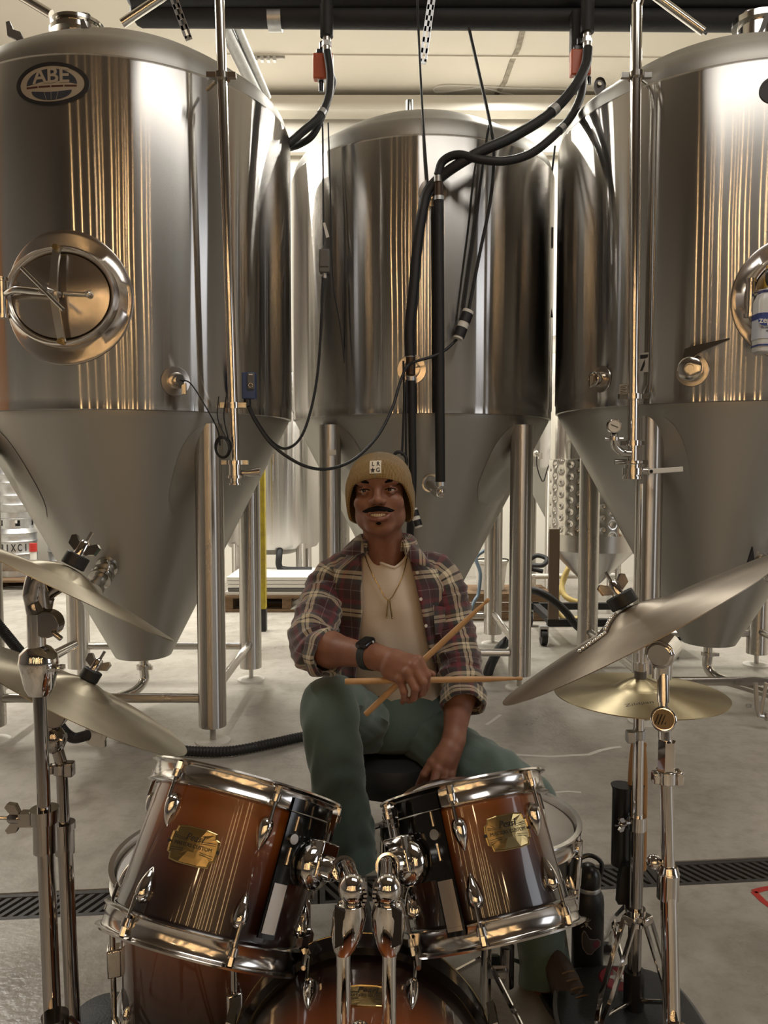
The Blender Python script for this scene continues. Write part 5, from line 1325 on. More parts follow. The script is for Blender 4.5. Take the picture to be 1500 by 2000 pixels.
for k in range(3):
    a = 2 * PI * k / 3 + 0.4
    m = MB(); d = V(math.cos(a), math.sin(a), 0); m.tube([b0 + V(0, 0, zt - 0.01), b0 + d * 0.1 + V(0, 0, zt + 0.005), b0 + d * 0.17 + V(0, 0, zt + 0.03), b0 + d * 0.19 + V(0, 0, zt + 0.06)], 0.006, 8); ar = T.part('basket_arm', m, CHROME)
    m = MB(); m.cyl(b0 + d * 0.19 + V(0, 0, zt + 0.05), b0 + d * 0.195 + V(0, 0, zt + 0.085), 0.009, n=10); T.part('rubber_tip', m, BLACK_RUB, ar)
    a += 0.6; d = V(math.cos(a), math.sin(a), 0)
    m = MB(); m.tube([b0 + V(0, 0, 0.17), b0 + d * 0.12 + V(0, 0, 0.1), b0 + d * 0.24 + V(0, 0, 0.012)], 0.006, 8); T.part('leg', m, CHROME)
m = MB(); q = P(990, 1890, 1.62); m.cyl(q + V(0, 0, -0.04), q + V(0, 0, 0.05), 0.016, n=16); m.box(q + V(-0.02, 0, 0.0), (0.05, 0.03, 0.03)); T.part('height_collar', m, CHROME_D)

# ------------------------------------------------------------------ cymbals
def bronze(name, c1, c2, rough):
    m, nt, b = new_mat(name)
    tc = nd(nt, 'ShaderNodeTexCoord'); sp = nd(nt, 'ShaderNodeSeparateXYZ'); nt.links.new(tc.outputs['Object'], sp.inputs[0])
    ln = nd(nt, 'ShaderNodeVectorMath', operation='LENGTH'); mp = nd(nt, 'ShaderNodeMapping'); mp.inputs['Scale'].default_value = (1, 1, 0); nt.links.new(tc.outputs['Object'], mp.inputs[0]); nt.links.new(mp.outputs[0], ln.inputs[0])
    mul = nd(nt, 'ShaderNodeMath', operation='MULTIPLY'); mul.inputs[1].default_value = 2600; nt.links.new(ln.outputs['Value'], mul.inputs[0])
    sn_ = nd(nt, 'ShaderNodeMath', operation='SINE'); nt.links.new(mul.outputs[0], sn_.inputs[0])
    n = nd(nt, 'ShaderNodeTexNoise'); setin(n, Scale=9.0, Detail=5.0); nt.links.new(tc.outputs['Object'], n.inputs['Vector'])
    r = nd(nt, 'ShaderNodeValToRGB'); r.color_ramp.elements[0].position = 0.35; r.color_ramp.elements[0].color = c1; r.color_ramp.elements[1].position = 0.65; r.color_ramp.elements[1].color = c2; nt.links.new(n.outputs['Fac'], r.inputs[0]); nt.links.new(r.outputs[0], b.inputs['Base Color'])
    setin(b, Roughness=rough, Metallic=1.0, Anisotropic=0.8, Anisotropic_Rotation=0.25)
    tg = nd(nt, 'ShaderNodeTangent', direction_type='RADIAL', axis='Z'); nt.links.new(tg.outputs[0], b.inputs['Tangent'])
    bp = nd(nt, 'ShaderNodeBump'); setin(bp, Strength=0.12, Distance=0.001); nt.links.new(sn_.outputs[0], bp.inputs['Height']); nt.links.new(bp.outputs[0], b.inputs['Normal'])
    return m
BRONZE_G = bronze('bronze_greyed', (0.36, 0.315, 0.235, 1), (0.46, 0.41, 0.31, 1), 0.42)
BRONZE_R = bronze('bronze_ride', (0.24, 0.20, 0.155, 1), (0.34, 0.29, 0.23, 1), 0.44)
BRONZE_Y = bronze('bronze_hihat', (0.36, 0.30, 0.18, 1), (0.46, 0.39, 0.24, 1), 0.34)
def cymbal(name, c, n, r, mat, label, bell=0.062, bow=0.02, belh=0.022, group=None, flip=False):
    M = frame(c, n, (1, 0, 0))
    prof = [(0.006, belh)]
    for k in range(1, 9):
        t = k / 8; prof.append((bell * t, belh * math.cos(t * PI / 2 * 0.97) ** 0.8))
    for k in range(1, 15):
        t = k / 14; prof.append((bell + (r - bell) * t, belh * math.cos(PI / 2 * 0.97) ** 0.8 * (1 - t) - bow * (t ** 1.35)))
    top = prof; bot = [(a, b_ - 0.0012) for a, b_ in prof[::-1]]
    m = MB(); full = top + bot + [top[0]]
    if flip: full = [(a, -b_) for a, b_ in full]
    m.lathe(full, 120)
    me = make_obj(name, m, mat, None, (0, 0, 0), ang=60)
    me.matrix_world = M; me['label'] = label; me['category'] = 'cymbal'
    if group: me['group'] = group
    return me, M
c_l1, n_l1 = P(127, 1130, 1.25), V(0.43, 0.285, 0.86)
c_l2, n_l2 = P(160, 1347, 1.53), V(0.46, 0.27, 0.85)
c_rd, n_rd = P(1237, 1208, 1.26), V(-0.48, 0.245, 0.85)
c_hh = P(1250, 1349, 1.60)
cymbal('crash_cymbal', c_l1, n_l1, 0.203, BRONZE_G, 'upper crash cymbal at the left edge, seen almost edge-on', bow=0.013, belh=0.02)
cymbal('crash_cymbal', c_l2, n_l2, 0.247, BRONZE_G, 'lower crash cymbal at the left edge, behind the nearer stand', bell=0.07, bow=0.016)
_, Mr = cymbal('ride_cymbal', c_rd, n_rd, 0.258, BRONZE_R, 'big dull ride cymbal with rivet chain tilted at the right', bell=0.07, bow=0.018, belh=0.02)
_, Mh = cymbal('hi_hat_cymbal', c_hh + V(0, 0, 0.006), V(0.0, 0.02, 1), 0.178, BRONZE_Y, 'upper hi-hat cymbal, golden and level, right of the man', bell=0.05, bow=0.012)
_, Mh2 = cymbal('hi_hat_cymbal', c_hh + V(0, 0, -0.014), V(0, 0.02, 1), 0.178, BRONZE_Y, 'lower hi-hat cymbal, only its dark rim showing', bell=0.05, bow=0.006, flip=True)
# cymbal logos printed on the bow
vs, fs = text_geo('Zildjian', 0.022, shear=0.35)
m = MB(); rot = Matrix.Rotation(math.radians(14), 4, 'Z')
def on_hat(x, y, _z=0):
    p = rot @ V(-0.062 + x * 1.0, -0.092 + y * 0.8, 0)
    r_ = p.length; t = (r_ - 0.05) / 0.128
    return Mh @ V(p.x, p.y, -0.012 * t ** 1.35 + 0.0013)
m.raw([(p[0], p[1], 0) for p in vs], fs, on_hat)
lg = make_obj('printed_logo', m, INK, None, (0, 0, 0), smooth=False); hat = [o for o in COL.objects if o.name == 'hi_hat_cymbal'][0]
lg.parent = hat; lg.matrix_parent_inverse = Matrix(hat.matrix_world).inverted()
# rivet chain over the ride
m = MB(); pts = catmull([P(1150, 1243, 1.10), P(1165, 1232, 1.12), P(1185, 1218, 1.15), P(1200, 1205, 1.18), P(1212, 1186, 1.22)], 6)
def on_ride(px, py):      # drop onto the bow of the ride
    d = ray(px, py); n = Mr.col[2].to_3d(); o = Mr.col[3].to_3d()
    t = (o - CAM).dot(n) / d.dot(n); p = CAM + d * t
    r_ = (p - o).length
    return p, r_
Tch = Thing('rivet_chain', 'beaded sizzle chain lying over the ride cymbal', 'chain', c_rd)
up = Mr.col[2].to_3d()
xl = Mr.col[0].to_3d(); yl = Mr.col[1].to_3d()
for k in range(17):
    t = k / 16
    rr_ = lerpf(0.028, 0.125, t); a = math.radians(200 + 6 * math.sin(t * 3))
    hgt = 0.020 * math.cos(min(rr_ / 0.07, 1) * PI / 2 * .97) ** .8 if rr_ < 0.07 else -0.018 * ((rr_ - 0.07) / 0.188) ** 1.35
    p = Mr @ V(rr_ * math.cos(a), rr_ * math.sin(a), hgt + 0.0045)
    m = MB(); m.sphere(p, 0.0036, 10, 6); Tch.part('bead', m, CHROME)
m = MB(); m.torus(Mr @ V(0.0, 0.0, 0.028), up, 0.02, 0.0025, 20, 6); Tch.part('loop', m, BLACK_PL)

# ------------------------------------------------------------------ stands
def wing(m, p, ax, s=1.0, side=(1, 0, 0)):
    f = frame(p, ax, side)
    m.lathe([(0, 0), (0.010 * s, 0), (0.010 * s, 0.02 * s), (0.007 * s, 0.024 * s), (0, 0.024 * s)], 14, f)
    for s_ in (-1, 1):
        m.prism([(s_ * 0.006 * s, 0.002 * s), (s_ * 0.024 * s, 0.010 * s), (s_ * 0.026 * s, 0.024 * s), (s_ * 0.020 * s, 0.028 * s), (s_ * 0.007 * s, 0.018 * s)], 0.011 * s, lambda u, v, w: f @ V(u, w - 0.0055 * s, v))
    m.cyl(f @ V(0, 0, 0.02 * s), f @ V(0, 0, 0.042 * s), 0.0032 * s, n=8)
def topset(T, M, felt_r=0.02, h0=0.022):
    n = M.col[2].to_3d(); o = M.col[3].to_3d()
    m = MB(); m.cyl(o + n * h0, o + n * (h0 + 0.022), felt_r, n=20); T.part('felt', m, BLACK_RUB, bevel=0.002, label='black felt washer')
    m = MB(); m.cyl(o + n * (h0 - 0.04), o + n * (h0 - 0.012), 0.012, n=16); T.part('cup_washer', m, BLACK_RUB)
    m = MB(); wing(m, o + n * (h0 + 0.022), n, 1.0); T.part('wing_nut', m, CHROME)
    return o + n * (h0 - 0.035)
def tripod(T, b, zt, zb, R, mat, rots=0.0, r=0.006):
    for k in range(3):
        a = rots + 2 * PI * k / 3; d = V(math.cos(a), math.sin(a), 0); side = V(-d.y, d.x, 0)
        ft_ = b + d * R; ft_.z = 0.012
        for s_ in (-1, 1):
            m = MB(); m.tube([V(b.x, b.y, zt) + d * 0.022 + side * s_ * 0.012, (V(b.x, b.y, zt).lerp(ft_, 0.6)) + side * s_ * 0.010 + V(0, 0, 0.012), ft_ + side * s_ * 0.004], r * 0.75, 8); lg = T.part('leg', m, mat)
        m = MB(); m.sphere(ft_, (0.014, 0.014, 0.012), 10, 8); T.part('rubber_foot', m, BLACK_RUB, lg)
        m = MB(); m.cyl(V(b.x, b.y, zb) + d * 0.012, V(b.x, b.y, zt).lerp(ft_, 0.5), 0.004, n=8); T.part('brace', m, mat)
    m = MB(); m.cyl(V(b.x, b.y, zt - 0.02), V(b.x, b.y, zt + 0.02), 0.021, n=16); T.part('leg_collar', m, mat)
    m = MB(); m.cyl(V(b.x, b.y, zb - 0.015), V(b.x, b.y, zb + 0.015), 0.019, n=16); T.part('brace_collar', m, mat)
# left stand, nearer
def line_floor(p, q, z):
    t = (z - p.z) / (q.z - p.z); return p.lerp(q, t)
s0, s1 = P(76, 1322, 1.235), P(103, 2000, 1.19)
bt = line_floor(s0, s1, 0.05); bt0 = V(bt.x, bt.y, 0)
T = Thing('cymbal_stand', 'nearer chrome boom stand at the left edge holding the upper crash', 'cymbal stand', bt0)
cu = topset(T, frame(c_l1, n_l1))
lock = P(66, 1605, 1.215)
mid = line_floor(s0, s1, lock.z)
m = MB(); m.cyl(mid, s0, 0.0105, n=20); T.part('upper_tube', m, CHROME_D)
m = MB(); m.cyl(bt, mid + V(0, 0, 0.005), 0.0135, n=20); T.part('lower_tube', m, CHROME_D)
m = MB(); m.cyl(mid + V(0, 0, -0.05), mid + V(0, 0, 0.02), 0.0185, n=20); m.cyl(mid + V(0, 0, 0.0), mid + V(0, 0, 0.022), 0.0225, n=20); m.box(mid + V(-0.028, 0, 0.005), (0.022, 0.018, 0.022)); col_ = T.part('height_collar', m, CHROME_D)
m = MB(); wing(m, mid + V(-0.036, 0, 0.006), V(-1, 0, 0), 0.95, (0, 0, 1)); T.part('wing_bolt', m, CHROME_D, col_)
# boom head: teardrop tilter casting under the cymbal, ratchet ball, boom tube
j = P(74, 1322, 1.235); k1 = P(92, 1225, 1.24)
m = MB(); rows = []
for t, rx in ((0, 0.017), (0.15, 0.024), (0.45, 0.029), (0.62, 0.032), (0.8, 0.03), (0.93, 0.02), (1.0, 0.008)):
    c = (s0 + V(0, 0, -0.03)).lerp(s0 + V(0.0, 0, 0.055), t); rows.append([c + V(rx * math.cos(a), rx * 0.85 * math.sin(a), 0) for a in [2 * PI * k / 20 for k in range(20)]])
m.loft(rows); tb = T.part('boom_tilter', m, CHROME)
m = MB(); wing(m, s0 + V(0.027, -0.01, 0.018), V(0.85, -0.3, 0), 0.55, (0, 1, 0)); T.part('tilter_wing', m, CHROME, tb)
hd = s0 + V(-0.002, 0, 0.03)
m = MB(); m.cyl(hd, hd + V(0.0, 0, 0.075), 0.0145, n=20); T.part('boom_tube', m, CHROME)
m = MB(); m.cyl(P(88, 1288, 1.24), P(143, 1260, 1.42), 0.0085, n=14); T.part('boom_tail', m, CHROME)
hd2 = hd + V(0.0, 0, 0.075)
pts = catmull([hd2, hd2 + V(-0.004, 0, 0.03), hd2 + V(0.006, 0, 0.06), P(84, 1195, 1.245), P(92, 1165, 1.25), cu], 6)
m = MB(); m.tube(pts, [0.0145, 0.0145, 0.0145, 0.014, 0.014, 0.015] + [0.016] * 8 + [0.013] * (len(pts) - 20) + [0.010] * 6 if len(pts) > 20 else 0.014, 14); T.part('tilter_neck', m, CHROME_D)
m = MB(); q = P(94, 1218, 1.235); m.cyl(q + V(0, -0.012, 0), q + V(0, 0.014, 0), 0.022, n=24); m.cyl(q + V(0.012, -0.014, -0.01), q + V(0.028, -0.016, -0.022), 0.0045, n=8); T.part('tilter_ratchet', m, CHROME_D, bevel=0.002)
tripod(T, bt0, 0.36, 0.14, 0.30, CHROME_D, 0.5)
# left stand, farther
t0, t1 = P(120, 1500, 1.52), P(143, 2000, 1.47)
bt = line_floor(t0, t1, 0.05); bt0 = V(bt.x, bt.y, 0)
T = Thing('cymbal_stand', 'farther dark chrome stand at the left holding the lower crash', 'cymbal stand', bt0)
cu = topset(T, frame(c_l2, n_l2))
mid = line_floor(t0, t1, P(125, 1618, 1.51).z)
m = MB(); m.cyl(mid, t0, 0.0115, n=20); T.part('upper_tube', m, CHROME_D)
m = MB(); m.cyl(bt, mid, 0.0145, n=20); T.part('lower_tube', m, CHROME_D)
m = MB(); m.cyl(mid + V(0, 0, -0.05), mid + V(0, 0, 0.012), 0.019, n=20); m.cyl(mid + V(0, 0, 0.0), mid + V(0, 0, 0.014), 0.0215, n=20); T.part('height_collar', m, CHROME_D)
q = P(108, 1506, 1.51)
m = MB(); m.cyl(t0 + V(0, 0, -0.012), t0 + V(0, 0, 0.012), 0.017, n=16); m.box(t0 + V(0.018, -0.004, 0), (0.018, 0.02, 0.03)); m.box(t0 + V(-0.018, -0.004, 0), (0.014, 0.02, 0.018)); T.part('memory_lock', m, CHROME_D, bevel=0.003)
m = MB(); q0 = t0 + V(0, 0, 0.01); q1 = P(107, 1445, 1.52); q2 = P(102, 1405, 1.52)
m.tube(catmull([q0, q0.lerp(q1, 0.6), q1, q2, cu], 6), 0.012, 14); T.part('tilter_neck', m, CHROME_D)
m = MB(); m.sphere(q1, (0.022, 0.02, 0.03), 16, 10); m.cyl(q1 + V(-0.03, 0, 0.006), q1 + V(0.02, 0, 0), 0.014, n=16); T.part('tilter_ratchet', m, CHROME_D)
m = MB(); m.cyl(q2 + V(0.008, -0.016, 0.012), q2 + V(0.008, 0.014, 0.012), 0.026, n=20); T.part('boom_ratchet', m, CHROME_D, bevel=0.003)
tripod(T, bt0, 0.10, 0.05, 0.24, CHROME_D, 1.2)
# right boom stand (ride)
r0, r1 = P(1299, 1420, 1.24), P(1312, 2000, 1.19)
bt = line_floor(r0, r1, 0.05); bt0 = V(bt.x, bt.y, 0)
T = Thing('cymbal_stand', 'chrome boom stand at the right holding the ride cymbal', 'cymbal stand', bt0)
n_ = Mr.col[2].to_3d(); o_ = Mr.col[3].to_3d()
cu = topset(T, Mr, 0.024, 0.024)
lk = line_floor(r0, r1, P(1298, 1520, 1.23).z)
mid = line_floor(r0, r1, P(1303, 1702, 1.215).z)
m = MB(); m.cyl(mid, r0 + V(0, 0, -0.005), 0.0108, n=24); T.part('middle_tube', m, CHROME)
m = MB(); m.cyl(bt, mid, 0.0135, n=24); T.part('lower_tube', m, CHROME)
m = MB(); m.cyl(mid + V(0, 0, -0.045), mid + V(0, 0, 0.0), 0.0175, n=24); m.cyl(mid + V(0, 0, -0.002), mid + V(0, 0, 0.01), 0.018, 0.0135, n=24); m.sphere(mid + V(-0.02, 0.01, 0.01), 0.013, 12, 8); T.part('height_collar', m, CHROME)
m = MB(); m.cyl(lk + V(0, 0, 0.005), lk + V(0, 0, 0.062), 0.0145, n=6); T.part('tilter_base', m, CHROME, ang=30)
m = MB(); m.cyl(lk + V(0, 0, -0.008), lk + V(0, 0, 0.014), 0.0175, n=20); m.box(lk + V(0.018, -0.004, 0.003), (0.012, 0.022, 0.022)); m.box(lk + V(-0.019, -0.004, 0.003), (0.010, 0.018, 0.018)); T.part('memory_lock', m, CHROME, bevel=0.002)
rt = P(1296, 1405, 1.225); d_ = (CAM - rt).normalized()
m = MB(); m.cyl(rt - d_ * 0.02, rt + d_ * 0.016, 0.0205, n=28); rk = T.part('ratchet', m, CHROME, bevel=0.003)
m = MB(); m.cyl(rt + d_ * 0.0162, rt + d_ * 0.017, 0.016, n=24); T.part('ratchet_disc', m, pm('ratchet_face', (0.16, 0.13, 0.09, 1), 0.5, 1.0), rk)
for k in range(-2, 3):
    m = MB(); x = V(1, 0, 0); y = d_.cross(x).normalized(); p = rt + d_ * 0.0175 + x * (k * 0.0055); m.cyl(p - y * 0.008 - x * 0.004, p + y * 0.008 + x * 0.004, 0.0008, n=6); T.part('ratchet_groove', m, INK, rk)
bj = P(1294, 1272, 1.245)
m = MB(); m.cyl(rt, bj, 0.0075, n=16); m.cyl(rt.lerp(bj, 0.25), rt.lerp(bj, 0.72), 0.0095, n=16); T.part('boom_tube', m, CHROME)
m = MB(); m.cyl(bj + V(0, 0, -0.045), bj + V(0, 0, -0.005), 0.0155, 0.017, n=20); T.part('boom_socket', m, CHROME)
bd = V(-0.52, -0.8, -0.05).normalized()
m = MB(); m.cyl(bj + bd * 0.022, bj - bd * 0.034, 0.0235, n=32); m.cyl(bj + bd * 0.0215, bj + bd * 0.026, 0.0215, 0.019, n=32); T.part('boom_ratchet', m, CHROME, bevel=0.002)
m = MB(); m.cyl(bj, cu, 0.006, n=12); m.cyl(bj + (cu - bj) * 0.3, bj + (cu - bj) * 0.6, 0.008, n=12); T.part('boom_rod', m, CHROME)
tripod(T, bt0, 0.34, 0.13, 0.30, CHROME, 0.25)
# hi-hat stand
hb = V(c_hh.x, c_hh.y, 0)
T = Thing('hi_hat_stand', 'chrome hi-hat stand with tripod legs right of the man', 'cymbal stand', hb)
zr = P(1246, 945, 1.60).z
m = MB(); m.cyl(V(hb.x - 0.003, hb.y, c_hh.z - 0.05), V(hb.x - 0.006, hb.y, zr), 0.003, n=10); T.part('pull_rod', m, CHROME)
zz = c_hh.z + 0.006
m = MB(); m.cyl(hb + V(0, 0, zz + 0.036), hb + V(0, 0, zz + 0.054), 0.0115, n=20); T.part('clutch_nut', m, STEEL_SATIN)
m = MB(); m.cyl(hb + V(0, 0, zz + 0.02), hb + V(0, 0, zz + 0.037), 0.0125, n=20); T.part('clutch_felt', m, GREY_PL)
m = MB(); m.cyl(hb + V(0, 0, zz + 0.054), hb + V(0, 0, zz + 0.095), 0.0065, n=14); m.cyl(hb + V(0, 0, zz + 0.075), hb + V(0, 0, zz + 0.098), 0.0085, n=14); m.box(hb + V(-0.011, 0, zz + 0.088), (0.008, 0.008, 0.026)); cl_ = T.part('clutch', m, CHROME)
m = MB(); m.cyl(hb + V(0.006, -0.002, zz + 0.088), hb + V(0.022, -0.004, zz + 0.088), 0.003, n=8); m.sphere(hb + V(0.022, -0.004, zz + 0.088), 0.005, 10, 6); T.part('clutch_screw', m, CHROME, cl_)
m = MB(); m.cyl(hb + V(0, 0, zz - 0.060), hb + V(0, 0, zz - 0.032), 0.0165, n=20); T.part('bottom_cup', m, BLACK_RUB)
zl = P(1246, 1612, 1.58).z; zc_ = P(1246, 1437, 1.59).z
m = MB(); m.cyl(V(hb.x, hb.y, zl), V(hb.x - 0.001, hb.y, zz - 0.055), 0.0112, n=24); T.part('upper_tube', m, CHROME)
m = MB(); m.cyl(V(hb.x, hb.y, 0.06), V(hb.x, hb.y, zl), 0.0145, n=24); T.part('lower_tube', m, CHROME_D)
m = MB(); m.cyl(V(hb.x, hb.y, zc_ - 0.010), V(hb.x, hb.y, zc_ + 0.010), 0.0138, n=20); m.box(V(hb.x - 0.02, hb.y - 0.006, zc_ - 0.003), (0.018, 0.02, 0.024)); T.part('memory_lock', m, GALV, bevel=0.002)
m = MB(); m.cyl(V(hb.x, hb.y, zl - 0.018), V(hb.x, hb.y, zl + 0.012), 0.019, n=20); T.part('height_collar', m, CHROME)
m = MB(); wing(m, V(hb.x - 0.03, hb.y - 0.012, zl), V(-0.9, -0.35, 0), 0.6, (0, 0, 1)); m.cyl(V(hb.x, hb.y, zl), V(hb.x - 0.03, hb.y - 0.012, zl), 0.004, n=8); T.part('wing_bolt', m, CHROME_D)
zt_ = P(1240, 1808, 1.56).z; zb_ = P(1246, 1985, 1.56).z
for ex in (P(1135, 2020, 1.42), P(1345, 2040, 1.50), V(hb.x + 0.02, hb.y + 0.3, 0.03)):
    ex = V(ex.x, ex.y, 0.015); d = (ex - V(hb.x, hb.y, 0)); d.z = 0; d.normalize(); side = V(-d.y, d.x, 0)
    top = V(hb.x, hb.y, zt_) + d * 0.03; kn = top.lerp(ex, 0.62) + V(0, 0, 0.02)
    m = MB()
    for s_ in (-1, 1):
        m.loft([[p + side * (s_ * o + du) + V(0, 0, dv) for du, dv in ((-0.004, -0.007), (0.004, -0.007), (0.004, 0.007), (-0.004, 0.007))] for p, o in ((top, 0.012), (top.lerp(kn, 0.8), 0.011), (kn, 0.006), (kn.lerp(ex, 0.4), 0.004), (kn.lerp(ex, 0.6), 0.010), (ex, 0.010))])
    lg = T.part('leg', m, CHROME, ang=30)
    m = MB(); m.cyl(ex + side * 0.02, ex - side * 0.02, 0.013, n=12); T.part('rubber_foot', m, BLACK_RUB, lg)
    m = MB(); m.cyl(V(hb.x, hb.y, zb_ + 0.01) + d * 0.01, kn, 0.005, n=8); T.part('brace', m, CHROME)
    m = MB(); m.box(V(hb.x, hb.y, zt_) + d * 0.02, (0.03, 0.03, 0.018), Matrix.Rotation(math.atan2(d.y, d.x), 4, 'Z')); T.part('leg_hinge', m, CHROME, bevel=0.003)
m = MB(); m.cyl(V(hb.x, hb.y, zt_ - 0.02), V(hb.x, hb.y, zt_ + 0.015), 0.021, n=16); T.part('leg_collar', m, CHROME)
m = MB(); m.cyl(V(hb.x, hb.y, zb_ - 0.01), V(hb.x, hb.y, zb_ + 0.075), 0.022, n=16); T.part('spring_housing', m, BLACK_PL)
m = MB(); m.prism([(-0.035, 0.0), (0.04, 0.0), (0.045, 0.10), (0.02, 0.14), (-0.02, 0.14), (-0.03, 0.09)], 0.02, lambda u, v, w: V(hb.x - 0.012 + u * 0.55, hb.y + 0.02 + w, zt_ + 0.01 + v * 0.62)); T.part('black_tape_flap', m, BLACK_MATT, smooth=False)
# stick holder clamped on the stand, with sticks in it
sh = P(1224, 1625, 1.62)
T = Thing('stick_holder', 'black drumstick holder clamped behind the hi-hat stand', 'stick holder', sh)
zt_h, zb_h = P(1224, 1546, 1.62).z, P(1224, 1704, 1.62).z
for (px, w_, nm) in ((1220, 0.020, 'sleeve'), (1252, 0.012, 'sleeve')):
    x = P(px, 1620, 1.63).x
    m = MB(); pr = [(w_, zb_h), (w_ * 1.02, zb_h + 0.01), (w_ * 1.02, zt_h - 0.01), (w_ * 1.2, zt_h)]
    m.loft([[V(x + r * math.cos(a), 1.655 + r * math.sin(a), z) for a in [2 * PI * k / 24 for k in range(24)]] for r, z in pr]); T.part(nm, m, BLACK_PL)
m = MB(); m.box((P(1236, 1612, 1.64).x, 1.64, P(1236, 1612, 1.62).z), (0.05, 0.03, 0.02)); T.part('bracket', m, CHROME_D, bevel=0.003)
WOODS = pm('hickory', (0.46, 0.26, 0.11, 1), 0.45, var=0.25, vscale=30, vstretch=(1, 1, 0.2))
def stick(a, b_, label, group=None):
    """a butt end, b tip"""
    T = Thing('drumstick', label, 'drumstick', a, group)
    f = frame(a, b_ - a); L = (b_ - a).length; s_ = L / 0.406
    m = MB(); m.lathe([(0, 0), (0.0055, 0.0006), (0.0072, 0.003), (0.0074, 0.02), (0.0074, 0.29 * s_), (0.0066, 0.33 * s_), (0.0048, 0.37 * s_), (0.0036, 0.388 * s_), (0.0034, 0.392 * s_)], 20, f); T.part('shaft', m, WOODS)
    m = MB(); m.lathe([(0.0034, 0.391 * s_), (0.0046, 0.394 * s_), (0.0052, 0.399 * s_), (0.0044, 0.4035 * s_), (0.002, 0.406 * s_), (0, 0.4062 * s_)], 20, f); T.part('tip', m, WOODS)
    return T, f
stick(P(1226, 1700, 1.655), P(1236, 1440, 1.66), 'pale drumstick in the holder, left of the hi-hat tube', 'spare sticks in the holder')
stick(P(1256, 1700, 1.655), P(1259, 1450, 1.66), 'pale drumstick in the holder, right of the hi-hat tube', 'spare sticks in the holder')

# ------------------------------------------------------------------ stool, pedal, bottle, bags
stx, sty = 0.03, 2.24
T = Thing('drum_stool', 'black round drum stool under the seated man', 'stool', (stx, sty, 0))
m = MB(); m.lathe([(0, 0.31), (0.15, 0.31), (0.17, 0.318), (0.178, 0.34), (0.178, 0.375), (0.168, 0.40), (0.13, 0.41), (0, 0.412)], 48, Matrix.Translation((stx, sty, 0))); T.part('seat', m, BLACK_MATT)
m = MB(); m.cyl((stx - 0.02, sty, 0.12), (stx - 0.02, sty, 0.315), 0.014, n=16)
for k in range(14): m.torus(V(stx - 0.02, sty, 0.15 + k * 0.0115), (0, 0, 1), 0.0142, 0.0025, 16, 6)
T.part('threaded_post', m, CHROME_D)
m = MB(); m.cyl((stx - 0.02, sty, 0.05), (stx - 0.02, sty, 0.17), 0.022, n=16); T.part('sleeve', m, BLACK_PL)
m = MB(); m.cyl((stx - 0.02, sty, 0.125), (stx - 0.02, sty, 0.14), 0.0235, n=16); T.part('band', m, WHITE_PL)
for k in range(3):
    a = 2 * PI * k / 3 + 0.5; d = V(math.cos(a), math.sin(a), 0); b0 = V(stx - 0.02, sty, 0)
    for s_ in (-0.012, 0.012):
        m = MB(); sd = V(-d.y, d.x, 0) * s_; m.tube([b0 + V(0, 0, 0.17) + d * 0.02 + sd, b0 + d * 0.14 + V(0, 0, 0.10) + sd, b0 + d * 0.25 + V(0, 0, 0.012)], 0.006, 8); lg = T.part('leg', m, CHROME_D)
    m = MB(); m.sphere(b0 + d * 0.25 + V(0, 0, 0.014), (0.018, 0.018, 0.014), 12, 8); T.part('rubber_foot', m, BLACK_RUB, lg)
pd = V(-0.06, 1.40, 0)
T = Thing('bass_pedal', 'dark bass drum pedal behind the bass drum', 'pedal', pd)
m = MB(); m.box(pd + V(0, 0.16, 0.008), (0.11, 0.32, 0.012)); T.part('base_plate', m, BLACK_MATT, bevel=0.002)
Rx = Matrix.Rotation(-0.30, 4, 'X')
m = MB(); m.box(pd + V(0, 0.17, 0.062), (0.085, 0.30, 0.010), Rx); T.part('footboard', m, CHROME_D, bevel=0.003)
for s_ in (-1, 1):
    m = MB(); m.cyl(pd + V(s_ * 0.055, 0.03, 0.01), pd + V(s_ * 0.055, 0.03, 0.22), 0.008, n=12); T.part('upright', m, CHROME)
m = MB(); m.cyl(pd + V(-0.065, 0.03, 0.21), pd + V(0.065, 0.03, 0.21), 0.007, n=12); T.part('axle', m, CHROME)
m = MB(); m.cyl(pd + V(0, 0.03, 0.21), pd + V(0, 0.05, 0.36), 0.004, n=8); m.cyl(pd + V(0, 0.015, 0.36), pd + V(0, 0.075, 0.36), 0.02, n=14); T.part('beater', m, BLACK_RUB)
# black water bottle with stickers
bc = F(1146, 1920)
T = Thing('water_bottle', 'matt black steel water bottle with stickers on the floor', 'bottle', bc)
Mw = Matrix.Translation(bc)
m = MB(); m.lathe([(0, 0), (0.035, 0), (0.0375, 0.004), (0.0375, 0.205), (0.036, 0.22), (0.030, 0.232), (0.027, 0.236)], 40, Mw); bb = T.part('body', m, BLACK_MATT)
m = MB(); m.lathe([(0.0275, 0.234), (0.028, 0.236), (0.028, 0.245), (0.0275, 0.246)], 40, Mw); T.part('neck_ring', m, GALV, label='bare steel neck ring')
m = MB(); m.lathe([(0.0285, 0.246), (0.0295, 0.25), (0.029, 0.272), (0.024, 0.288), (0.012, 0.296), (0, 0.298)], 32, Mw); cp_ = T.part('cap', m, BLACK_PL)
m = MB(); m.tube(catmull([bc + V(-0.028, 0, 0.262), bc + V(-0.03, 0, 0.30), bc + V(0.0, 0, 0.318), bc + V(0.03, 0, 0.30), bc + V(0.028, 0, 0.262)], 6), 0.0055, 8); T.part('cap_loop', m, BLACK_PL, cp_)
def on_bottle(a):
    return lambda u, v, w: bc + V((0.0375 + w) * math.sin(a + u / 0.0375), -(0.0375 + w) * math.cos(a + u / 0.0375), v)
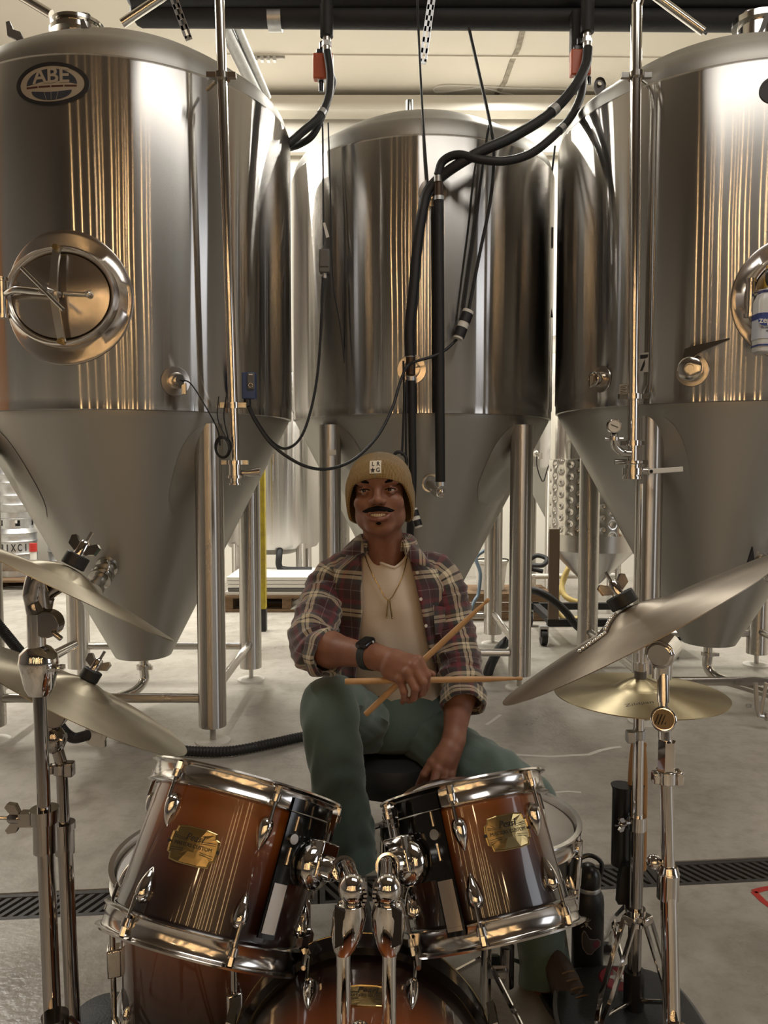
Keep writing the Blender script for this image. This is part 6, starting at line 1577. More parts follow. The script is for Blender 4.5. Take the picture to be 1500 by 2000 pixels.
fn = on_bottle(-0.05); pear = [(-0.016, 0.032), (-0.012, 0.03), (-0.004, 0.016), (0.006, 0.014), (0.016, 0.014), (0.024, 0.006), (0.023, -0.004), (0.014, -0.008), (0.008, -0.012), (0.002, -0.02), (-0.008, -0.02), (-0.017, -0.01), (-0.02, 0.004), (-0.02, 0.022)]
m = MB(); fill(m, [(u, v + 0.118) for u, v in pear], fn, 0.0006, (0, 0.118), 4); s1_ = T.part('sticker', m, pm('sticker_grey', (0.055, 0.05, 0.05, 1), 0.4), smooth=False)
m = MB(); m.patch([(u * 1.08, v * 1.08 + 0.118) for u, v in pear], [(u, v + 0.118) for u, v in pear], fn, 0.0008); T.part('sticker_rim', m, pm('sticker_rim_grey', (0.20, 0.18, 0.18, 1), 0.5), s1_, smooth=False)
m = MB(); fill(m, [(0.014 + 0.009 * math.cos(a), 0.121 + 0.009 * math.sin(a)) for a in [2 * PI * k / 20 for k in range(20)]], fn, 0.0010, (0.014, 0.121), 3); T.part('sticker_spot', m, pm('sticker_maroon', (0.12, 0.025, 0.03, 1), 0.5), s1_, smooth=False)
fn = on_bottle(-0.35); MK = pm('mark_grey', (0.30, 0.29, 0.28, 1), 0.4)
m = MB()
for k in range(5):
    a = PI / 2 + (k - 2) * 0.38; c_, s_ = math.cos(a), math.sin(a)
    m.raw([fn(0.004 * c_ - 0.0008 * s_, 0.172 + 0.004 * s_ + 0.0008 * c_, 0.0008), fn(0.004 * c_ + 0.0008 * s_, 0.172 + 0.004 * s_ - 0.0008 * c_, 0.0008), fn(0.014 * c_ + 0.0008 * s_, 0.172 + 0.014 * s_ - 0.0008 * c_, 0.0008), fn(0.014 * c_ - 0.0008 * s_, 0.172 + 0.014 * s_ + 0.0008 * c_, 0.0008)], [(0, 1, 2, 3)])
for (p, q) in (((0.004, 0.172), (-0.012, 0.158)), ((-0.004, 0.172), (0.012, 0.158)), ((0, 0.174), (0, 0.162))):
    d = Vector((q[0] - p[0], q[1] - p[1])).normalized() * 0.0012; m.raw([fn(p[0] - d.y, p[1] + d.x, 0.0008), fn(p[0] + d.y, p[1] - d.x, 0.0008), fn(q[0] + d.y, q[1] - d.x, 0.0008), fn(q[0] - d.y, q[1] + d.x, 0.0008)], [(0, 1, 2, 3)])
T.part('printed_emblem', m, MK, bb, smooth=False)
# gig bag with a star patch
BAG = pm('bag_nylon', (0.012, 0.013, 0.015, 1), 0.6, bump=0.2, bscale=200); BAGG = pm('bag_grey', (0.12, 0.12, 0.115, 1), 0.7)
g0 = F(1212, 1935, 0.075); T = Thing('gig_bag', 'black and grey gig bag with a red star patch on the floor', 'bag', (g0.x, g0.y, 0))
ol = [(-0.13, -0.24), (0.02, -0.30), (0.13, -0.26), (0.155, -0.10), (0.13, 0.06), (0.03, 0.105), (-0.10, 0.085), (-0.15, -0.02), (-0.155, -0.15)]
olc = [(p.x, p.y) for p in catmull([V(u, v, 0) for u, v in ol], 5, closed=True)]
m = MB(); m.loft([[V(g0.x + u * t, g0.y - 0.07 + (v + 0.07) * t, z) for u, v in olc] for t, z in ((0.95, 0.002), (1.0, 0.012), (1.0, 0.05), (0.96, 0.066), (0.85, 0.073), (0.4, 0.076))]); T.part('body', m, BAG)
m = MB(); m.tube([V(g0.x + u, g0.y + v, 0.055) for u, v in olc], 0.006, 8, closed=True); T.part('piping', m, BAGG)
m = MB(); pz = 0.0755; rp = F(1207, 1912, pz)
m.lathe([(0.0, pz + 0.002), (0.040, pz + 0.002), (0.043, pz - 0.001)], 40, Matrix.Translation((rp.x, rp.y, 0))); pt_ = T.part('patch', m, pm('patch_red', (0.20, 0.012, 0.02, 1), 0.6), label='red round patch')
m = MB(); star = []
for k in range(10):
    a = PI / 2 + k * PI / 5 + 0.1; r_ = 0.030 if k % 2 == 0 else 0.0125; star.append((rp.x + r_ * math.cos(a), rp.y + 0.0 + r_ * math.sin(a)))
ci = m.av((rp.x, rp.y, pz + 0.009)); ids = [m.av((u, v, pz + 0.0028)) for u, v in star]
for k in range(10): m.f.append((ids[k], ids[(k + 1) % 10], ci))
T.part('star', m, pm('star_silver', (0.55, 0.54, 0.52, 1), 0.4, 0.3), pt_, smooth=False, label='raised silver five-pointed star')
m = MB(); q = F(215, 2020, 0.03); m.loft([[q + V(0.09 * math.cos(a) * t, 0.08 * math.sin(a) * t, z) for a in [2 * PI * k / 24 for k in range(24)]] for t, z in ((0.9, -0.03), (1.0, -0.02), (1.0, 0.02), (0.8, 0.05), (0.4, 0.06))]); solo('soft_case', m, BAG, 'black soft case on the floor at the bottom left', 'bag', V(q.x, q.y, 0))
# ------------------------------------------------------------------ the seated drummer
SKIN, nt, b = new_mat('skin')
tc = nd(nt, 'ShaderNodeTexCoord'); n = nd(nt, 'ShaderNodeTexNoise'); setin(n, Scale=28.0, Detail=4.0); nt.links.new(tc.outputs['Object'], n.inputs['Vector'])
r = nd(nt, 'ShaderNodeValToRGB'); r.color_ramp.elements[0].position = 0.3; r.color_ramp.elements[0].color = (0.175, 0.072, 0.042, 1); r.color_ramp.elements[1].position = 0.7; r.color_ramp.elements[1].color = (0.235, 0.105, 0.064, 1)
nt.links.new(n.outputs['Fac'], r.inputs[0]); nt.links.new(r.outputs[0], b.inputs['Base Color'])
b.inputs['Specular IOR Level'].default_value = 0.35; setin(b, Roughness=0.5); b.inputs['Subsurface Weight'].default_value = 0.08; b.inputs['Subsurface Radius'].default_value = (0.01, 0.004, 0.002)
HAIR = pm('dark_hair', (0.008, 0.0055, 0.0045, 1), 0.8, bump=0.6, bscale=500, spec=0.12)
TEETH = pm('teeth', (0.78, 0.68, 0.54, 1), 0.25); LIPS = pm('lips', (0.20, 0.07, 0.05, 1), 0.4); MOUTH = pm('mouth_inside', (0.03, 0.008, 0.007, 1), 0.6)
EYEW = pm('eye_white_shaded', (0.34, 0.30, 0.27, 1), 0.25); IRIS = pm('iris', (0.012, 0.007, 0.004, 1), 0.1)  # eye white darkened to carry the brow's shade
TEE = pm('cream_cotton', (0.58, 0.49, 0.40, 1), 0.85, bump=0.12, bscale=500, sheen=0.2)
PANTS = pm('green_twill', (0.072, 0.112, 0.094, 1), 0.8, bump=0.2, bscale=450, var=0.12, vscale=9, sheen=0.25)
def plaid_mat():
    m, nt, b = new_mat('plaid_flannel')
    at = nd(nt, 'ShaderNodeAttribute', attribute_name='uvw'); sp = nd(nt, 'ShaderNodeSeparateXYZ'); nt.links.new(at.outputs['Vector'], sp.inputs[0])
    outs = []
    MAR, CHA, TAN, BLK, RED_, WHT = (0.042, 0.010, 0.014, 1), (0.034, 0.032, 0.030, 1), (0.50, 0.42, 0.29, 1), (0.008, 0.006, 0.006, 1), (0.13, 0.016, 0.024, 1), (0.32, 0.27, 0.25, 1)
    st = [(0.0, MAR), (0.10, WHT), (0.112, MAR), (0.28, CHA), (0.40, TAN), (0.49, BLK), (0.52, TAN), (0.61, CHA), (0.74, RED_), (0.86, MAR)]
    for k, off in ((0, 0.0), (1, 0.4)):
        mul = nd(nt, 'ShaderNodeMath', operation='MULTIPLY_ADD'); mul.inputs[1].default_value = 1 / 0.104; mul.inputs[2].default_value = 20 + off; nt.links.new(sp.outputs[k], mul.inputs[0])
        fr = nd(nt, 'ShaderNodeMath', operation='FRACT'); nt.links.new(mul.outputs[0], fr.inputs[0])
        r = nd(nt, 'ShaderNodeValToRGB'); r.color_ramp.interpolation = 'CONSTANT'; el = r.color_ramp.elements
        while len(el) < len(st): el.new(0.5)
        for e, (p, c) in zip(el, st): e.position = p; e.color = c
        nt.links.new(fr.outputs[0], r.inputs[0]); outs.append(r)
    mx = nd(nt, 'ShaderNodeMix', data_type='RGBA'); mx.inputs[0].default_value = 0.5
    nt.links.new(outs[0].outputs[0], mx.inputs[6]); nt.links.new(outs[1].outputs[0], mx.inputs[7]); nt.links.new(mx.outputs[2], b.inputs['Base Color'])
    setin(b, Roughness=0.85); b.inputs['Sheen Weight'].default_value = 0.3
    tc = nd(nt, 'ShaderNodeTexCoord'); n = nd(nt, 'ShaderNodeTexNoise'); setin(n, Scale=350.0, Detail=2.0); nt.links.new(tc.outputs['Object'], n.inputs['Vector'])
    bp = nd(nt, 'ShaderNodeBump'); setin(bp, Strength=0.2, Distance=0.002); nt.links.new(n.outputs['Fac'], bp.inputs['Height']); nt.links.new(bp.outputs[0], b.inputs['Normal'])
    return m
PLAID = plaid_mat()
def knit_mat():
    m, nt, b = new_mat('mustard_rib_knit')
    at = nd(nt, 'ShaderNodeAttribute', attribute_name='uvw'); sp = nd(nt, 'ShaderNodeSeparateXYZ'); nt.links.new(at.outputs['Vector'], sp.inputs[0])
    mul = nd(nt, 'ShaderNodeMath', operation='MULTIPLY'); mul.inputs[1].default_value = 150.0; nt.links.new(sp.outputs[0], mul.inputs[0])
    sn_ = nd(nt, 'ShaderNodeMath', operation='SINE'); nt.links.new(mul.outputs[0], sn_.inputs[0])
    mul2 = nd(nt, 'ShaderNodeMath', operation='MULTIPLY'); mul2.inputs[1].default_value = 1900.0; nt.links.new(sp.outputs[1], mul2.inputs[0])
    s2 = nd(nt, 'ShaderNodeMath', operation='SINE'); nt.links.new(mul2.outputs[0], s2.inputs[0])
    ad = nd(nt, 'ShaderNodeMath', operation='MULTIPLY_ADD'); ad.inputs[1].default_value = 0.35; nt.links.new(s2.outputs[0], ad.inputs[0]); nt.links.new(sn_.outputs[0], ad.inputs[2])
    bp = nd(nt, 'ShaderNodeBump'); setin(bp, Strength=0.9, Distance=0.0022); nt.links.new(ad.outputs[0], bp.inputs['Height']); nt.links.new(bp.outputs[0], b.inputs['Normal'])
    r = nd(nt, 'ShaderNodeValToRGB'); r.color_ramp.elements[0].color = (0.25, 0.135, 0.014, 1); r.color_ramp.elements[1].color = (0.37, 0.21, 0.026, 1)
    mr = nd(nt, 'ShaderNodeMapRange'); setin(mr, From_Min=-1.0, From_Max=1.0); nt.links.new(sn_.outputs[0], mr.inputs[0]); nt.links.new(mr.outputs[0], r.inputs[0]); nt.links.new(r.outputs[0], b.inputs['Base Color'])
    setin(b, Roughness=0.9); b.inputs['Sheen Weight'].default_value = 0.3
    return m
KNIT = knit_mat()

# --- signed-distance modelling: smooth unions on a voxel grid, surfaced with surface nets
class SDF:
    def __init__(s, lo, hi, h):
        s.lo = np.array(lo, float); s.h = h
        s.n = np.ceil((np.array(hi) - s.lo) / h).astype(int) + 1
        s.f = np.full(s.n, 1.0, np.float32)
        s.ax = [s.lo[i] + h * np.arange(s.n[i]) for i in range(3)]
    def box(s, lo, hi, pad):
        a = np.clip(np.floor((np.array(lo) - pad - s.lo) / s.h).astype(int), 0, s.n - 1)
        b = np.clip(np.ceil((np.array(hi) + pad - s.lo) / s.h).astype(int) + 1, 1, s.n)
        sl = tuple(slice(a[i], max(b[i], a[i] + 1)) for i in range(3))
        g = np.meshgrid(*[s.ax[i][sl[i]] for i in range(3)], indexing='ij', sparse=True)
        return sl, g
    def _mix(s, sl, d, k, op):
        cur = s.f[sl]; d = d.astype(np.float32)
        if op == 'add':
            h = np.clip(0.5 + 0.5 * (cur - d) / k, 0, 1); s.f[sl] = cur * (1 - h) + d * h - k * h * (1 - h)
        else:
            h = np.clip(0.5 - 0.5 * (cur + d) / k, 0, 1); s.f[sl] = cur * (1 - h) + (-d) * h + k * h * (1 - h)
    def ell(s, c, r, k=0.01, op='add', R=None):
        r = np.array(r if hasattr(r, '__len__') else (r, r, r), float); c = np.array(c, float)
        m = r.max(); sl, g = s.box(c - m, c + m, 3 * k + 4 * s.h + 0.012)
        x = [g[i] - c[i] for i in range(3)]
        if R is not None:
            x = [sum(R[j][i] * x[j] for j in range(3)) for i in range(3)]
        k0 = np.sqrt(sum((x[i] / r[i]) ** 2 for i in range(3))); k1 = np.sqrt(sum((x[i] / r[i] ** 2) ** 2 for i in range(3))) + 1e-9
        s._mix(sl, k0 * (k0 - 1) / k1, k, op)
    def cap(s, a, b, ra, rb=None, k=0.008, op='add'):
        rb = ra if rb is None else rb; a = np.array(a, float); b = np.array(b, float); m = max(ra, rb)
        sl, g = s.box(np.minimum(a, b) - m, np.maximum(a, b) + m, 3 * k + 4 * s.h + 0.012)
        d = b - a; L2 = d.dot(d) + 1e-12
        t = np.clip(sum((g[i] - a[i]) * d[i] for i in range(3)) / L2, 0, 1)
        q = np.sqrt(sum((g[i] - a[i] - t * d[i]) ** 2 for i in range(3)))
        s._mix(sl, q - (ra + (rb - ra) * t), k, op)
    def chain(s, pts, rs, k=0.008):
        for i in range(len(pts) - 1):
            s.cap(pts[i], pts[i + 1], rs[i], rs[i + 1], k)
    def surface(s):
        f = s.f; ins = f < 0
        c = [ins[i:ins.shape[0] - 1 + i, j:ins.shape[1] - 1 + j, k:ins.shape[2] - 1 + k] for i in (0, 1) for j in (0, 1) for k in (0, 1)]
        cnt = sum(q.astype(np.int8) for q in c)
        act = (cnt > 0) & (cnt < 8)
        idx = np.full(act.shape, -1, np.int64); I = np.argwhere(act); idx[act] = np.arange(len(I))
        pos = np.zeros((len(I), 3)); w = np.zeros(len(I))
        corners = np.array([(i, j, k) for i in (0, 1) for j in (0, 1) for k in (0, 1)])
        fv = [f[I[:, 0] + q[0], I[:, 1] + q[1], I[:, 2] + q[2]] for q in corners]
        for a in range(8):
            for b in range(a + 1, 8):
                if np.abs(corners[a] - corners[b]).sum() != 1: continue
                m = (fv[a] < 0) != (fv[b] < 0)
                t = np.where(m, fv[a] / (fv[a] - fv[b] + 1e-12), 0)
                p = corners[a] + t[:, None] * (corners[b] - corners[a])
                pos += np.where(m[:, None], p, 0); w += m
        pos = (I + pos / w[:, None]) * s.h + s.lo
        faces = []
        for ax in range(3):
            u, v = [(1, 2), (2, 0), (0, 1)][ax]
            A = [slice(None)] * 3; B = [slice(None)] * 3
            A[ax] = slice(0, -1); B[ax] = slice(1, None)
            e = ins[tuple(A)] != ins[tuple(B)]
            E = np.argwhere(e)
            E = E[(E[:, u] > 0) & (E[:, v] > 0) & (E[:, u] < f.shape[u] - 1) & (E[:, v] < f.shape[v] - 1)]
            fl = ins[tuple(A)][E[:, 0], E[:, 1], E[:, 2]]
            q = []
            for du, dv in ((1, 1), (0, 1), (0, 0), (1, 0)):
                P_ = E.copy(); P_[:, u] -= du; P_[:, v] -= dv; q.append(idx[P_[:, 0], P_[:, 1], P_[:, 2]])
            Q = np.stack(q, 1); Q[~fl] = Q[~fl][:, ::-1]
            faces.append(Q)
        return pos, np.concatenate(faces)

# --- head frame
HO = P(742, 957, 2.12)
HR = (Matrix.Rotation(math.radians(-4.0), 4, 'Z') @ Matrix.Rotation(math.radians(-2.2), 4, 'Y') @ Matrix.Rotation(math.radians(-3.0), 4, 'X'))
HM = Matrix.Translation(HO) @ HR
def H(x, y, z): return HM @ V(x, y, z)
root_loc = V(0.02, 2.22, 0)
PER = Thing('person', 'man in mustard beanie, plaid shirt and green trousers seated holding drumsticks', 'person', root_loc)

S = SDF((-0.13, -0.14, -0.30), (0.13, 0.16, 0.14), 0.002)
S.ell((0, 0.012, 0.028), (0.074, 0.092, 0.066), 0.01)
S.ell((0, -0.022, -0.040), (0.0665, 0.066, 0.078), 0.02)
S.ell((0, -0.004, -0.066), (0.061, 0.064, 0.050), 0.02)
S.ell((0, -0.058, -0.102), (0.034, 0.026, 0.024), 0.022)
for s_ in (-1, 1):
    S.ell((s_ * 0.046, -0.010, -0.078), (0.018, 0.03, 0.024), 0.02)
    S.ell((s_ * 0.043, -0.058, -0.036), (0.024, 0.022, 0.021), 0.016)       # cheeks lifted by the smile
    S.ell((s_ * 0.031, -0.074, 0.019), (0.028, 0.014, 0.010), 0.012)        # brow
S.ell((0, -0.076, 0.03), (0.04, 0.02, 0.03), 0.02)
for s_ in (-1, 1):
    S.ell((s_ * 0.034, -0.092, -0.003), (0.021, 0.018, 0.012), 0.010, 'sub')
S.cap((0, -0.083, 0.006), (0, -0.103, -0.027), 0.008, 0.0115, 0.010)
S.ell((0, -0.106, -0.030), (0.0135, 0.012, 0.0105), 0.006)
for s_ in (-1, 1):
    S.ell((s_ * 0.0145, -0.095, -0.033), (0.0095, 0.011, 0.0085), 0.005)
    S.ell((s_ * 0.0065, -0.104, -0.041), (0.0035, 0.005, 0.003), 0.003, 'sub')
# muzzle, mouth opening and lips
S.ell((0, -0.068, -0.064), (0.040, 0.024, 0.030), 0.014)
S.ell((0, -0.098, -0.0675), (0.031, 0.022, 0.0095), 0.004, 'sub')
up_l = [(-0.037, -0.076, -0.058), (-0.020, -0.090, -0.0605), (0, -0.0945, -0.0595), (0.020, -0.090, -0.0605), (0.037, -0.076, -0.058)]
lo_l = [(-0.037, -0.076, -0.060), (-0.021, -0.088, -0.0755), (0, -0.0915, -0.0800), (0.021, -0.088, -0.0755), (0.037, -0.076, -0.060)]
S.chain(up_l, [0.0025, 0.0042, 0.0046, 0.0042, 0.0025], 0.004)
S.chain(lo_l, [0.0025, 0.0055, 0.0068, 0.0055, 0.0025], 0.004)
for s_ in (-1, 1):      # smile folds
    S.chain([(s_ * 0.024, -0.092, -0.036), (s_ * 0.040, -0.080, -0.050), (s_ * 0.046, -0.070, -0.068)], [0.0025, 0.003, 0.002], 0.004) if False else None
    for (a, b_) in (((s_ * 0.024, -0.096, -0.038), (s_ * 0.041, -0.086, -0.052)), ((s_ * 0.041, -0.086, -0.052), (s_ * 0.046, -0.074, -0.072))):
        S.cap(a, b_, 0.003, 0.003, 0.006, 'sub')
S.ell((0, -0.086, -0.091), (0.022, 0.006, 0.005), 0.008, 'sub')
# eyelids
for s_ in (-1, 1):
    S.chain([(s_ * 0.019, -0.077, -0.001), (s_ * 0.034, -0.0832, 0.0048), (s_ * 0.050, -0.074, -0.0005)], [0.003, 0.0040, 0.003], 0.004)
    S.chain([(s_ * 0.020, -0.077, -0.005), (s_ * 0.034, -0.0815, -0.0098), (s_ * 0.049, -0.073, -0.0042)], [0.003, 0.0040, 0.003], 0.005)
# neck and the top of the chest
NB = HM.inverted() @ P(752, 1110, 2.185)
S.cap((0, 0.022, -0.07), (NB.x, NB.y, NB.z), 0.053, 0.060, 0.02)
S.cap((0.024, -0.01, -0.10), (NB.x + 0.012, NB.y - 0.05, NB.z), 0.016, 0.012, 0.02)
S.cap((-0.024, -0.01, -0.10), (NB.x - 0.012, NB.y - 0.05, NB.z), 0.016, 0.012, 0.02)
S.ell((NB.x, NB.y + 0.005, NB.z - 0.03), (0.10, 0.07, 0.045), 0.03)
hp, hf = S.surface()
verts = [tuple(HM @ Vector(p)) for p in hp]; faces = [tuple(q) for q in hf]

# --- arms and hands, in room space
def v3(p): return (p.x, p.y, p.z)
def arm_sdf(lo, hi): return SDF(lo, hi, 0.0022)
wr1 = P(724, 1281, 1.845); el1 = P(604, 1262, 2.02)
kn = {'index': P(818, 1291, 1.765), 'middle': P(808, 1302, 1.752), 'ring': P(796, 1315, 1.748), 'little': P(782, 1328, 1.755)}
pip = {'index': P(833, 1318, 1.752), 'middle': P(826, 1332, 1.735), 'ring': P(811, 1345, 1.732), 'little': P(789, 1351, 1.742)}
dip = {'index': P(832, 1340, 1.765), 'middle': P(824, 1352, 1.752), 'ring': P(808, 1363, 1.745), 'little': P(790, 1363, 1.755)}
tip = {'index': P(826, 1354, 1.785), 'middle': P(814, 1360, 1.775), 'ring': P(799, 1369, 1.765), 'little': P(786, 1371, 1.772)}
pts = [wr1, el1] + list(kn.values()) + list(tip.values()) + list(pip.values()) + [P(850, 1318, 1.82)]
lo = [min(p[i] for p in pts) - 0.06 for i in range(3)]; hi = [max(p[i] for p in pts) + 0.06 for i in range(3)]
A1 = arm_sdf(lo, hi)
A1.cap(v3(el1), v3(el1.lerp(wr1, 0.35)), 0.043, 0.044, 0.01); A1.cap(v3(el1.lerp(wr1, 0.35)), v3(wr1), 0.044, 0.0275, 0.02)
hand_c = P(770, 1300, 1.80)
A1.cap(v3(wr1), v3(hand_c), 0.027, 0.026, 0.02)
A1.cap(v3(wr1 + V(0, 0, 0.004)), v3(P(772, 1288, 1.80)), 0.026, 0.024, 0.015)
for nme, rr_ in (('index', 0.0125), ('middle', 0.0125), ('ring', 0.0115), ('little', 0.0105)):
    b0 = {'index': P(772, 1286, 1.80), 'middle': P(768, 1293, 1.79), 'ring': P(764, 1302, 1.787), 'little': P(760, 1312, 1.79)}[nme]
    A1.cap(v3(b0), v3(kn[nme]), 0.019, rr_ * 1.05, 0.010)
    A1.cap(v3(kn[nme]), v3(pip[nme]), rr_ * 0.98, rr_ * 0.86, 0.003)
    A1.cap(v3(pip[nme]), v3(dip[nme]), rr_ * 0.86, rr_ * 0.74, 0.003)
    A1.cap(v3(dip[nme]), v3(tip[nme]), rr_ * 0.74, rr_ * 0.62, 0.003)
    A1.ell(v3(kn[nme] + V(0, -0.004, 0.003)), 0.0095, 0.008)
th_ = [P(760, 1290, 1.84), P(795, 1300, 1.835), P(825, 1309, 1.822), P(845, 1317, 1.812)]
A1.chain([v3(p) for p in th_], [0.019, 0.014, 0.0115, 0.008], 0.006)
hp, hf = A1.surface(); b0_ = len(verts); verts += [tuple(p) for p in hp]; faces += [tuple(q + b0_) for q in hf]

el2 = P(905, 1300, 2.13); wr2 = P(886, 1446, 1.985)
kn2 = {'index': P(843, 1490, 1.945), 'middle': P(854, 1502, 1.93), 'ring': P(868, 1510, 1.935), 'little': P(881, 1512, 1.945)}
pip2 = {'index': P(828, 1513, 1.93), 'middle': P(846, 1531, 1.905), 'ring': P(864, 1539, 1.91), 'little': P(880, 1537, 1.925)}
tip2 = {'index': P(816, 1535, 1.945), 'middle': P(838, 1554, 1.925), 'ring': P(856, 1562, 1.93), 'little': P(873, 1557, 1.94)}
pts = [el2, wr2] + list(kn2.values()) + list(tip2.values())
lo = [min(p[i] for p in pts) - 0.065 for i in range(3)]; hi = [max(p[i] for p in pts) + 0.065 for i in range(3)]
A2 = arm_sdf(lo, hi)
m_ = el2.lerp(wr2, 0.4)
A2.cap(v3(el2), v3(m_), 0.045, 0.044, 0.01); A2.cap(v3(m_), v3(wr2), 0.044, 0.0275, 0.02)
A2.cap(v3(wr2), v3(P(868, 1482, 1.955)), 0.0265, 0.028, 0.02)
for nme, rr_ in (('index', 0.0125), ('middle', 0.0125), ('ring', 0.012), ('little', 0.0108)):
    b0 = {'index': P(872, 1462, 1.965), 'middle': P(876, 1464, 1.96), 'ring': P(881, 1466, 1.965), 'little': P(886, 1468, 1.972)}[nme]
    A2.cap(v3(b0), v3(kn2[nme]), 0.02, rr_ * 1.08, 0.012)
    A2.cap(v3(kn2[nme]), v3(pip2[nme]), rr_, rr_ * 0.86, 0.003); A2.cap(v3(pip2[nme]), v3(tip2[nme]), rr_ * 0.86, rr_ * 0.62, 0.003)
    A2.ell(v3(kn2[nme] + V(0, -0.005, 0.002)), 0.009, 0.008)
A2.chain([v3(p) for p in (P(868, 1462, 1.985), P(850, 1486, 1.985), P(838, 1512, 1.975), P(832, 1532, 1.965))], [0.017, 0.0135, 0.0115, 0.008], 0.006)
hp, hf = A2.surface(); b0_ = len(verts); verts += [tuple(p) for p in hp]; faces += [tuple(q + b0_) for q in hf]
# trunk and limbs under the clothes (coarser, hidden)
B = SDF((-0.40, 1.55, 0.0), (0.58, 2.50, 1.06), 0.009)
sh1, sh2 = P(640, 1140, 2.22), P(868, 1130, 2.22)
pel = V(0.03, 2.27, 0.50)
B.ell((0.03, 2.23, 0.80), (0.14, 0.085, 0.17), 0.04); B.ell(v3(pel), (0.12, 0.095, 0.06), 0.04); B.cap(v3(pel), (0.03, 2.24, 0.72), 0.10, 0.11, 0.04)
B.cap(v3(sh1), v3(sh2), 0.045, 0.045, 0.03)
for a, b_, c, d in ((sh1, el1, 0.045, 0.04), (sh2, el2, 0.045, 0.04)): B.cap(v3(a), v3(b_), c, d, 0.02)
hip1, kne1, ank1 = V(-0.05, 2.25, 0.50), P(648, 1372, 1.985), P(690, 1690, 1.935)
hip2, kne2, ank2 = V(0.11, 2.25, 0.49), P(1035, 1572, 1.915), P(1062, 1915, 1.755)
for h_, k_, a_ in ((hip1, kne1, ank1), (hip2, kne2, ank2)):
    B.cap(v3(h_), v3(k_), 0.05, 0.045, 0.03); B.cap(v3(k_), v3(a_), 0.05, 0.035, 0.02)
hp, hf = B.surface(); b0_ = len(verts); verts += [tuple(p) for p in hp]; faces += [tuple(q + b0_) for q in hf]
me = bpy.data.meshes.new('body')
me.from_pydata([(p[0] - root_loc.x, p[1] - root_loc.y, p[2]) for p in verts], [], faces)
me.polygons.foreach_set('use_smooth', np.ones(len(me.polygons), dtype=bool)); me.materials.append(SKIN); me.update()
body = bpy.data.objects.new('body', me); COL.objects.link(body); body.parent = PER.root
sm = body.modifiers.new('smooth', 'SMOOTH'); sm.factor = 0.5; sm.iterations = 3

# --- face details
for s_ in (-1, 1):
    m = MB(HM); m.sphere((s_ * 0.0345, -0.0722, -0.0028), 0.0122, 16, 12); ey = PER.part('eye', m, EYEW, body)
    m = MB(HM); m.sphere((s_ * 0.0345 - 0.0012, -0.0798, -0.0026), (0.0066, 0.0052, 0.0066), 14, 10); PER.part('iris', m, IRIS, body)
    m = MB(HM); m.tube(catmull([V(s_ * 0.0195, -0.0815, -0.0015), V(s_ * 0.034, -0.0868, 0.0022), V(s_ * 0.0495, -0.0775, -0.0010)], 5), 0.0013, 6); PER.part('eyelashes', m, HAIR, body)
    m = MB(HM); br = catmull([V(s_ * 0.014, -0.0885, 0.0155), V(s_ * 0.028, -0.090, 0.0205), V(s_ * 0.043, -0.083, 0.020), V(s_ * 0.056, -0.070, 0.013)], 5)
    m.tube(br, [0.003 + 0.0025 * math.sin(PI * min(1, 0.15 + i / len(br))) for i in range(len(br))], 8); PER.part('eyebrow', m, HAIR, body)
m = MB(HM); rows = []
for i in range(25):
    t = -1 + 2 * i / 24; x = 0.043 * t
    y = -0.0985 + 0.025 * abs(t) ** 1.9; z = -0.0510 - 0.0085 * abs(t) ** 1.5 + 0.002 * max(0, abs(t) - 0.8) / 0.2
    hh = 0.0064 * (1 - abs(t) ** 6) * (1.05 - 0.25 * abs(t)) + 0.001; dd = 0.0045
    rows.append([V(x, y - dd * math.cos(a), z + hh * math.sin(a)) for a in [2 * PI * k / 10 for k in range(10)]])
m.loft(rows); PER.part('moustache', m, HAIR, body, label='dark moustache')
m = MB(HM); rows = []
for i in range(13):
    t = -1 + 2 * i / 12; rows.append([V(0.03 * t, -0.0885 + 0.010 * t * t, -0.0605 + zz) for zz in (0.002, -0.0045 + 0.002 * t * t, -0.0125 + 0.009 * t * t)])
m.quadgrid(rows); PER.part('teeth', m, TEETH, body)
for s_ in (-4, -2, -1, 0, 1, 2, 4):
    t = s_ / 5; m = MB(HM); m.cyl((0.03 * t, -0.0887 + 0.010 * t * t, -0.0585), (0.03 * t, -0.0887 + 0.010 * t * t, -0.0715), 0.0005, n=6); PER.part('tooth_gap', m, MOUTH, body)
m = MB(HM); m.ell = None
m.sphere((0, -0.074, -0.066), (0.031, 0.010, 0.011), 14, 8); PER.part('mouth_hollow', m, MOUTH, body)
m = MB(HM); lp_ = catmull([V(*p) + V(0, -0.0012, 0) for p in lo_l], 5); m.tube(lp_, [0.0012 + 0.0045 * math.sin(PI * i / (len(lp_) - 1)) ** 0.7 for i in range(len(lp_))], 10); PER.part('lower_lip', m, LIPS, body)
m = MB(HM); rows = []
for i in range(9):
    t = -1 + 2 * i / 8; rows.append([V(0.008 * t, -0.0868 - 0.0015 * math.cos(a), -0.0905 + 0.004 * (1 - t * t) * math.sin(a)) for a in [2 * PI * k / 8 for k in range(8)]])
m.loft(rows); PER.part('soul_patch', m, HAIR, body)

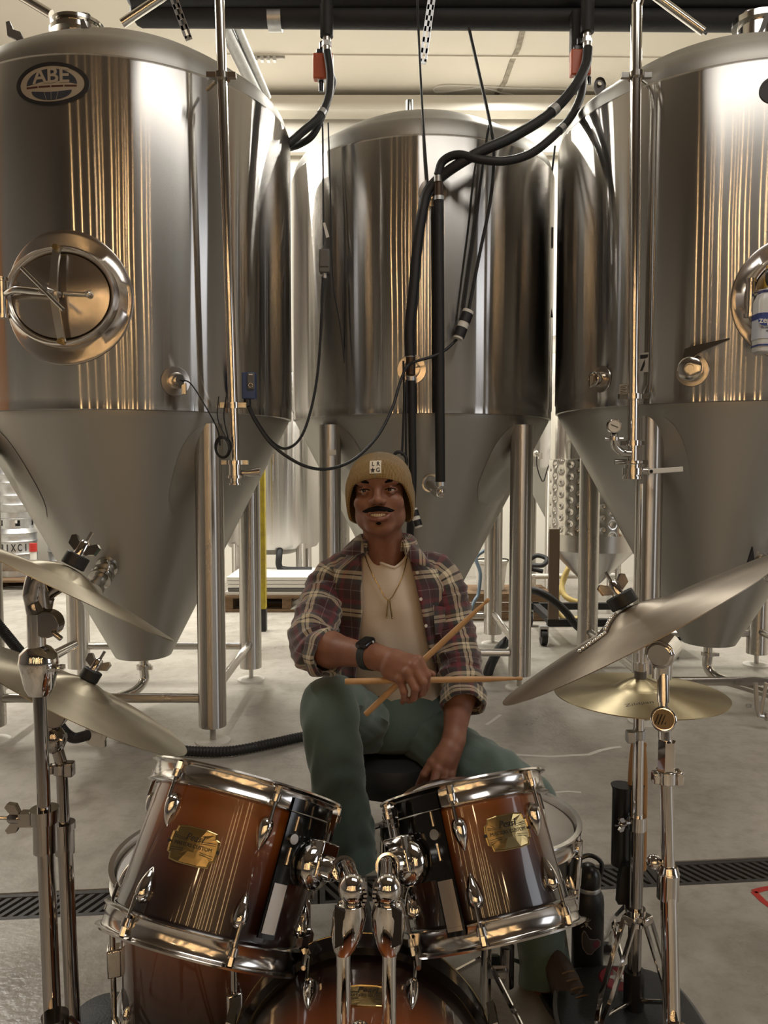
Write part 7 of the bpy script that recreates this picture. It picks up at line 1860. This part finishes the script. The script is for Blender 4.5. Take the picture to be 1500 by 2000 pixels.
# --- beanie
def edge_z(ph):       # lower rim height by azimuth (0 = brow, pi = nape)
    c = 0.5 + 0.5 * math.cos(ph)
    return interp([0.0, 0.25, 0.5, 0.68, 0.85, 1.0], [-0.085, -0.092, -0.080, -0.038, 0.012, 0.030], c)
def beanie_pt(ph, t, off=0.0):
    z0 = edge_z(ph); zt = 0.106
    z = z0 + (zt - z0) * t
    zz = (z - 0.012) / (zt - 0.012)
    f = (1 - max(0.0, zz) ** 2.35) ** 0.5 if zz < 1 else 0.0
    if zz < 0: f = 1 - 0.10 * (zz * zz) * 0.9
    rx, ry = 0.0895 * f + off, 0.108 * f + off
    return V(rx * math.sin(ph), 0.010 - ry * math.cos(ph), z + (off if zz > 0.9 else 0))
NP = 96
m = MB(HM); rows, at = [], []
ts = list(np.linspace(0, 0.9, 22)) + [0.94, 0.965, 0.985, 0.996, 1.0]
for t in ts:
    rows.append([beanie_pt(2 * PI * k / NP, t) for k in range(NP)]); at.append([(2 * PI * k / NP, t * 0.15, 0) for k in range(NP)])
m.quadgrid(rows, closed_u=True, attrs=at); bn = PER.part('beanie', m, KNIT, body, label='mustard ribbed beanie')
m = MB(HM); rows, at = [], []
for (t, off) in ((0.03, 0.0), (0.0, 0.001), (-0.012, 0.0035), (-0.008, 0.0065), (0.05, 0.0085), (0.2, 0.0085), (0.40, 0.0085), (0.52, 0.0080), (0.555, 0.0055), (0.545, 0.001)):
    row = []
    for k in range(NP):
        ph = 2 * PI * k / NP; z0 = edge_z(ph); hgt = 0.056; tt = t * hgt / 0.55 / (0.108 - z0)
        row.append(beanie_pt(ph, tt, off))
    rows.append(row); at.append([(2 * PI * k / NP, t * 0.1, 0) for k in range(NP)])
m.quadgrid(rows, closed_u=True, attrs=at); cuff = PER.part('beanie_cuff', m, KNIT, bn)
# woven patch
def cuffmap(u, v, w):
    q_ = beanie_pt(0, (v - edge_z(0)) / (0.106 - edge_z(0)), 0.0085); ph = u / abs(q_.y - 0.010); z0 = edge_z(ph); tt = (v - z0) / (0.106 - z0); return HM @ beanie_pt(ph, tt, 0.0085 + w)
m = MB(); gu, gv = np.linspace(-0.0185, 0.0185, 7), np.linspace(0.0415, 0.0765, 7); cu0 = -0.003
m.quadgrid([[cuffmap(u + cu0, v, 0.001) for u in gu] for v in gv]); pch = PER.part('beanie_patch', m, pm('patch_cream', (0.62, 0.56, 0.46, 1), 0.7), body, label='square cream woven patch')
for (ch, du, dv, sz) in (('L', -0.0075, 0.067, 0.016), ('R', 0.0085, 0.067, 0.016), ('G', 0.0085, 0.0505, 0.016)):
    vs, fs = text_geo(ch, sz, bold=True); m = MB(); m.raw([cuffmap(p[0] * 1.1 + du + cu0, p[1] + dv, 0.0018) for p in vs], fs); PER.part('patch_letter', m, INK, body, smooth=False)
m = MB(); stp = []
for k in range(10):
    a = PI / 2 + k * PI / 5; r_ = 0.0085 if k % 2 == 0 else 0.0038; stp.append(cuffmap(-0.008 + cu0 + r_ * math.cos(a), 0.0505 + r_ * math.sin(a), 0.0018))
m.raw(stp, [tuple(range(10))]); PER.part('patch_star', m, INK, body, smooth=False)

# --- T-shirt
TC = [(0.46, 0.040, 2.285, 0.160, 0.120), (0.54, 0.036, 2.275, 0.160, 0.122), (0.62, 0.032, 2.262, 0.160, 0.122), (0.70, 0.028, 2.245, 0.165, 0.124), (0.78, 0.020, 2.232, 0.172, 0.126), (0.85, 0.014, 2.222, 0.176, 0.125), (0.91, 0.010, 2.214, 0.172, 0.115), (0.955, 0.008, 2.205, 0.145, 0.098), (0.985, 0.006, 2.196, 0.102, 0.082), (1.005, 0.004, 2.188, 0.072, 0.070)]
def tc_at(z):
    zs = [q[0] for q in TC]
    return [interp(zs, [q[k] for q in TC], z) for k in (1, 2, 3, 4)]
def fold_noise(x, y, s):
    return math.sin(x * 3.1 + 1.3 * math.sin(y * 2.2 + s)) * math.cos(y * 2.7 + 1.7 * math.sin(x * 1.9 + s * 2))
m = MB(); rows = []
vneck = P(768, 1100, 2.10)
for j in range(34):
    t = j / 33; row = []
    for k in range(72):
        ph = 2 * PI * k / 72
        fr = max(0.0, math.cos(ph))
        dx = ph if ph < PI else ph - 2 * PI
        ztop = 1.020 - (0.012 + 0.042 * max(0.0, 1 - abs(dx - 0.16) / 0.9)) * (fr ** 0.6)
        z = 0.44 + (ztop - 0.44) * t
        cx_, cy_, hw, hd = tc_at(z)
        w = 0.003 * fold_noise(z * 9 + dx * 2.0, dx * 3, 1.0) * (1 - t * 0.6) + 0.0025 * math.sin(dx * 9 + z * 14)
        row.append(V(cx_ + (hw + w) * math.sin(ph), cy_ - (hd + w) * math.cos(ph), z))
    rows.append(row)
m.quadgrid(rows, closed_u=True); tee = PER.part('t_shirt', m, TEE, label='cream V-neck T-shirt')
m = MB(); m.tube([V(p.x, p.y, p.z) for p in rows[-1]], 0.0042, 8, closed=True); PER.part('neck_band', m, TEE, tee)
# necklace with two tiny sticks
def chest(px, py, off=0.006):
    d = ray(px, py); lo_, hi_ = 1.8, 2.3
    for _ in range(40):
        mid_ = (lo_ + hi_) / 2; p = CAM + d * (mid_ / d.y); cx_, cy_, hw, hd = tc_at(p.z)
        ins = ((p.x - cx_) / (hw + off)) ** 2 + ((p.y - cy_) / (hd + off)) ** 2 < 1
        if ins: hi_ = mid_
        else: lo_ = mid_
    return CAM + d * (lo_ / d.y)
m = MB(); m.tube(catmull([chest(712, 1082), chest(722, 1110), chest(740, 1145), chest(758, 1172), chest(776, 1148), chest(788, 1120), chest(795, 1090)], 6), 0.0014, 6); nk = PER.part('necklace', m, BRASS, label='thin gold necklace chain')
for (a, b_) in (((758, 1172), (755, 1206)), ((761, 1172), (766, 1207))):
    m = MB(); m.cyl(chest(*a, 0.008), chest(*b_, 0.008), 0.0018, 0.0022, n=8); m.sphere(chest(*b_, 0.008), 0.003, 8, 6); PER.part('pendant', m, BRASS, nk)

# --- plaid shirt: open shell, sleeves, cuffs, collar
xl_tab = [(0.36, None), (0.55, P(690, 1360, 2.13).x), (0.66, P(697, 1290, 2.12).x), (0.76, P(702, 1225, 2.1).x), (0.87, P(711, 1160, 2.1).x), (0.95, P(708, 1110, 2.11).x), (1.0, P(706, 1075, 2.13).x)]
xr_tab = [(0.36, None), (0.55, P(878, 1370, 2.12).x), (0.66, P(852, 1300, 2.11).x), (0.76, P(832, 1225, 2.1).x), (0.87, P(818, 1160, 2.1).x), (0.95, P(806, 1110, 2.11).x), (1.0, P(798, 1075, 2.13).x)]
SC_ = [(0.36, -0.005, 2.30, 0.232, 0.150), (0.46, 0.01, 2.285, 0.215, 0.150), (0.54, 0.018, 2.275, 0.200, 0.148), (0.62, 0.022, 2.262, 0.192, 0.144), (0.70, 0.02, 2.245, 0.190, 0.143), (0.78, 0.014, 2.232, 0.192, 0.142), (0.85, 0.010, 2.222, 0.194, 0.140), (0.91, 0.006, 2.214, 0.188, 0.130), (0.955, 0.004, 2.205, 0.164, 0.113), (0.985, 0.004, 2.198, 0.120, 0.096), (1.012, 0.004, 2.192, 0.084, 0.082)]
def sc_at(z):
    zs = [q[0] for q in SC_]
    return [interp(zs, [q[k] for q in SC_], z) for k in (1, 2, 3, 4)]
m = MB(); rows, at = [], []
NZ, NK = 46, 84
for j in range(NZ + 1):
    z = 0.36 + (1.012 - 0.36) * j / NZ
    cx_, cy_, hw, hd = sc_at(z)
    if z < 0.55:
        f_ = (0.55 - z) / 0.19
        xl = interp([0.55], [xl_tab[1][1]], z); aL = lerpf(-math.acos(max(-1, min(1, 0))) if False else math.asin(max(-1, min(1, (xl - cx_) / hw))), -1.75, min(1, f_ * 2.2)); xr = xr_tab[1][1]
        aR = lerpf(math.asin(max(-1, min(1, (xr - cx_) / hw))), 1.9, min(1, f_ * 2.2))
    else:
        xl = interp([q[0] for q in xl_tab[1:]], [q[1] for q in xl_tab[1:]], z); xr = interp([q[0] for q in xr_tab[1:]], [q[1] for q in xr_tab[1:]], z)
        aL = math.asin(max(-1, min(1, (xl - cx_) / hw))); aR = math.asin(max(-1, min(1, (xr - cx_) / hw)))
    row, ar = [], []
    for k in range(NK + 1):
        ph = aR + (2 * PI + aL - aR) * k / NK
        e = min(k, NK - k) / NK
        w = (0.005 * fold_noise(z * 11 + ph, ph * 2.2, 0.4) + 0.004 * math.sin(ph * 7 + z * 8)) * min(1, e * 14)
        w += 0.010 * math.exp(-(e / 0.03) ** 2) * (0.4 + 0.6 * (z < 0.95))     # plackets stand off the T-shirt
        row.append(V(cx_ + (hw + w) * math.sin(ph), cy_ - (hd + w) * math.cos(ph), z))
        pu = ph if ph < PI else ph - 2 * PI
        ar.append((pu * 0.17, z, 0))
    rows.append(row); at.append(ar)
m.quadgrid(rows, attrs=at)
shirt = PER.part('plaid_shirt', m, PLAID, label='open maroon and cream plaid shirt')
sd = shirt.modifiers.new('thick', 'SOLIDIFY'); sd.thickness = 0.0035; sd.offset = -1
def sleeve(name, pts, rs, seed, wr=0.0055):
    cp = catmull(pts, 9); n_ = len(cp); rad = np.interp(np.linspace(0, 1, n_), np.linspace(0, 1, len(rs)), rs)
    m = MB(); rows, at = [], []; x = V(1, 0, 0); L = 0
    for i in range(n_):
        t = (cp[min(i + 1, n_ - 1)] - cp[max(i - 1, 0)]).normalized(); x = (x - t * x.dot(t)).normalized(); y = t.cross(x)
        if i: L += (cp[i] - cp[i - 1]).length
        row, ar = [], []
        for k in range(40):
            a = 2 * PI * k / 40
            w = wr * fold_noise(L * 42 + 1.4 * math.cos(a + seed), a * 1.0 + L * 9, seed) + 0.5 * wr * math.sin(L * 95 + 3 * math.sin(a * 1.0 + seed))
            rr_ = rad[i] + w * (0.4 if i < 3 else 1.0)
            row.append(cp[i] + (x * math.cos(a) + y * math.sin(a)) * rr_); ar.append(((a if a < PI else a) * 0.062, -L, 0))
        rows.append(row); at.append(ar)
    m.quadgrid(rows, closed_u=True, attrs=at)
    o = PER.part(name, m, PLAID, shirt)
    q = o.modifiers.new('thick', 'SOLIDIFY'); q.thickness = 0.003; q.offset = -1
    # rolled cuff at the end
    e, t = cp[-1], (cp[-1] - cp[-3]).normalized(); x = (x - t * x.dot(t)).normalized(); y = t.cross(x); r0 = rad[-1]
    m = MB(); rows, at = [], []
    prof = [(-0.034, 0.001), (-0.034, 0.006), (-0.026, 0.0095), (-0.012, 0.009), (-0.004, 0.0105), (0.004, 0.009), (0.008, 0.004), (0.006, -0.001), (-0.01, -0.004)]
    for (dz, dr) in prof:
        row, ar = [], []
        for k in range(40):
            a = 2 * PI * k / 40; wv = 0.0025 * math.sin(a * 3 + seed * 2 + dz * 90) + 0.002 * math.sin(a * 7 + seed)
            row.append(e + t * (dz + 0.004 * math.sin(a * 2 + seed)) + (x * math.cos(a) + y * math.sin(a)) * (r0 + dr + wv)); ar.append((a * 0.062 + 0.03, dz * 1.2 + 0.02, 0))
        rows.append(row); at.append(ar)
    m.quadgrid(rows, closed_u=True, attrs=at); PER.part('rolled_cuff', m, PLAID, shirt)
sleeve('sleeve', [P(706, 1116, 2.215), P(674, 1122, 2.215), P(650, 1138, 2.205), P(634, 1168, 2.17), P(619, 1212, 2.10), P(607, 1250, 2.03), P(617, 1272, 1.985), P(640, 1277, 1.95)], [0.055, 0.062, 0.067, 0.066, 0.063, 0.061, 0.058, 0.052], 1.0)
sleeve('sleeve', [P(806, 1112, 2.215), P(838, 1120, 2.215), P(860, 1138, 2.205), P(871, 1175, 2.195), P(884, 1236, 2.175), P(897, 1294, 2.13), P(903, 1340, 2.075), P(905, 1374, 2.035)], [0.055, 0.062, 0.066, 0.066, 0.064, 0.062, 0.060, 0.053], 2.3)
# collar: stand round the neck and two turned-down points
m = MB(); rows, at = [], []
for (dz, dr) in ((-0.012, 0.002), (0.012, 0.004), (0.020, 0.010), (0.012, 0.018), (-0.012, 0.026), (-0.022, 0.030)):
    row, ar = [], []
    for k in range(33):
        ph = 0.62 + (2 * PI - 1.24) * k / 32
        row.append(V(0.004 + (0.070 + dr) * math.sin(ph), 2.178 - (0.070 + dr) * math.cos(ph), 1.022 + dz + 0.012 * (1 - math.cos(ph)) * 0.5)); ar.append((ph * 0.08, dz * 2, 0))
    rows.append(row); at.append(ar)
m.quadgrid(rows, attrs=at); cl_ = PER.part('collar', m, PLAID, shirt); q = cl_.modifiers.new('thick', 'SOLIDIFY'); q.thickness = 0.003
def flap(pl, label=None):
    m = MB(); fr_ = [p for p in pl]; ce = sum(pl, V(0, 0, 0)) / len(pl) + V(0, -0.010, 0.002)
    for p in pl: m.av(p, (p.x * 1.3 + 0.02, p.z * 1.2, 0))
    c_ = m.av(ce, (ce.x * 1.3 + 0.02, ce.z * 1.2, 0)); N_ = len(pl)
    for k in range(N_): m.f.append((k, (k + 1) % N_, c_))
    o = PER.part('collar_point', m, PLAID, shirt, ang=80); q = o.modifiers.new('thick', 'SOLIDIFY'); q.thickness = 0.004
flap([P(704, 1042, 2.15), P(690, 1052, 2.155), P(667, 1074, 2.13), P(664, 1080, 2.11), P(690, 1084, 2.085), P(712, 1077, 2.09), P(710, 1060, 2.115)])
flap([P(790, 1044, 2.15), P(803, 1054, 2.15), P(826, 1078, 2.125), P(846, 1108, 2.085), P(824, 1103, 2.078), P(802, 1095, 2.085), P(794, 1070, 2.115)])
# chest pocket
m = MB(); pts = [(846, 1182), (874, 1186), (868, 1238), (850, 1240)]
rows = []
for v in np.linspace(0, 1, 6):
    a, b_ = V(*pts[0], 0).lerp(V(*pts[3], 0), v), V(*pts[1], 0).lerp(V(*pts[2], 0), v)
    rows.append([chest(lerpf(a.x, b_.x, u), lerpf(a.y, b_.y, u), 0.03) for u in np.linspace(0, 1, 6)])
m.quadgrid(rows, attrs=[[(p.x + 0.03, p.z + 0.02, 0) for p in r_] for r_ in rows]); PER.part('chest_pocket', m, PLAID, shirt)
for (px, py) in ((815, 1118), (822, 1170), (832, 1222)):
    p = chest(px, py, 0.024); m = MB(); m.cyl(p, p + V(0, -0.003, 0), 0.0045, n=10); PER.part('button', m, WHITE_PL, shirt)

# --- trousers
def leg_loft(name, path, rs, seed, wr, flat=1.0, folds=()):
    cp = catmull(path, 9); n_ = len(cp); rad = np.interp(np.linspace(0, 1, n_), np.linspace(0, 1, len(rs)), rs)
    m = MB(); rows = []; x = V(1, 0, 0); L = 0
    for i in range(n_):
        t = (cp[min(i + 1, n_ - 1)] - cp[max(i - 1, 0)]).normalized(); x = (x - t * x.dot(t)).normalized(); y = t.cross(x)
        if i: L += (cp[i] - cp[i - 1]).length
        row = []
        for k in range(48):
            a = 2 * PI * k / 48
            w = wr * (fold_noise(L * 16 + 1.2 * math.sin(a + seed), a * 1.0 + L * 4, seed) + 0.4 * math.sin(L * 38 + 2.4 * math.sin(a + seed)))
            u_ = i / (n_ - 1)
            w += folds[0] * math.sin(a * folds[1] + 5 * u_ + 1.5 * math.sin(a * 2 + seed)) * math.exp(-((u_ - folds[2]) / folds[3]) ** 2) if folds else 0
            row.append(cp[i] + (x * math.cos(a) + y * math.sin(a) * flat) * (rad[i] + w))
        rows.append(row)
    m.loft(rows); return PER.part(name, m, PANTS, trousers)
m = MB(); rows = []
for (z, hw, hd) in ((0.413, 0.13, 0.10), (0.44, 0.17, 0.14), (0.48, 0.178, 0.15), (0.53, 0.172, 0.145), (0.57, 0.165, 0.135), (0.60, 0.155, 0.125)):
    rows.append([V(0.032 + hw * math.sin(a), 2.275 - hd * math.cos(a), z) for a in [2 * PI * k / 40 for k in range(40)]])
m.loft(rows); trousers = PER.part('trousers', m, PANTS, label='dark green twill trousers')
leg_loft('trouser_leg', [V(-0.035, 2.27, 0.50), P(710, 1412, 2.18), P(678, 1390, 2.08), P(648, 1374, 1.99), P(645, 1410, 1.955), P(655, 1490, 1.945), P(668, 1570, 1.94), P(682, 1640, 1.935), P(691, 1695, 1.93)], [0.086, 0.088, 0.083, 0.072, 0.076, 0.072, 0.068, 0.065, 0.064], 0.7, 0.0055, folds=(0.0018, 15, 0.22, 0.12))
leg_loft('trouser_leg', [V(0.10, 2.27, 0.49), P(870, 1468, 2.16), P(940, 1505, 2.05), P(1010, 1552, 1.94), P(1036, 1590, 1.90), P(1046, 1680, 1.87), P(1054, 1780, 1.82), P(1060, 1870, 1.775), P(1066, 1922, 1.755)], [0.095, 0.092, 0.084, 0.078, 0.074, 0.068, 0.064, 0.060, 0.060], 1.9, 0.005, folds=(0.0026, 13, 0.14, 0.12))
# stretched creases fanning out from the crotch
for (a, b_, c) in (((690, 1322), (735, 1372), (742, 1420)), ((700, 1322), (752, 1372), (752, 1424)), ((712, 1322), (768, 1380), (764, 1424)), ((680, 1335), (718, 1385), (732, 1430))):
    pass

# --- watch
wx = (wr1 - el1).normalized(); wc = el1.lerp(wr1, 0.985)
f = frame(wc, wx, (0, 0, 1))
m = MB(); rows = [[f @ V((0.0345 + dr) * math.cos(a), (0.0335 + dr) * math.sin(a), dz) for a in [2 * PI * k / 36 for k in range(36)]] for dz, dr in ((-0.012, -0.002), (-0.012, 0.0015), (0.012, 0.0005), (0.012, -0.003))]
m.quadgrid(rows, closed_u=True, closed_v=True); wt = PER.part('watch_strap', m, BLACK_RUB, label='black watch strap')
up_w = (V(0, -0.45, 0.9) - wx * V(0, -0.45, 0.9).dot(wx)).normalized(); f2 = frame(wc + up_w * 0.036, up_w, wx)
m = MB(); m.loft([[f2 @ V(u * t, v * t, z) for u, v in rr(0.0185, 0.021, 0.006)] for t, z in ((0.92, -0.006), (1.0, -0.003), (1.0, 0.003), (0.9, 0.006))]); PER.part('watch_case', m, PANEL, wt)
m = MB(); m.cyl(f2 @ V(0.0185, 0.008, 0), f2 @ V(0.021, 0.008, 0), 0.003, n=10); PER.part('watch_crown', m, GALV, wt)

# --- shoes
SHOE_B = pm('black_shoe', (0.010, 0.009, 0.008, 1), 0.5); SHOE_R = pm('brown_suede', (0.055, 0.036, 0.024, 1), 0.7, bump=0.2, bscale=120)
def shoe(heel, toe, ank, mat, nm, lab):
    d = (toe - heel); L = d.length; d.normalize(); side = V(d.y, -d.x, 0).normalized(); up = side.cross(d)
    if up.z < 0: up = -up
    m = MB(); rows = []
    for t, w, h in ((0.0, 0.012, 0.045), (0.04, 0.028, 0.075), (0.15, 0.034, 0.10), (0.3, 0.034, 0.10), (0.45, 0.037, 0.075), (0.62, 0.043, 0.058), (0.8, 0.043, 0.046), (0.93, 0.033, 0.036), (1.0, 0.012, 0.022)):
        c = heel + d * L * t
        rows.append([c + side * w * math.cos(a) * (1 if math.sin(a) < 0.3 else 1 - 0.35 * (math.sin(a) - 0.3)) + up * (h * (0.5 + 0.5 * math.sin(a)) if math.sin(a) > -0.6 else h * 0.2) for a in [2 * PI * k / 20 for k in range(20)]])
    m.loft(rows); s_ = PER.part(nm, m, mat, label=lab)
    m = MB(); m.loft([[heel + d * L * (0.5 + 0.52 * u) + side * 0.046 * v + up * z for u, v in ell(1, 1, 28)] for z in (-0.012, 0.004)]); PER.part('sole', m, BLACK_RUB, s_)
    for k in range(4):
        t = 0.42 + 0.07 * k; c = heel + d * L * t + up * (0.078 - 0.006 * k); m = MB(); m.tube([c - side * 0.016, c + up * 0.002, c + side * 0.016], 0.002, 6); PER.part('lace', m, WOOD, s_)
shoe(V(ank1.x, 1.96, 0.135), V(-0.06, 1.69, 0.095), ank1, SHOE_B, 'shoe', 'black shoe')
a2 = P(1066, 1925, 1.755)
shoe(V(a2.x + 0.0, 1.80, 0.014), V(a2.x + 0.085, 1.535, 0.014), ank2, SHOE_R, 'shoe', 'brown suede shoe')

# --- drumsticks in the hand
T, f = stick(P(673, 1331, 1.788), P(1021, 1325, 1.788), 'drumstick held level in the man\'s hand', 'drumsticks in the hand')
vs, fs = text_geo('INDIA', 0.0095, bold=True)
def on_stick(x, y, _z=0):
    u = 0.169 + x; a = y / 0.0075 - 0.1
    rr_ = 0.0078
    p = f.col[3].to_3d() + f.col[2].to_3d() * u
    return p + V(0, -1, 0) * rr_ * math.cos(a) + V(0, 0, 1) * rr_ * math.sin(a)
m = MB(); m.raw([(p[0], p[1], 0) for p in vs], fs, on_stick); T.part('printed_name', m, INK, smooth=False)
stick(P(713, 1396, 1.80), P(956, 1169, 1.815), 'drumstick slanting up to the right in the man\'s hand', 'drumsticks in the hand')
